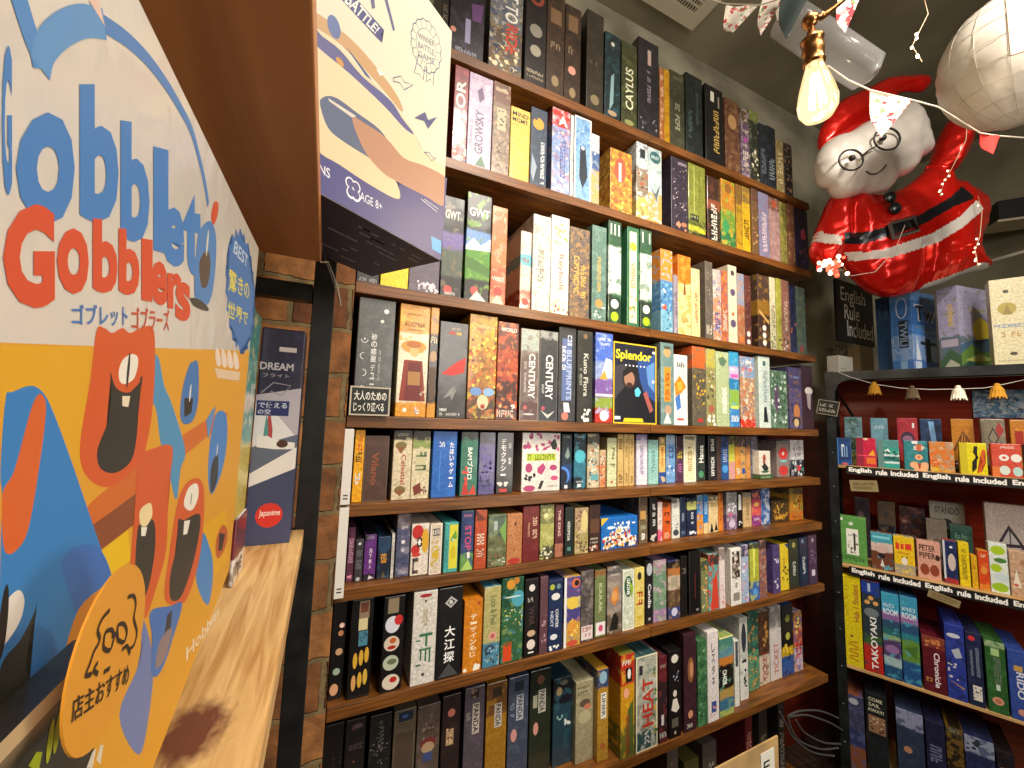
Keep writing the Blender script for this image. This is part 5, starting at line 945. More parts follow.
# ------------------------------------------------------------------ steel rack on the right
RF = Vector((2.07, 1.0, 0)); dS = Vector((.401, -.916, 0)).normalized(); dD = Vector((.916, .401, 0)).normalized()
RZ = math.atan2(dS.y, dS.x); RL = .80; RD = .40
RS = [.262, -.152, -.576, -.988, -1.42]
rk = empty('steel_rack', (RF.x, RF.y, ZF), RZ)
for nm, x, y in (('post', -.034, 0), ('post', -.034, RD - .03), ('post', RL, 0), ('post', RL, RD - .03)):
    m = MB(); m.box(x, x + .034, y, y + .003, 0, .265 - ZF, rack_metal); m.box(x, x + .003, y, y + .034, 0, .265 - ZF, rack_metal)
    pst = m.build('post', rk)
    if y == 0 and x < 0:
        for k in range(12): MB().sphere((x + .017, y - .001, .05 + k * .15), .0035, flat('8a8a86', .3, .8), 8).build('bolt', pst)
tp = MB(); tp.box(-.034, RL + .034, 0, RD, .258 - ZF, .262 - ZF, rack_metal); tp.box(-.034, RL + .034, -.003, 0, .225 - ZF, .262 - ZF, rack_metal); tp.build('top_panel', rk)
gs = MB()
g = [(0, .226), (.05, .226), (.028, .218), (.012, .204), (.003, .18), (0, .16)]
gv = [gs.bm.verts.new((x, -.002, z - ZF)) for x, z in g]; gs.bm.faces.new(gv).material_index = gs.mi(rack_metal); gs.build('corner_gusset', rk)
rack_pine = noisy('rack_board_wood', 'a9824e', 'd0a870', 5, .45, (3, 14, 10), .04)
for z in RS[1:]:
    MB().box(0, RL, .004, RD - .02, z - .012 - ZF, z - ZF, rack_pine, .001).build('shelf_board', rk)
red_gloss = noisy('glossy_dark_red_board', '7c2210', '94301a', 3, .22, (1, 1, 14), .1)
MB().box(0, RL, RD - .016, RD - .004, 0, .255 - ZF, red_gloss).build('back_panel', rk)
MB().tube([(.0, .03, .19 - ZF), (.06, .30, .06 - ZF)], .006, rack_metal, 6).build('brace', rk)
tag(rk, 'dark slotted steel rack with pine shelves on the right', 'rack')
struct(MB().box(1.936, 2.6, 1.262, 1.298, ZF, .045, red_wood).build('trim_1'))
def rs(px, py, d): q = onP(px, py, RF + dD * d, dD) - RF; return q.dot(dS), q.z
def rsx(px, z, d):
    y = 500.
    for _ in range(8):
        q = onP(px, y, RF + dD * d, dD); y += (q.z - z) * 380 / max(.3, q.dot(CW))
    return (q - RF).dot(dS), y
def rloc(s, d, z): v = RF + dS * s + dD * d; return Vector((v.x, v.y, z))
# banners
for k, (z, nm) in enumerate(((RS[1], 'upper'), (RS[2], 'lower'))):
    s0, _ = rs(846 if k == 0 else 849, 468 if k == 0 else 568, -.003)
    mb = MB(); L = RL - s0; mb.box(0, L, 0, .002, 0, .034, flat('14110f', .5)); F = Face(mb)
    st = .009; q_ = 1.2 if k == 0 else 1.16
    for j in range(5):
        F.text('English', st, .006, st + .062 * q_, .030, 'f2f0ea', 'h', .045, False); F.text('rule', st + .072 * q_, .0065, st + .102 * q_, .029, 'f2f0ea', 'h', .045, False); F.text('included', st + .110 * q_, .0075, st + .177 * q_, .029, 'f2f0ea', 'h', .045, False); st += .188 * q_
        if st + .18 * q_ > L: break
    o = mb.build('banner', loc=rloc(s0, -.005, z - .036)); o.rotation_euler = (0, 0, RZ)
    tag(o, nm + ' long black banner repeating English rule included in white', 'banner', 'black banners along the rack')
def rbox(x0, x1, yt, z, d, dpt, bands, bl, spec, lab, grp, rz=0, name='game_box', tilt=0):
    s0, yb = rsx(x0, z, d); s1, _ = rsx(x1, z, d); top = rs((x0 + x1) / 2, yt, d)[1]
    o = game_box(max(.012, s1 - s0), max(.03, top - z - .0003), dpt, bands, bl, spec, lab, grp, name, loc=rloc(s0, d, z + .0003), rz=RZ + rz)
    return o
z1, z2, z3, z4 = RS[1:]
G1 = 'small game boxes on the upper rack shelf'
for r in (
 (835.5, 852, 438, 'blue box with white columns at the left end, front row', '17407c', '2458a0:.3', '@r,3c78c0,0,0,.22,1;@r,b8d0e8,.4,.25,.48,.7;@r,8cb0d8,.56,.3,.62,.7;@r,8cb0d8,.7,.3,.76,.7;@o,e8f0f0,.5,.28,.1;@r,0c2c60,.3,.72,.9,.78;@e,c86050,.6,.95,.2,.04'),
 (857, 877, 438, 'crimson box with a yellow triangle, front row', 'c81840 .62 c02038', 'd83060:.2', '@r,901c38,0,0,.36,1;@p,e8a820,.6,.6,.85,.4,.95,.6;@r,e07028,.5,.68,.95,.9;@r,e84868,.05,.6,.95,.63;@e,e8c8a8,.5,.04,.12,.04'),
 (878.5, 900, 440, 'teal box with white stripes, front row', '4c8c8c .3 28a08c .5 e0e8e4 .58 287c74 .75 d8ece8 .82 30a098', '58b0a0:.15', '@r,5c8480,0,0,.3,1;@p,e4ecea,.3,.4,.5,.3,.6,.42,.45,.48;@h,144848,.3,.42,.9,.5,6,.07;@h,144848,.3,.62,.95,.72,8,.06'),
 (905, 929, 441, 'turquoise box with a peach snowman shape, front row', '2c8088', '46a0a4:.3 286c74:.2', '@r,e8e8e8,.35,.0,.6,.1;@e,c86840,.65,.22,.2,.12;~,f0e8d8,h,.18,.3,.4,.9;@o,e8b080,.62,.55,.17;@o,c84840,.62,.55,.06;@o,e8b080,.42,.82,.2;@o,e8b080,.85,.82,.2;@r,e8b080,.4,.8,.95,1;@p,a8402c,.55,.75,.7,.75,.65,.95,.6,.95'),
 (930.5, 955.5, 442, 'orange smoky watercolour box, front row', 'd87c2c .85 e0b428', 'e8642c:.35 a8a088:.3 d8c8a0:.12', ''),
 (961, 988.5, 443, 'bright yellow box with wavy black and red lines, front row', 'e8d818', 'f0e428:.2', '@r,c8b820,0,0,.28,1;@p,241c18,.55,.1,.68,.1,.6,.3,.7,.45,.55,.65,.6,.8,.42,.95,.5,.75,.45,.6,.6,.45,.5,.3;@p,d85c20,.85,.18,.95,.22,.88,.45,.95,.6,.8,.7,.78,.9,.6,.95,.68,.8,.72,.65,.85,.55,.75,.4'),
 (993, 1023.5, 444, 'coral box with four white round shapes, front row', 'd8503c', 'e06048:.2', '~,f0d8cc,h,.07,.14,.3,.8;@o,f0ece4,.42,.42,.17;@o,d8503c,.42,.42,.07;@e,f0ece4,.82,.42,.18,.12;@e,d8e4dc,.42,.8,.18,.14;@e,b8dcd8,.84,.82,.16,.14;@r,e07838,0,.7,.25,1'),
 (1027, 1052, 445, 'dark green box past the coral one, front row', '28483c', '386450:.3', '~,e0dcc8,h,.2,.3')):
    rbox(r[0], r[1], r[2], z1, .012, .035, r[4], r[5], r[6], r[3], G1)
for r in (
 (846, 864, 417, 'green and blue landscape card box, back row', '6c98a4 .45 2c4c34 .75 a8b048', '385c48:.3 a8c8d0:.15', '@p,c8c868,.3,1,.9,.7,1,1'),
 (872.5, 890, 418, 'pale blue and salmon card box, back row', '70a4b8 .7 b0605c', '80b0c0:.3', '~,c8dce4,h,.15,.22'),
 (899, 920, 418, 'red card box with a dark oval, back row', 'a82838 .75 c83830', 'b83c48:.3', '@e,3c2440,.5,.42,.34,.15;@e,8c6480,.5,.42,.24,.07;@r,e8e0e0,.75,.1,.85,.2'),
 (922.5, 944.5, 419, 'dark blue card box with a light streak, back row', '1c3458', '2c4c80:.3', '@p,7cacdc,.4,.05,.65,.05,.85,.95,.6,.95'),
 (954, 977, 419, 'ochre card box with sun rays and white word, back row', 'c07c24 .78 40281c', 'd08c30:.2', '@p,5c3018,.5,.2,.54,.2,.6,.75,.5,.75;@p,5c3018,.45,.25,.48,.25,.32,.75,.2,.75;@p,5c3018,.56,.25,.6,.25,.85,.75,.72,.75;@p,5c3018,.4,.3,.44,.32,.12,.62,.04,.6;@p,5c3018,.62,.32,.66,.3,.98,.58,.94,.64;SCOUT,f0ecdc,h,.82,.95,.1,.95'),
 (984, 1009, 419, 'grey card box with red and blue diamonds, back row', '88806c', '9c9480:.2', '@p,403c38,.5,.15,.75,.35,.5,.5,.25,.35;@p,88806c,.5,.2,.68,.35,.5,.45,.32,.35;@p,a83838,.75,.05,.95,.2,.75,.35,.6,.2;@p,384870,.8,.4,.98,.55,.8,.72,.62,.55;@p,a84840,.3,.5,.45,.62,.3,.75,.15,.62;@r,d8d4cc,.1,.88,.3,.95'),
 (1014, 1036, 420, 'orange card box with red letter at the frame edge, back row', 'c88028 .75 e8b030', 'd89038:.2', '@r,a82c20,.2,.2,.6,.5')):
    rbox(r[0], r[1], r[2], z1, .11, .03, r[4], r[5], r[6], r[3], G1, name='card_game_box')
G2 = 'game boxes on the middle rack shelf'
for r in (
 (839, 868, 517, .012, 'green box with a white tower picture at the left end', '5c9848', '68a454:.2', '@r,e8e8dc,.3,.26,.72,.8;@h,a0a094/605c54,.35,.3,.7,.76,20,.04;@r,3c3834,.55,.35,.62,.7;@o,d8dccc,.48,.15,.08;@r,d8e4d0,.08,.04,.2,.1;~,2c5c2c,h,.84,.92,.1,.9'),
 (872, 894, 533, .012, 'small box with teal top and brown cup picture', '489cb0 .28 d8bcb0 .5 6c3c28', '58a8b8:.15', '@r,80d0dc,.1,.1,.9,.16;@e,c8a8a0,.5,.45,.3,.1;@o,28181c,.5,.62,.16;@p,d8d0c8,.4,.9,.5,.7,.6,.9'),
 (895, 916, 537, .012, 'small yellow box with red letters and a bird', 'e8c01c .75 a8a088', 'f0cc30:.2', '@r,d83828,.1,.18,.28,.36;@r,d83828,.34,.2,.5,.34;@r,d83828,.56,.18,.86,.34;@p,484038,.35,.5,.5,.75,.7,.48,.5,.6;@e,e8e0d0,.5,.65,.15,.1;~,a83020,h,.42,.46'),
 (918.5, 942, 542, .012, 'small pale pink box with a brown title and two dark discs', 'd8a08c', 'e0b09c:.2', 'PETER,3c1c18,h,.1,.26,.1,.8;PIPER,3c1c18,h,.3,.46,.1,.8;@e,8c4028,.3,.75,.2,.15;@e,8c4028,.72,.75,.2,.15;@e,3c2018,.88,.4,.1,.08'),
 (945, 959, 541, .012, 'navy card box with a pale egg shape and red foot', '1c2858 .88 a83030', '2c3868:.2', '@r,c8ccd4,0,0,.15,.9;@e,c8b8b0,.6,.5,.28,.2;@o,e8e8e8,.6,.15,.12'),
 (960.5, 971.5, 543, .012, 'tall narrow yellow card box beside the navy one', 'e8cc14', 'f0d828:.2', '~,6c5c14,d,.15,.85,.3,.7'),
 (973, 979, 556, .012, 'short amber card box beside the tall yellow one', 'e0ac1c', 'd88c1c:.2', '~,9c4c14,h,.3,.4'),
 (980, 991, 551, .012, 'small orange red card box', 'd8481c .85 e0a028', 'e07030:.3', '~,e8c8a0,h,.1,.18;@e,e09038,.5,.5,.3,.1'),
 (991.5, 1010.5, 544, .012, 'white box with lime green waves', 'e0e8e0', 'e8f0e8:.2', '@e,a8c820,.5,.14,.4,.09;@e,487c38,.6,.34,.35,.05;@e,a8c820,.35,.5,.3,.08;@e,c8d8dc,.6,.68,.4,.08;@e,98c028,.5,.88,.45,.09'),
 (1012, 1034, 552, .012, 'beige box with a pale figure at the frame edge', 'c8a484', 'd8b898:.3 a87058:.2', '@p,e8e0cc,.1,.8,.3,.4,.5,.8;@o,c86850,.25,.75,.12;@o,c89078,.3,.3,.1'),
 (857, 872, 498, .20, 'dark mauve picture box standing behind the green one', '2c2430', '54404c:.3 3c2c38:.3', '@e,6c5058,.4,.3,.2,.08'),
 (880, 898, 502, .20, 'dark landscape box behind the yellow bird box', '5c4c3c .4 141c28', '7c644c:.2 2c4048:.2', '@p,688078,.1,.6,.9,.7,.3,.75'),
 (902, 928, 508, .20, 'dark reddish picture box behind the pink one', '341c20', '7c4c40:.3 34384c:.2', '@o,986c60,.2,.25,.1;@o,806864,.55,.5,.1;@o,8c5c50,.35,.6,.08'),
 (933, 969, 503, .24, 'grey white box with a title and black bowl shape', 'a8a498', 'b0aca0:.2', 'STANDO,3c3c40,h,.07,.17,.15,.85;@e,242428,.5,.3,.13,.06;@e,242428,.5,.42,.1,.03'),
 (929, 950, 520, .15, 'brownish grey box with a faint wreath', '84786c', '90847a:.2', '@e,5c5448,.5,.55,.33,.2;@e,84786c,.5,.55,.24,.14'),
 (953, 976, 526, .15, 'dark green square box before the grey white one', '2c5048', '3c685c:.3', '~,6c9c84,h,.15,.25;@p,88a898,.1,.3,.8,.35,.4,.4'),
 (990, 1034, 505, .15, 'large pinkish white box with a dark diamond window', 'c8bab4', 'd4c8c4:.2', '@p,3c3040,.55,.25,.9,.5,.6,.78,.25,.5;@p,c4c0c0,.55,.31,.82,.5,.59,.72,.33,.5;@r,3c3040,.55,.3,.58,.75;@p,3c3040,.3,.49,.85,.47,.85,.51,.3,.53;@e,b85840,.15,.68,.18,.12;@e,d8b8ac,.2,.78,.2,.12;@p,5c646c,.4,.95,.6,.82,.9,.95')):
    rbox(r[0], r[1], r[2], z2, .03 if r[3] < .1 else r[3], .04 if r[3] < .1 else .035, r[5], r[6], r[7], r[4] + ', rack', G2)
G3 = 'game boxes on the lower rack shelf'
for r in (
 (842.5, 864, 577, 'tall bright yellow box with purple script, left end', 'd8c414', 'e0cc20:.3', 'Hab 1 Student,a0542c,u,.08,.5,.62,.9;~,b89c1c,u,.1,.45,.2,.4;ハハハ,a83018,u,.72,.94,.35,.8;@o,4c4010,.5,.67,.07'),
 (865, 884, 582, 'navy and red box with slanted white capitals', '1c3c98 .15 28343c .6 3c5c30 .7 b82820', '30404c:.2', 'TAKOYAKI,ecece8,u,.4,.96,.4,.75;@o,d89c58,.3,.24,.15;@o,d89c58,.75,.24,.15;@o,d89c58,.5,.19,.15;@r,a8b8d8,.35,.03,.5,.12;@e,6c7478,.5,.35,.4,.05'),
 (885, 903, 594, 'blue box with mauve band, left of its twin', '3c9cc0 .22 88609c .32 2c4c68 .42 2c6468 .5 8cac80 .55 503c68 .75 a0bcc0 .85 204c74', '4ca4c0:.15', 'ROOM,dce8f0,h,.19,.26,.1,.9;~,c8dce8,h,.13,.17,.1,.9;@e,8c689c,.5,.66,.4,.05'),
 (904, 922, 598, 'blue box with mauve band and green field', '3c94b8 .22 986ca0 .32 285078 .42 2c7c88 .5 608c38 .75 205088', '4ca4c0:.15', 'ROOM,dce8f0,h,.19,.26,.1,.9;~,c8dce8,h,.13,.17,.1,.9;@p,486c28,.1,.6,.9,.55,.8,.7'),
 (924.5, 948, 638, 'maroon box with small white title', '84402c .2 581420', '6c1c2c:.3', 'Chronicle,e8dce0,d,.28,.9,.5,.75;~,c89048,h,.75,.82,.1,.4;@h,c87848,.1,.05,.9,.18,14,.08'),
 (948.5, 968.5, 626, 'royal blue box with white paper planes', '2c3c98', '38489c:.3 20285c:.2', '@e,c8ccd8,.45,.15,.35,.03;@p,b0b4c0,.3,.35,.7,.3,.85,.42,.5,.45;@h,c8c8c8,.1,.5,.6,.75,8,.08;@p,a88058,.1,.75,.9,.82,.8,.84;~,c8ccdc,h,.86,.93,.2,.8'),
 (969.5, 986, 634, 'dark blue box with red badge and a barcode', '1c2444', '283058:.3', '@o,d03038,.4,.08,.22;@r,dcd8cc,.3,.72,.85,.92;@h,2c2c2c,.35,.75,.8,.9,16,.05;~,8c94a8,d,.2,.6,.6,.8;~,8c94a8,d,.25,.6,.25,.4'),
 (989, 1010, 643, 'forest green box with a round pink sticker', '98b488 .08 2c5c2c', '3c7038:.3', '@r,a8c888,.3,.1,.7,.2;~,6c7868,d,.22,.6,.4,.75;@r,c8d4c4,.45,.6,.65,.68;@o,d89c80,.5,.83,.28;@o,b87458,.5,.83,.18'),
 (1012, 1032, 652, 'blue box with vertical white letters at the frame edge', '3450a0', '2c4490:.3', 'RIDO,dce0ec,d,.25,.75,.4,.8;@r,c89c50,.3,.22,.75,.3;@o,d0907c,.6,.88,.25')):
    rbox(r[0], r[1], r[2], z3, .006, .20, r[4], r[5], r[6], r[3] + ', lower rack shelf', G3)
G4 = 'game boxes on the bottom rack shelf'
for r in (
 (850, 867, 697, 'box fading from night blue to orange', '3c3c58 .45 2c3460 .65 7c4830', '505880:.3', '@e,a8a8b8,.4,.08,.3,.04'),
 (869, 891, 696, 'black box with cream title and ship picture', '14181c', '1c2428:.3', 'COME,c8c4a8,h,.05,.09,.15,.8;SAIL,c8c4a8,h,.11,.15,.15,.7;AWAY!,c8c4a8,h,.17,.21,.1,.85;@r,8c684c,.12,.25,.9,.44;@h,c8a88c/342820,.15,.26,.88,.43,20,.06'),
 (900, 928, 713, 'slate box with a pale lilac lid band', '8c90b0 .2 28344c', '344058:.3', '@o,b07c5c,.4,.45,.16;@o,c09070,.4,.75,.2'),
 (930, 950, 724, 'dusky indigo box among dark ones', '1c1c38', '2c2850:.3', '~,6c6c90,d,.2,.6'),
 (951, 969, 730, 'olive gold box among dark ones', '3c3828 .1 241c10', '7c5c24:.4', '~,8c8868,h,.02,.06'),
 (970, 1001, 741, 'navy box with a pale lilac lid band', '9098b0 .18 20284c', '2c3864:.3', '@o,c08c78,.5,.4,.18;@h,303040,.1,.02,.9,.15,8,.08'),
 (1003, 1022, 755, 'near black box at the right end', '181418', '2c2028:.3', '@o,8c5c3c,.3,.2,.15')):
    rbox(r[0], r[1], r[2], z4, .02, .20, r[4], r[5], r[6], r[3] + ', bottom rack shelf', G4)
# price cards under the banners
def price_card(pts, d, lab):
    q = [rs(x, y, d) for x, y in pts]; mb = MB(); F = Face(mb)
    x0, zz0 = q[0]; w = q[1][0] - q[0][0]; h = q[3][1] - q[0][1]
    mb.box(0, w, 0, .001, 0, h, flat('8a7850', .6)); F.scrib(w * .12, h * .55, w * .9, h * .8, '4a3c20', 'h', random.Random(2)); F.scrib(w * .12, h * .2, w * .8, h * .42, '4a3c20', 'h', random.Random(5))
    o = mb.build('price_card', loc=rloc(x0, d, zz0)); o.rotation_euler = (0, -math.atan2(q[1][1] - q[0][1], w), RZ); tag(o, lab, 'price card', 'tan price cards on the rack')
price_card([(851, 491), (879, 492), (878, 481), (850, 480)], -.006, 'tan price card below the upper banner')
price_card([(927, 596), (960, 609), (966, 599), (929, 589)], -.007, 'tan tilted price card below the lower banner')
# tassel garland
def rp3(px, py, d=-.012): s, z = rs(px, py, d); return rloc(s, d, z)
gpts = [(838, 372), (850, 377), (874, 384), (900, 388), (930, 389.5), (958, 389), (985, 388), (1005, 384), (1028, 379)]
MB_ = MB(); MB_.tube([rp3(*p) for p in gpts], .0012, flat('e8e4da', .7), 6)
ga = empty('tassel_garland', rp3(930, 389)); mwi = ga.matrix_world
def child(o, par):
    o.parent = par; o.matrix_parent_inverse = Matrix.Translation(par.location).inverted(); return o
child(MB_.build('cord'), ga)
for px, py, c in ((874, 384, 'c08a24'), (912, 388, '5a4a34'), (958, 388, 'efe6d2'), (997, 386, 'd09428')):
    p = rp3(px, py, -.013); m = MB(); mt = noisy('wool_' + c, c, c, 60, .9, bump=.5)
    m.tube([p + Vector((0, 0, .003)), p + Vector((0, 0, -.004)), p + Vector((0, 0, -.012)), p + Vector((0, 0, -.040))], [.005, .012, .017, .021], mt, 14)
    for k in range(14):
        a = 6.28 * k / 14; m.tube([p + Vector((.015 * math.cos(a), .015 * math.sin(a), -.012)), p + Vector((.021 * math.cos(a), .021 * math.sin(a), -.044 - .002 * (k % 3)))], .002, mt, 5)
    m.sphere(p + Vector((0, 0, .002)), .009, mt, 10)
    child(m.build('tassel'), ga)
tag(ga, 'white cord with yellow, brown and cream wool tassels across the rack top', 'garland')
# small sign on the post
q = [rloc(*(lambda t: (t[0], -.012, t[1]))(rs(x, y, -.012))) for x, y in ((816, 413), (837, 416.5), (839, 403), (818, 399))]
sign_board('chalk_sign', q[0], q[1], q[2], q[3], 'tiny black sign with pale border hung on the rack post', 'sign', lambda F, w, h: (F.scrib(w * .1, h * .55, w * .85, h * .75, 'b8b0a0', 'h', random.Random(1)), F.scrib(w * .1, h * .2, w * .9, h * .42, 'b8b0a0', 'h', random.Random(2))), .003, .0022)

# boxes on top of the rack (standing nearly square to the room)
ZR = RS[0] + .0004
def corner_box(xl, xc, xr, ytop, d, rz, bands, bl, spec, lab, fn=None, name='game_box', sidefn=None, yb=364):
    xl += 4.5; xc += 4.5; xr += 4.5; C0 = onP(xc, yb, RF + dD * d, dD); ax = Vector((math.cos(rz), math.sin(rz), 0)); ay = Vector((-math.sin(rz), math.cos(rz), 0))
    R = onP(xr, yb - 5, C0, ay); w = (R - C0).dot(ax); L = onP(xl, yb, C0, ax); dp = max(.05, (L - C0).dot(ay))
    h = onP(xc, ytop, C0, ay).z - ZR
    SEED[0] += 1; mb = MB(); mb.box(0, w, 0, dp, 0, h, art(bands, bl, h, SEED[0]), .001); F = Face(mb); F.lim = (w, h); prints(F, spec, w, h, random.Random(5))
    if sidefn:   # printed on the left side: draw on a second face then turn it
        m2 = MB(); F2 = Face(m2); sidefn(F2, dp, h); M2 = Matrix.Rotation(-math.pi / 2, 4, 'Z')
        for v in m2.bm.verts: v.co = Vector((v.co.y, dp - v.co.x, v.co.z))
        tmp = bpy.data.meshes.new('side'); m2.bm.to_mesh(tmp); n0 = len(mb.mats)
        bmx = bmesh.new(); bmx.from_mesh(tmp)
        for f in bmx.faces:
            nf = mb.bm.faces.new([mb.bm.verts.new(v.co) for v in f.verts]); nf.material_index = mb.mi(m2.mats[f.material_index])
        bmx.free(); bpy.data.meshes.remove(tmp)
    o = mb.build(name, loc=(C0.x, C0.y, ZR)); o.rotation_euler = (0, 0, rz); tag(o, lab, 'game box', 'game boxes on top of the rack'); print('corner', lab, C0, w, dp, h); return o
def side_blue(F, w, h):
    pts = [(w * (.55 + .24 * math.cos(6.2832 * k / 20)), h * (.8 + .13 * math.sin(6.2832 * k / 20))) for k in range(21)]
    F.line(pts, .003, 'd8dce8'); F.rect(w * .38, h * .3, w * .8, h * .64, '20242c'); F.text('TWILI', w * .42, h * .32, w * .76, h * .62, '88a0c0', 'd', .02); F.rect(w * .4, h * .04, w * .7, h * .14, '88b0d8'); F.scrib(w * .15, h * .35, w * .3, h * .6, '3c5c8c', 'd', random.Random(3))
def side_land(F, w, h):
    F.text('cities', w * .5, h * .5, w * .8, h * .8, 'c8a850', 'd', .02); F.poly([(0, 0), (w, 0), (w, h * .4), (w * .5, h * .36), (0, h * .38)], '586878'); F.poly([(0, 0), (w, 0), (w, h * .15), (w * .5, h * .25), (0, h * .1)], '3c5c44'); F.rect(w * .1, h * .27, w * .9, h * .36, 'a8a0b0'); F.poly([(w * .1, .0), (w * .5, h * .12), (w * .9, h * .05), (w * .9, 0)], 'a8ac98')
corner_box(888, 910, 934, 291, .12, -.1, '6ca0d8 .12 3c74b8 .42 4880c8 .55 88a8d8 .85 4878c0', '4c84c8:.2', 'Tw,d8dce4,h,.16,.37,.11,.98;Tw,1a1c20,h,.175,.355,.16,.93;@r,5c7c88,.1,.44,.95,.46;@r,2c3038,.5,.58,.7,.86;@e,b0c4e4,.85,.75,.14,.12;@p,d8e0ec,.1,.85,.15,.55,.3,.85;@r,c8d8ec,.05,.87,.3,.97;@r,2c3038,.3,.62,.95,.66;~,a8b870,h,.48,.52,.5,.95', 'bright blue box with bold dark letters on top of the rack', sidefn=side_blue)
corner_box(875.5, 887, 891, 297, .19, -.1, '2c5484', '345c8c:.2', '', 'shadowed narrow blue box behind the bright blue one, rack top', sidefn=lambda F, w, h: F.line([(w * (.55 + .25 * math.cos(6.2832 * k / 20)), h * (.8 + .1 * math.sin(6.2832 * k / 20))) for k in range(21)], .003, '5c80a8'))
corner_box(936, 957.5, 993, 286, .075, -.16, '9c98b8 .6 5c6c7c .75 4c6448', 'a8a0c0:.2 6c8450:.12', '@o,d8c030,.6,.52,.24;@p,3c5c78,0,.72,.25,.66,.55,.7,.8,.6,1,.66,1,.85,0,.85;@p,587c38,0,.82,.3,.7,.6,.78,1,.74,1,.92,.5,.98,0,.95;@p,a8b060,.1,.9,.5,.8,.9,.86,.5,.9;@p,2c4c48,0,.98,.2,.9,.6,.95,1,.9,1,1,0,1;~,c8b878,h,.26,.3,.3,.9;~,b0a8c8,h,.08,.12,.2,.8;@r,3c6088,.86,.6,1,.95', 'lilac landscape box with yellow sun on top of the rack', sidefn=side_land, yb=362)
corner_box(990.5, 990, 1030, 280, .03, -1.12, 'd8cfa8', 'e0d8b4:.2', '@e,4c4838,.42,.15,.08,.02;@e,a89848,.42,.35,.25,.07;@p,8c7c3c,.3,.42,.42,.3,.55,.42;~,7088b0,h,.53,.57,.05,.95;~,b89858,h,.62,.68,.2,.75;@e,4c4030,.5,.87,.1,.02;~,a89868,h,.94,.96,.1,.9', 'cream box with an ochre tree emblem at the rack top right', yb=358)

# black sign and the pots beside it
q = [onY(x, y, 1.06) for x, y in ((838, 340), (875, 347.5), (881, 287), (834, 278))]
def esign(F, w, h):
    F.text('English', w * .12, h * .60, w * .78, h * .90, 'ece8e0', 'h', -.0); F.text('Rule', w * .2, h * .38, w * .60, h * .62, 'ece8e0', 'h', -.0); F.text('Included', w * .26, h * .10, w * .96, h * .36, 'ece8e0', 'h', 0)
sg = sign_board('chalk_sign', q[0], q[1], q[2], q[3], 'black board with white handwriting English Rule Included above the rack', 'sign', esign, .01)
def small_block(px0, px1, yt, Y, c, lab, cat, name, dpt=.05):
    a = onY(px0, 364, Y); b = onY(px1, 364, Y); t = onY(px0, yt, Y); m = MB(); m.box(0, b.x - a.x, 0, dpt, 0, t.z - ZR, noisy(name + '_card', c, c, 20, .7), .002); F = Face(m); F.rect(.1 * (b.x - a.x), .3 * (t.z - ZR), .5 * (b.x - a.x), .34 * (t.z - ZR), '8a8578')
    o = m.build(name, loc=(a.x, Y, ZR)); tag(o, lab, cat); return o
P_ = small_block(839, 853, 355, 1.03, 'c8c4b8', 'small white box at the rack top left corner', 'box', 'small_box')
small_block(860, 874, 345, 1.06, '9c8a68', 'small tan box behind the black handwriting board', 'box', 'small_box')
pc = MB(); rr = random.Random(8)
for k in range(40):
    c = Vector((P_.location.x + .03 + rr.uniform(-.035, .04), 1.055 + rr.uniform(-.015, .015), onY(840, 355, 1.03).z + .006)); 
    tip = c + Vector((rr.uniform(-.03, .03), rr.uniform(-.02, .02), rr.uniform(.015, .05)))
    pc.tube([c, (c + tip) / 2 + Vector((0, 0, .006)), tip], [.002, .004, .0008], flat('4a3420' if k % 3 else '3a3a20', .8), 5)
tag(pc.build('dried_plant'), 'dark brown dried plant on small white box', 'plant')

# ------------------------------------------------------------------ foil balloon figure
def foil(c, name, rough=.2, metal=.85):
    m, nt, b = nmat(name); b.inputs['Base Color'].default_value = hx(c); b.inputs['Roughness'].default_value = rough; b.inputs['Metallic'].default_value = metal
    b.inputs['Coat Weight'].default_value = .3
    tc = node(nt, 'ShaderNodeTexCoord'); n = node(nt, 'ShaderNodeTexNoise'); n.inputs['Scale'].default_value = 9; n.inputs['Detail'].default_value = 2; n.inputs['Distortion'].default_value = 1.5
    bp = node(nt, 'ShaderNodeBump'); bp.inputs['Strength'].default_value = .25; bp.inputs['Distance'].default_value = .015
    nt.links.new(tc.outputs['Object'], n.inputs['Vector']); nt.links.new(n.outputs['Fac'], bp.inputs['Height']); nt.links.new(bp.outputs[0], b.inputs['Normal']); return m
M_RED = foil('dc1c12', 'red_foil', .25, .55); M_WHT = foil('c4beb6', 'white_foil', .4, .05); M_BLK = foil('14161a', 'black_foil', .3, .2); M_GRY = foil('9a9690', 'silver_foil', .25, .8); M_SKIN = foil('c8a08c', 'pale_pink_foil', .4, .1)
def inside(p, poly):
    x, y = p; r = False; n = len(poly)
    for i in range(n):
        x1, y1 = poly[i]; x2, y2 = poly[i - 1]
        if (y1 > y) != (y2 > y) and x < (x2 - x1) * (y - y1) / (y2 - y1) + x1: r = not r
    return r
def segd(p, a, b):
    px, py = p; ax, ay = a; bx, by = b; dx, dy = bx - ax, by - ay; t = max(0, min(1, ((px - ax) * dx + (py - ay) * dy) / (dx * dx + dy * dy + 1e-12)))
    qx, qy = ax + t * dx, ay + t * dy; return math.hypot(px - qx, py - qy), (qx, qy)
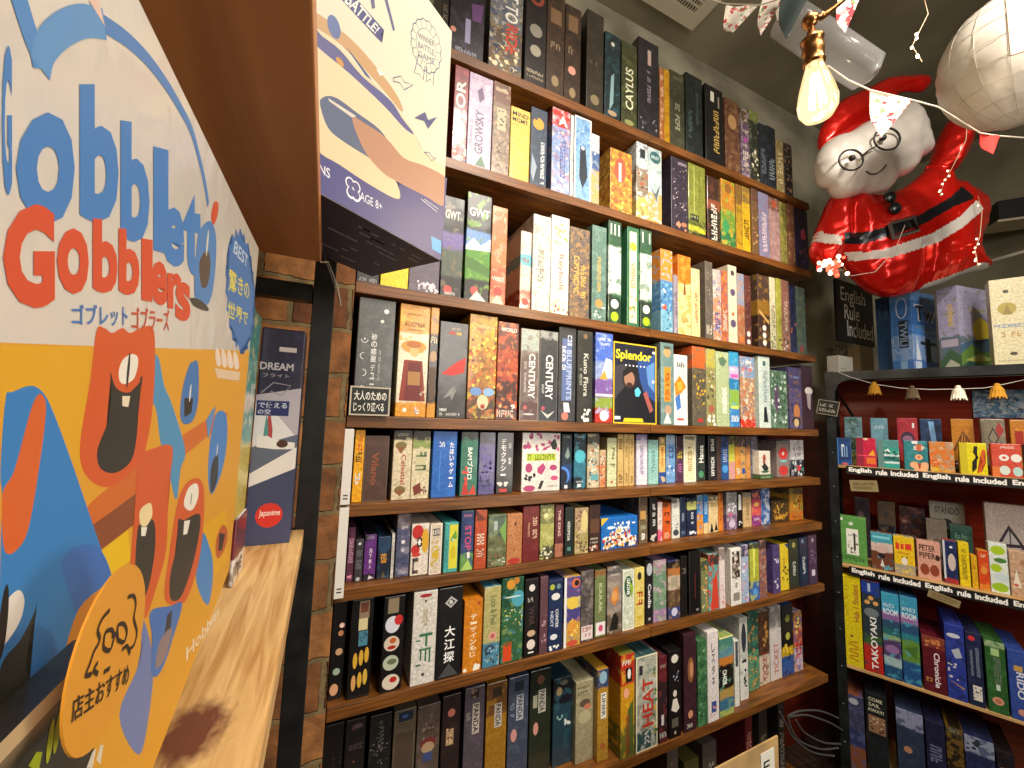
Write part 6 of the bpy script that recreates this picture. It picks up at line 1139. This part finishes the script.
def puff(name, outline, regions, base, dep, thick, cell=2.2, parent=None, off=0, crease=None):
    """inflated cushion with the given outline (photo px at distance dep); regions = [(polygon, material)]"""
    k = dep / F_PX
    E1, E2, E3 = CR, CU, -CW
    def W(x, y, z): return CW * dep + E1 * ((x - 512) * k) + E2 * (-(y - 384) * k) + E3 * z
    xs = [p[0] for p in outline]; ys = [p[1] for p in outline]
    x0, y0 = min(xs), min(ys); nx = int((max(xs) - x0) / cell) + 2; ny = int((max(ys) - y0) / cell) + 2
    cells = [(i, j) for i in range(nx) for j in range(ny) if inside((x0 + (i + .5) * cell, y0 + (j + .5) * cell), outline)]
    cs = set(cells); vd = {}
    def vert(i, j):
        if (i, j) in vd: return vd[(i, j)]
        p = (x0 + i * cell, y0 + j * cell); edge = not all(c in cs for c in ((i, j), (i - 1, j), (i, j - 1), (i - 1, j - 1)))
        d, q = min((segd(p, outline[a - 1], outline[a]) for a in range(len(outline))), key=lambda t: t[0])
        if edge: p = q; d = 0
        vd[(i, j)] = (p, d); return vd[(i, j)]
    bm = bmesh.new(); mats = []; F_, B_ = {}, {}
    T = thick
    def hgt(p, d):
        R = 48.0; t = min(1, d / R); z = T * math.sqrt(max(0, 1 - (1 - t) ** 2))
        w = math.sin(p[0] * .33 + p[1] * .21) * math.sin(p[0] * .12 - p[1] * .3); z += T * .035 * w * (1 - t) * min(1, d / 4)
        if crease: z += crease(p, d)
        return z
    for c in cells:
        for (i, j) in ((c[0], c[1]), (c[0] + 1, c[1]), (c[0] + 1, c[1] + 1), (c[0], c[1] + 1)):
            if (i, j) not in F_:
                p, d = vert(i, j); z = hgt(p, d)
                F_[(i, j)] = bm.verts.new(W(p[0], p[1], z + off)); B_[(i, j)] = F_[(i, j)] if d == 0 else bm.verts.new(W(p[0], p[1], -z + off))
    for c in cells:
        q = [(c[0], c[1]), (c[0], c[1] + 1), (c[0] + 1, c[1] + 1), (c[0] + 1, c[1])]
        ctr = (x0 + (c[0] + .5) * cell, y0 + (c[1] + .5) * cell); mm = base
        zf = sum((F_[a].co.dot(CW) for a in q)) / 4; ctr = (512 + (ctr[0] - 512) * dep / zf, 384 + (ctr[1] - 384) * dep / zf)
        for poly, m in regions:
            if inside(ctr, poly): mm = m
        if mm not in mats: mats.append(mm)
        try: f = bm.faces.new([F_[a] for a in q]); f.material_index = mats.index(mm); f.smooth = True
        except ValueError: pass
        try: f = bm.faces.new([B_[a] for a in reversed(q)]); f.material_index = mats.index(mm); f.smooth = True
        except ValueError: pass
    me = bpy.data.meshes.new(name); bm.to_mesh(me); bm.free()
    for m in mats: me.materials.append(m)
    o = bpy.data.objects.new(name, me); COL.objects.link(o)
    if parent: child(o, parent)
    return o, lambda x, y, z: at(x, y, dep - z)
SD = 1.62
def scallop(P, a, n0, n1, st=5):
    return [((p[0] + a * .7 * abs(math.sin(i * 3.1416 / st)) * (1 if p[0] > 870 else -1), p[1] + a * abs(math.sin(i * 3.1416 / st))) if n0 <= i <= n1 else p) for i, p in enumerate(P)]
body = smooth_poly([(845, 188), (868, 196), (900, 190), (930, 165), (940, 140), (952, 118), (966, 112), (972, 122), (968, 142), (958, 165), (948, 178), (956, 182), (976, 196), (983, 208), (980, 228), (974, 248), (985, 268), (960, 276), (940, 284), (915, 292), (890, 298), (868, 290), (850, 272), (838, 262), (822, 268), (812, 254), (814, 240), (824, 214), (832, 196)], 4)
hood = smooth_poly([(822, 152), (818, 138), (826, 118), (842, 100), (868, 88), (888, 78), (908, 76), (926, 76), (930, 84), (922, 92), (905, 92), (896, 98), (912, 112), (900, 122), (870, 126), (845, 140)], 4)
face = smooth_poly([(820, 150), (832, 138), (850, 132), (866, 122), (884, 118), (904, 104), (918, 112), (926, 130), (926, 148), (916, 160), (902, 172), (888, 184), (868, 192), (846, 194), (830, 188), (822, 176), (816, 164)], 4); face = scallop(face, 4.5, 30, 64, 7)
se = empty('foil_balloon', at(900, 200, SD))
belt = [(844, 233), (866, 232), (889, 226), (919, 215), (951, 197), (962, 186), (974, 196), (973, 199), (955, 206), (922, 225), (889, 237), (866, 243), (844, 244)]
trim = [(844, 252), (866, 252), (889, 248), (933, 233), (958, 218), (977, 200), (984, 209), (962, 228), (937, 243), (910, 252), (889, 258), (850, 261)]
cuff = [(818, 232), (842, 236), (842, 245), (815, 242)]
hem = [(905, 300), (925, 284), (960, 272), (984, 262), (996, 268), (988, 278), (940, 292)]
mitt = [(935, 108), (975, 108), (975, 118), (935, 122)]
def seam(p, d):
    z = 0
    for (a, b) in (((846, 196), (842, 238)), ((932, 168), (948, 180)), ((905, 252), (912, 296))):
        q, _ = segd(p, a, b); z -= .03 * math.exp(-(q / 5) ** 2)
    return z
bd, WB = puff('suit', body, [(belt, M_BLK), (trim, M_WHT), (cuff, M_WHT), (hem, M_WHT)], M_RED, SD, .10, 1.3, se, 0, seam)
hd, _ = puff('hood', hood, [], M_RED, SD - .02, .05, 2.2, se)
fc, WF = puff('head', face, [], M_WHT, SD - .05, .085, 2.2, se)
def patch(name, pts, m, z, W, par=None):
    q = MB(); i = q.mi(m); f = q.bm.faces.new([q.bm.verts.new(W(x, y, z)) for x, y in reversed(pts)]); f.material_index = i
    b = q.bm.faces.new([q.bm.verts.new(W(x, y, z - .003)) for x, y in pts]); b.material_index = i
    o = q.build(name); return child(o, par or se)
def circ(cx, cy, rx, ry, n=20): return [(cx + rx * math.cos(6.2832 * k / n), cy + ry * math.sin(6.2832 * k / n)) for k in range(n)]
patch('cheeks', [(842, 152), (862, 142), (884, 134), (896, 130), (892, 142), (872, 152), (850, 162)], M_SKIN, .062, WF)
gl = MB()
for cx, cy, rx in ((851, 160, 12), (887, 139, 13)):
    gl.tube([WF(cx + rx * math.cos(6.2832 * k / 24), cy + rx * .85 * math.sin(6.2832 * k / 24), .088) for k in range(25)], .0035, flat('1c1814'), 6)
gl.tube([WF(863, 155, .09), (WF(869, 150, .093)), WF(875, 147, .09)], .003, flat('1c1814'), 6)
child(gl.build('glasses'), se)
ey_ = MB()
for cx, cy in ((852, 158), (883, 138)): ey_.sphere(WF(cx, cy, .088), .011, flat('1c1414'), 12)
child(ey_.build('eyes'), se)
sm = MB(); sm.tube([WF(x, y, .09) for x, y in ((866, 171), (870, 174), (876, 174), (882, 170), (886, 165))], .0025, flat('3a2020'), 6); child(sm.build('mouth'), se)
for x, y in ((890, 197), (895, 208)):
    b_ = MB(); b_.sphere((0, 0, 0), .024, M_BLK, 16, (1, 1, .5)); bo = b_.build('button'); bo.matrix_world = Matrix.Translation(WB(x, y, .098)) @ Matrix(((CR.x, CU.x, -CW.x, 0), (CR.y, CU.y, -CW.y, 0), (CR.z, CU.z, -CW.z, 0), (0, 0, 0, 1)))
    mw_ = bo.matrix_world.copy(); bo.parent = se; bo.matrix_parent_inverse = Matrix.Translation(se.location).inverted()
bk_ = MB(); bp4 = [(889, 224), (914, 217), (918, 230), (893, 238)]
bk_.tube([WB(x, y, .106) for x, y in bp4 + bp4[:1]], .008, M_GRY, 6); child(bk_.build('buckle'), se)
tag(se, 'red foil balloon shaped like a bearded man in suit, floating above the rack', 'balloon')
st_ = MB(); st_.tube([WB(905, 225, .12), WB(895, 250, .12), WB(875, 272, .12), WB(850, 276, .1)], .0012, flat('d8c8b8')); tag(st_.build('balloon_string'), 'thin string across the belly of the red foil balloon', 'string')

# round creased white balloon
gp_ = at(1014, 60, 1.12); gb = MB()
wm, nt, b = nmat('pearl_foil'); b.inputs['Base Color'].default_value = hx('c4beb2'); b.inputs['Roughness'].default_value = .42; b.inputs['Metallic'].default_value = .1
gb.sphere((0, 0, 0), .168, wm, 64, (.92, .8, 1.12))
for v in gb.bm.verts:
    a = math.atan2(v.co.z, v.co.x); r = math.hypot(v.co.x, v.co.z) / .168
    f = 1 - .018 * (abs(math.sin(a * 13)) < .16) * (r > .5) - .012 * (abs((r * 6.5) % 1 - .5) < .06)
    v.co = Vector((v.co.x * f, v.co.y * f, v.co.z * f))
o = gb.build('round_balloon', loc=gp_); o.rotation_euler = (0, 0, math.radians(-55))
gl_ = MB(); 
import itertools
for k in range(9):
    a0 = -1.2 + k * .3
    gl_.tube([Vector((.1555 * math.sin(t) * math.cos(a0), .1355 * -math.cos(t) * math.cos(a0), .1895 * math.sin(a0))) for t in [(-1.35 + 2.7 * j / 24) for j in range(25)]], .0006, flat('a39a8c'), 5)
for k in range(7):
    t0 = -1.2 + k * .4
    gl_.tube([Vector((.1555 * math.sin(t0) * math.cos(a), -.1355 * math.cos(t0) * math.cos(a), .1895 * math.sin(a))) for a in [(-1.3 + 2.6 * j / 24) for j in range(25)]], .0006, flat('a39a8c'), 5)
cr_ = gl_.build('crease', parent=o)
tag(o, 'round pearly white creased balloon in the top right corner', 'balloon')
o = MB().box(-.02, .02, 0, .004, -.09, .09, noisy('pinkish_ribbon', 'a88470', 'c8a890', 10, .6)).build('ribbon', loc=at(1020, 18, .98)); o.rotation_euler = (0, 0, -1.0)
tag(o, 'broad pinkish tan ribbon in front of the round white balloon', 'ribbon')

# ------------------------------------------------------------------ bulb, bunting, lights, vent
BD = .72
lamp = empty('pendant_lamp', at(818, 60, BD))
def ax(px, py, d=BD): return at(px, py, d)
top = ax(814, 62); bot = ax(819, 121); up = (top - bot).normalized(); L_ = (top - bot).length
brass = noisy('aged_brass', '8a5a30', 'c89058', 30, .28, metal=1, bump=.02)
def lathe(prof, c, axis, m, n=28):
    x = axis.cross(Vector((0, 1, 0))).normalized(); y = axis.cross(x); q = MB(); rings = []
    for r, h in prof: rings.append([q.bm.verts.new(c + axis * h + (x * math.cos(6.2832 * k / n) + y * math.sin(6.2832 * k / n)) * r) for k in range(n)])
    i = q.mi(m)
    for A, B in zip(rings, rings[1:]):
        for k in range(n): f = q.bm.faces.new((A[k], A[(k + 1) % n], B[(k + 1) % n], B[k])); f.smooth = True; f.material_index = i
    return q
gm, nt, b = nmat('bulb_glass'); b.inputs['Base Color'].default_value = hx('ffe8c0'); b.inputs['Transmission Weight'].default_value = 1; b.inputs['Roughness'].default_value = .02; b.inputs['IOR'].default_value = 1.1; b.inputs['Emission Color'].default_value = hx('ffd898'); b.inputs['Emission Strength'].default_value = 1.0
prof = [(.0125, L_), (.014, L_ * .92), (.020, L_ * .75), (.027, L_ * .52), (.031, L_ * .33), (.0295, L_ * .18), (.021, L_ * .05), (.010, .002), (.0005, 0)]
child(lathe(prof, bot, up, gm).build('bulb'), lamp)
child(lathe([(.0155, L_ - .006), (.0175, L_ - .004), (.0175, L_), (.0155, L_ + .003), (.0165, L_ + .012), (.0175, L_ + .02), (.0165, L_ + .024), (.0165, L_ + .034), (.018, L_ + .037), (.018, L_ + .042), (.009, L_ + .047), (.007, L_ + .056), (.0, L_ + .058)], bot, up, brass).build('socket'), lamp)
jt = MB(); jc = ax(810, 21); jt.sphere(jc, .0135, brass, 18, (1, 1, 1)); jt.tube([jc, ax(822, 17), ax(834, 8), ax(848, -4), ax(870, -25)], [.006, .006, .004, .004, .004], brass, 10); jt.sphere(ax(822, 16), .007, brass, 12); jt.tube([jc + up * -.012, bot + up * (L_ + .05)], .006, brass, 10)
child(jt.build('swivel_arm'), lamp)
fl = MB(); em = flat('ffd090', .5, 0, 160, name='glowing_filament'); xx = up.cross(Vector((0, 1, 0))).normalized(); yy = up.cross(xx)
for k in range(6):
    a = 1.047 * k; o1 = (xx * math.cos(a) + yy * math.sin(a)); fl.tube([bot + up * (L_ * .80) + o1 * .006, bot + up * (L_ * .25) + o1 * .013], .0022, em, 6)
child(fl.build('filament'), lamp)
child(MB().tube([bot + up * L_, bot + up * (L_ * .8)], [.006, .004], flat('c8b8a0', .3), 10).build('stem'), lamp)
tag(lamp, 'glowing clear filament bulb in a brass socket on a brass arm', 'lamp')
pl_ = bpy.data.lights.new('bulb_light', 'POINT'); pl_.energy = 11; pl_.color = (1, .80, .55); pl_.shadow_soft_size = .03
plo = bpy.data.objects.new('bulb_light', pl_); COL.objects.link(plo); plo.location = bot + up * (L_ * -.25)

fm, nt, b = nmat('floral_cotton'); L = nt.links.new
tc = node(nt, 'ShaderNodeTexCoord'); cur = None; rgb = node(nt, 'ShaderNodeRGB'); rgb.outputs[0].default_value = hx('ddd6c8'); cur = rgb.outputs[0]
for k, (c, s, th) in enumerate((('b02c38', 55, .60), ('6c8c5c', 75, .63), ('d88c8c', 90, .62))):
    mp = node(nt, 'ShaderNodeMapping'); mp.inputs['Location'].default_value = (k * 3.1, k, 0); n = node(nt, 'ShaderNodeTexNoise'); n.inputs['Scale'].default_value = s; n.inputs['Detail'].default_value = 1
    L(tc.outputs['Object'], mp.inputs[0]); L(mp.outputs[0], n.inputs['Vector']); r = node(nt, 'ShaderNodeMapRange'); r.inputs[1].default_value = th; r.inputs[2].default_value = th + .02; L(n.outputs['Fac'], r.inputs[0])
    mx = node(nt, 'ShaderNodeMix', data_type='RGBA'); L(r.outputs[0], mx.inputs[0]); L(cur, mx.inputs[6]); mx.inputs[7].default_value = hx(c); cur = mx.outputs[2]
L(cur, b.inputs['Base Color']); b.inputs['Roughness'].default_value = .9
def pennant(pts, d, m, lab, grp='bunting pennants', bend=.012, cat='pennant'):
    """pts: two top corners and the tip (px)"""
    A, B, C_ = [at(x, y, d) for x, y in pts]; q = MB(); n = 10; i = q.mi(m); nrm = (B - A).cross(C_ - A).normalized()
    for sgn in (0, 1):
        g = {}
        for a in range(n + 1):
            for e in range(n + 1 - a):
                u, v = a / n, e / n; p = A + (B - A) * u + (C_ - A) * v + nrm * (bend * math.sin((u * 2.5 + v * 2) * 2.2) * (v + .2) + sgn * .0012); g[(a, e)] = q.bm.verts.new(p)
        for a in range(n):
            for e in range(n - a):
                t = [g[(a, e)], g[(a + 1, e)], g[(a, e + 1)]]
                f = q.bm.faces.new(t); f.smooth = True; f.material_index = i
                if a + e < n - 1: f = q.bm.faces.new([g[(a + 1, e)], g[(a + 1, e + 1)], g[(a, e + 1)]]); f.smooth = True; f.material_index = i
    o = q.build('pennant'); tag(o, lab, cat, grp); return o
pennant([(870, 90), (912, 100), (876, 141)], 1.0, fm, 'floral white pennant hanging before the balloon figure head')
pennant([(726, 4), (757, 7), (727, 42)], 1.25, fm, 'floral white pennant nearest the ceiling vent', bend=.03)
pennant([(764, -8), (786, -4), (756, 42)], 1.2, fm, 'left half of curled floral pennant beside the dark one', bend=.02)
pennant([(775, -10), (792, 2), (784, 42)], 1.22, fm, 'right fold of curled floral pennant touching the dark one', bend=.02)
pennant([(838, -4), (862, -8), (840, 38)], .9, fm, 'floral white pennant just right of the brass arm')
pennant([(980, 133), (999, 136), (987, 157)], 1.1, flat('c02418', .8), 'small plain red pennant below the round white balloon')
pennant([(782, -14), (812, -10), (781, 46)], 1.15, flat('1c2824', .8), 'dark green black pennant left of the bulb', bend=.02)
bs = MB(); bs.tube([at(x, y, d) for x, y, d in ((700, -4, 1.3), (726, 4, 1.25), (760, 5, 1.2), (790, -4, 1.1), (800, -8, .95))], .0016, flat('c8c0b0', .8))
tag(bs.build('bunting_cord'), 'cord of the floral bunting along the ceiling near the vent', 'cord')
bs = MB(); bs.tube([at(x, y, d) for x, y, d in ((828, 66, .95), (848, 80, .98), (870, 90, 1.0), (912, 100, 1.0), (938, 107, 1.05), (980, 133, 1.1), (999, 136, 1.1), (1030, 138, 1.1))], .0018, flat('d8d0c0', .8))
tag(bs.build('bunting_cord'), 'white cord of the bunting running from the bulb to the round balloon', 'cord')
# clear plastic tube hanging by the bulb
clr, nt, b = nmat('clear_plastic'); b.inputs['Base Color'].default_value = hx('d8d8d8'); b.inputs['Alpha'].default_value = .16; b.inputs['Roughness'].default_value = .12
tb = MB(); a, b_, c = at(786, 18, 1.3), at(825, 44, 1.25), at(868, 72, 1.2)
tb.tube([a, b_, c, c + (c - b_).normalized() * .02], [.055, .055, .05, .02], clr, 24); tag(tb.build('plastic_tube'), 'cloudy clear plastic tube hanging behind the glowing bulb', 'tube')
# clusters of tiny lights
def fairy(pts, d, lab, cols, n, rad, emit, spread, tail=None):
    r = empty('light_string', at(pts[0][0], pts[0][1], d)); q = random.Random(5)
    m = MB(); m.tube([at(x, y, d) for x, y in pts] + ([tail] if tail else []), .0012, flat('c8b090', .5)); child(m.build('wire'), r)
    for k in range(n):
        t = q.random() * (len(pts) - 1); i = min(int(t), len(pts) - 2); f = t - i
        x = pts[i][0] * (1 - f) + pts[i + 1][0] * f + q.uniform(-1, 1) * spread; y = pts[i][1] * (1 - f) + pts[i + 1][1] * f + q.uniform(-1, 1) * spread
        c = cols[k % len(cols)]; m = MB(); m.sphere(at(x, y, d + q.uniform(-.02, .02)), rad * q.uniform(.8, 1.2), flat(c, .3, 0, emit, name='glowing_bead_' + c), 8); child(m.build('light'), r)
    return tag(r, lab, 'light string')
fairy([(818, 266), (828, 264), (838, 258), (846, 270), (832, 270), (824, 262)], 1.50, 'cluster of glowing red and white beads below the balloon figure', ['ffd8b0', 'd83020', 'ffe8d0', 'e04830'], 34, .007, 4, 6, onY(842, 280, 1.0585))
fairy([(924, -2), (928, 14), (920, 30), (912, 46), (922, 62)], 1.15, 'sparse string of tiny warm lights left of the round balloon', ['ffe8c8'], 5, .0035, 12, 1)
fairy([(968, 110), (966, 140), (952, 168), (944, 182), (940, 196)], 1.45, 'sparkling light strand over the raised arm of the balloon figure', ['ffe0b8'], 8, .0028, 5, 2)
fairy([(978, 196), (982, 212), (980, 236), (975, 250), (978, 266)], 1.5, 'sparkling light strand down the right side of the balloon figure', ['ffe0b8'], 9, .0028, 5, 2)
# ceiling vent
V = onZ(692, 31, ZC - .012); vt = empty('ceiling_vent', (V.x, V.y, ZC - .012))
wm_ = flat('cfc6b0', .5, name='vent_enamel')
S = .62; m = MB(); t = .06
m.box(-S, 0, -t, 0, 0, .011, wm_); m.box(-S, 0, -S, -S + t, 0, .011, wm_); m.box(-S, -S + t, -S + t, -t, 0, .011, wm_); m.box(-t, 0, -S + t, -t, 0, .011, wm_); m.build('frame', vt)
g = MB(); g.box(-S + t, -t, -S + t, -t, .008, .011, flat('1c1a16', .8))
g.build('backing', vt)
g = MB()
for k in range(35):
    x = -S + t + .006 + k * .0142; g.box(x, x + .004, -S + t, -t, 0, .007, wm_)
for k in range(20):
    y = -S + t + .004 + k * .0245; g.box(-S + t, -t, y, y + .007, .001, .006, wm_)
g.build('grille', vt); tag(vt, 'cream square ceiling vent with a dark slotted grille', 'vent')

# things on the right wall side
o = MB().box(0, .3, 0, .16, 0, .012, flat('c8b898', .5)).build('wall_shelf', loc=at(998, 222, 2.15)); o.rotation_euler = (0, 0, -.9); tag(o, 'small cream wall shelf at the right edge above the rack', 'shelf')
o2 = MB().box(.02, .26, .03, .13, 0, .12, flat('0e0d0d', .5), .004).build('black_case', loc=at(998, 222, 2.15) + Vector((0, 0, .0125))); o2.rotation_euler = (0, 0, -.9); tag(o2, 'black case on the small cream wall shelf', 'case')
r_ = MB(); r_.tube([at(984, 263, 1.9), at(1040, 247, 1.9)], .008, flat('b8b0a0', .4), 10); tag(r_.build('rail'), 'pale thin rail right of the foil balloon feet', 'rail')
# blue reflection in the glossy rack back, painted onto an added thin sheet
o = MB().box(0, .22, 0, .004, 0, .12, art('5c90c8', 'b8d8f0:.45 2c4060:.3 e8f4fc:.3', .12, 777, .9)).build('painted_reflection', loc=rloc(.46, RD - .022, .075)); o.rotation_euler = (0, 0, RZ); tag(o, 'blue reflection painted on a thin sheet at the rack back under the top panel', 'painted reflection')

# ------------------------------------------------------------------ things on the floor under the shelves
for i_, (x0, x1, zt, c, sp, lab) in enumerate(((1.12, 1.17, -1.10, '5a5048', '@h,a08c70/3c3028,.1,.1,.9,.9,30,.06', 'dim brownish game box under the lowest shelf, leftmost'),
    (1.20, 1.27, -1.16, '4a4420', '@h,8a7c3c/2c2810,.1,.1,.9,.9,20,.06', 'olive game box under the lowest shelf'),
    (1.29, 1.36, -1.13, '4c443c', '~,8c8478,d,.2,.8', 'grey brown game box under the lowest shelf'),
    (1.52, 1.56, -1.08, '5c1a1c', '~,a87868,d,.2,.8', 'dark red game box under the lowest shelf, right part'),
    (1.60, 1.65, -1.10, '2c2820', '~,786850,d,.2,.8', 'blackish game box under the lowest shelf, right part'),
    (1.72, 1.76, -1.09, '2a2422', '~,8c8078,d,.2,.8', 'last dark game box under the lowest shelf'))):
    game_box(x1 - x0, zt - ZF - .046, .2, c, '', sp, lab, 'game boxes under the lowest shelf', loc=(x0, 1.075, ZF + .0455))
Cn = onY(778, 736, .70); Cl = onZ(716, 769, Cn.z)
kraft = noisy('kraft_cardboard', '9a7c50', 'b8965f', 12, .8, bump=.02)
ct = empty('cardboard_box', (Cn.x, Cn.y, ZF)); ex = Vector((Cn.x - Cl.x, Cn.y - Cl.y, 0)).normalized(); an = math.atan2(ex.y, ex.x); ct.rotation_euler = (0, 0, an)
hh = Cn.z - ZF; m = MB(); w_ = .34; dd = .26
m.box(-w_, 0, 0, .004, 0, hh, kraft); m.box(-w_, 0, .008, .012, 0, hh - .01, kraft); m.box(-.004, 0, .004, .008, 0, hh - .01, kraft); m.box(-w_, -w_ + .004, .004, .008, 0, hh - .01, kraft)
cpar = m.build('carton', ct); m = MB(); m.box(-.075, -.02, -.0016, -.0004, hh - .14, hh - .02, flat('d8d4c8', .6)); F = Face(m, -.0016); F.scrib(-.065, hh - .08, -.04, hh - .04, '3c3c3c', 'd', random.Random(2)); m.build('shipping_label', cpar)
tag(ct, 'flattened kraft cardboard box with a white label standing on the floor', 'box')
cb = MB(); cm_ = flat('4a4a4a', .35, name='grey_cable')
for pts in (((788, 716), (800, 711), (820, 711), (838, 718)), ((788, 717), (791, 728), (800, 741), (820, 749), (838, 748)), ((796, 720), (804, 732), (822, 742), (840, 744)), ((789, 717), (806, 715), (828, 722), (842, 730)), ((780, 712), (786, 724), (794, 738), (812, 752), (834, 756))):
    P = [onY(x, y, 1.02) for x, y in pts]; Q = []
    for i_ in range(len(P) - 1):
        p0, p1, p2, p3 = P[max(0, i_ - 1)], P[i_], P[i_ + 1], P[min(len(P) - 1, i_ + 2)]
        for k in range(7):
            t = k / 7; Q.append(.5 * ((2 * p1) + (p2 - p0) * t + (2 * p0 - 5 * p1 + 4 * p2 - p3) * t * t + (3 * p1 - p0 - 3 * p2 + p3) * t ** 3))
    cb.tube(Q + [P[-1]], .0035, cm_, 8)
tag(cb.build('cable'), 'loops of dark cable hanging between bookcase and rack', 'cable')
bg = MB(); bg.sphere((0, 0, .06), .11, noisy('black_cloth', '100e0e', '221e1e', 12, .9, bump=.4), 20, (1.2, .9, .8)); tag(bg.build('bag', loc=(1.62, .55, ZF + .035)), 'black bag slumped on the floor below the cables', 'bag')
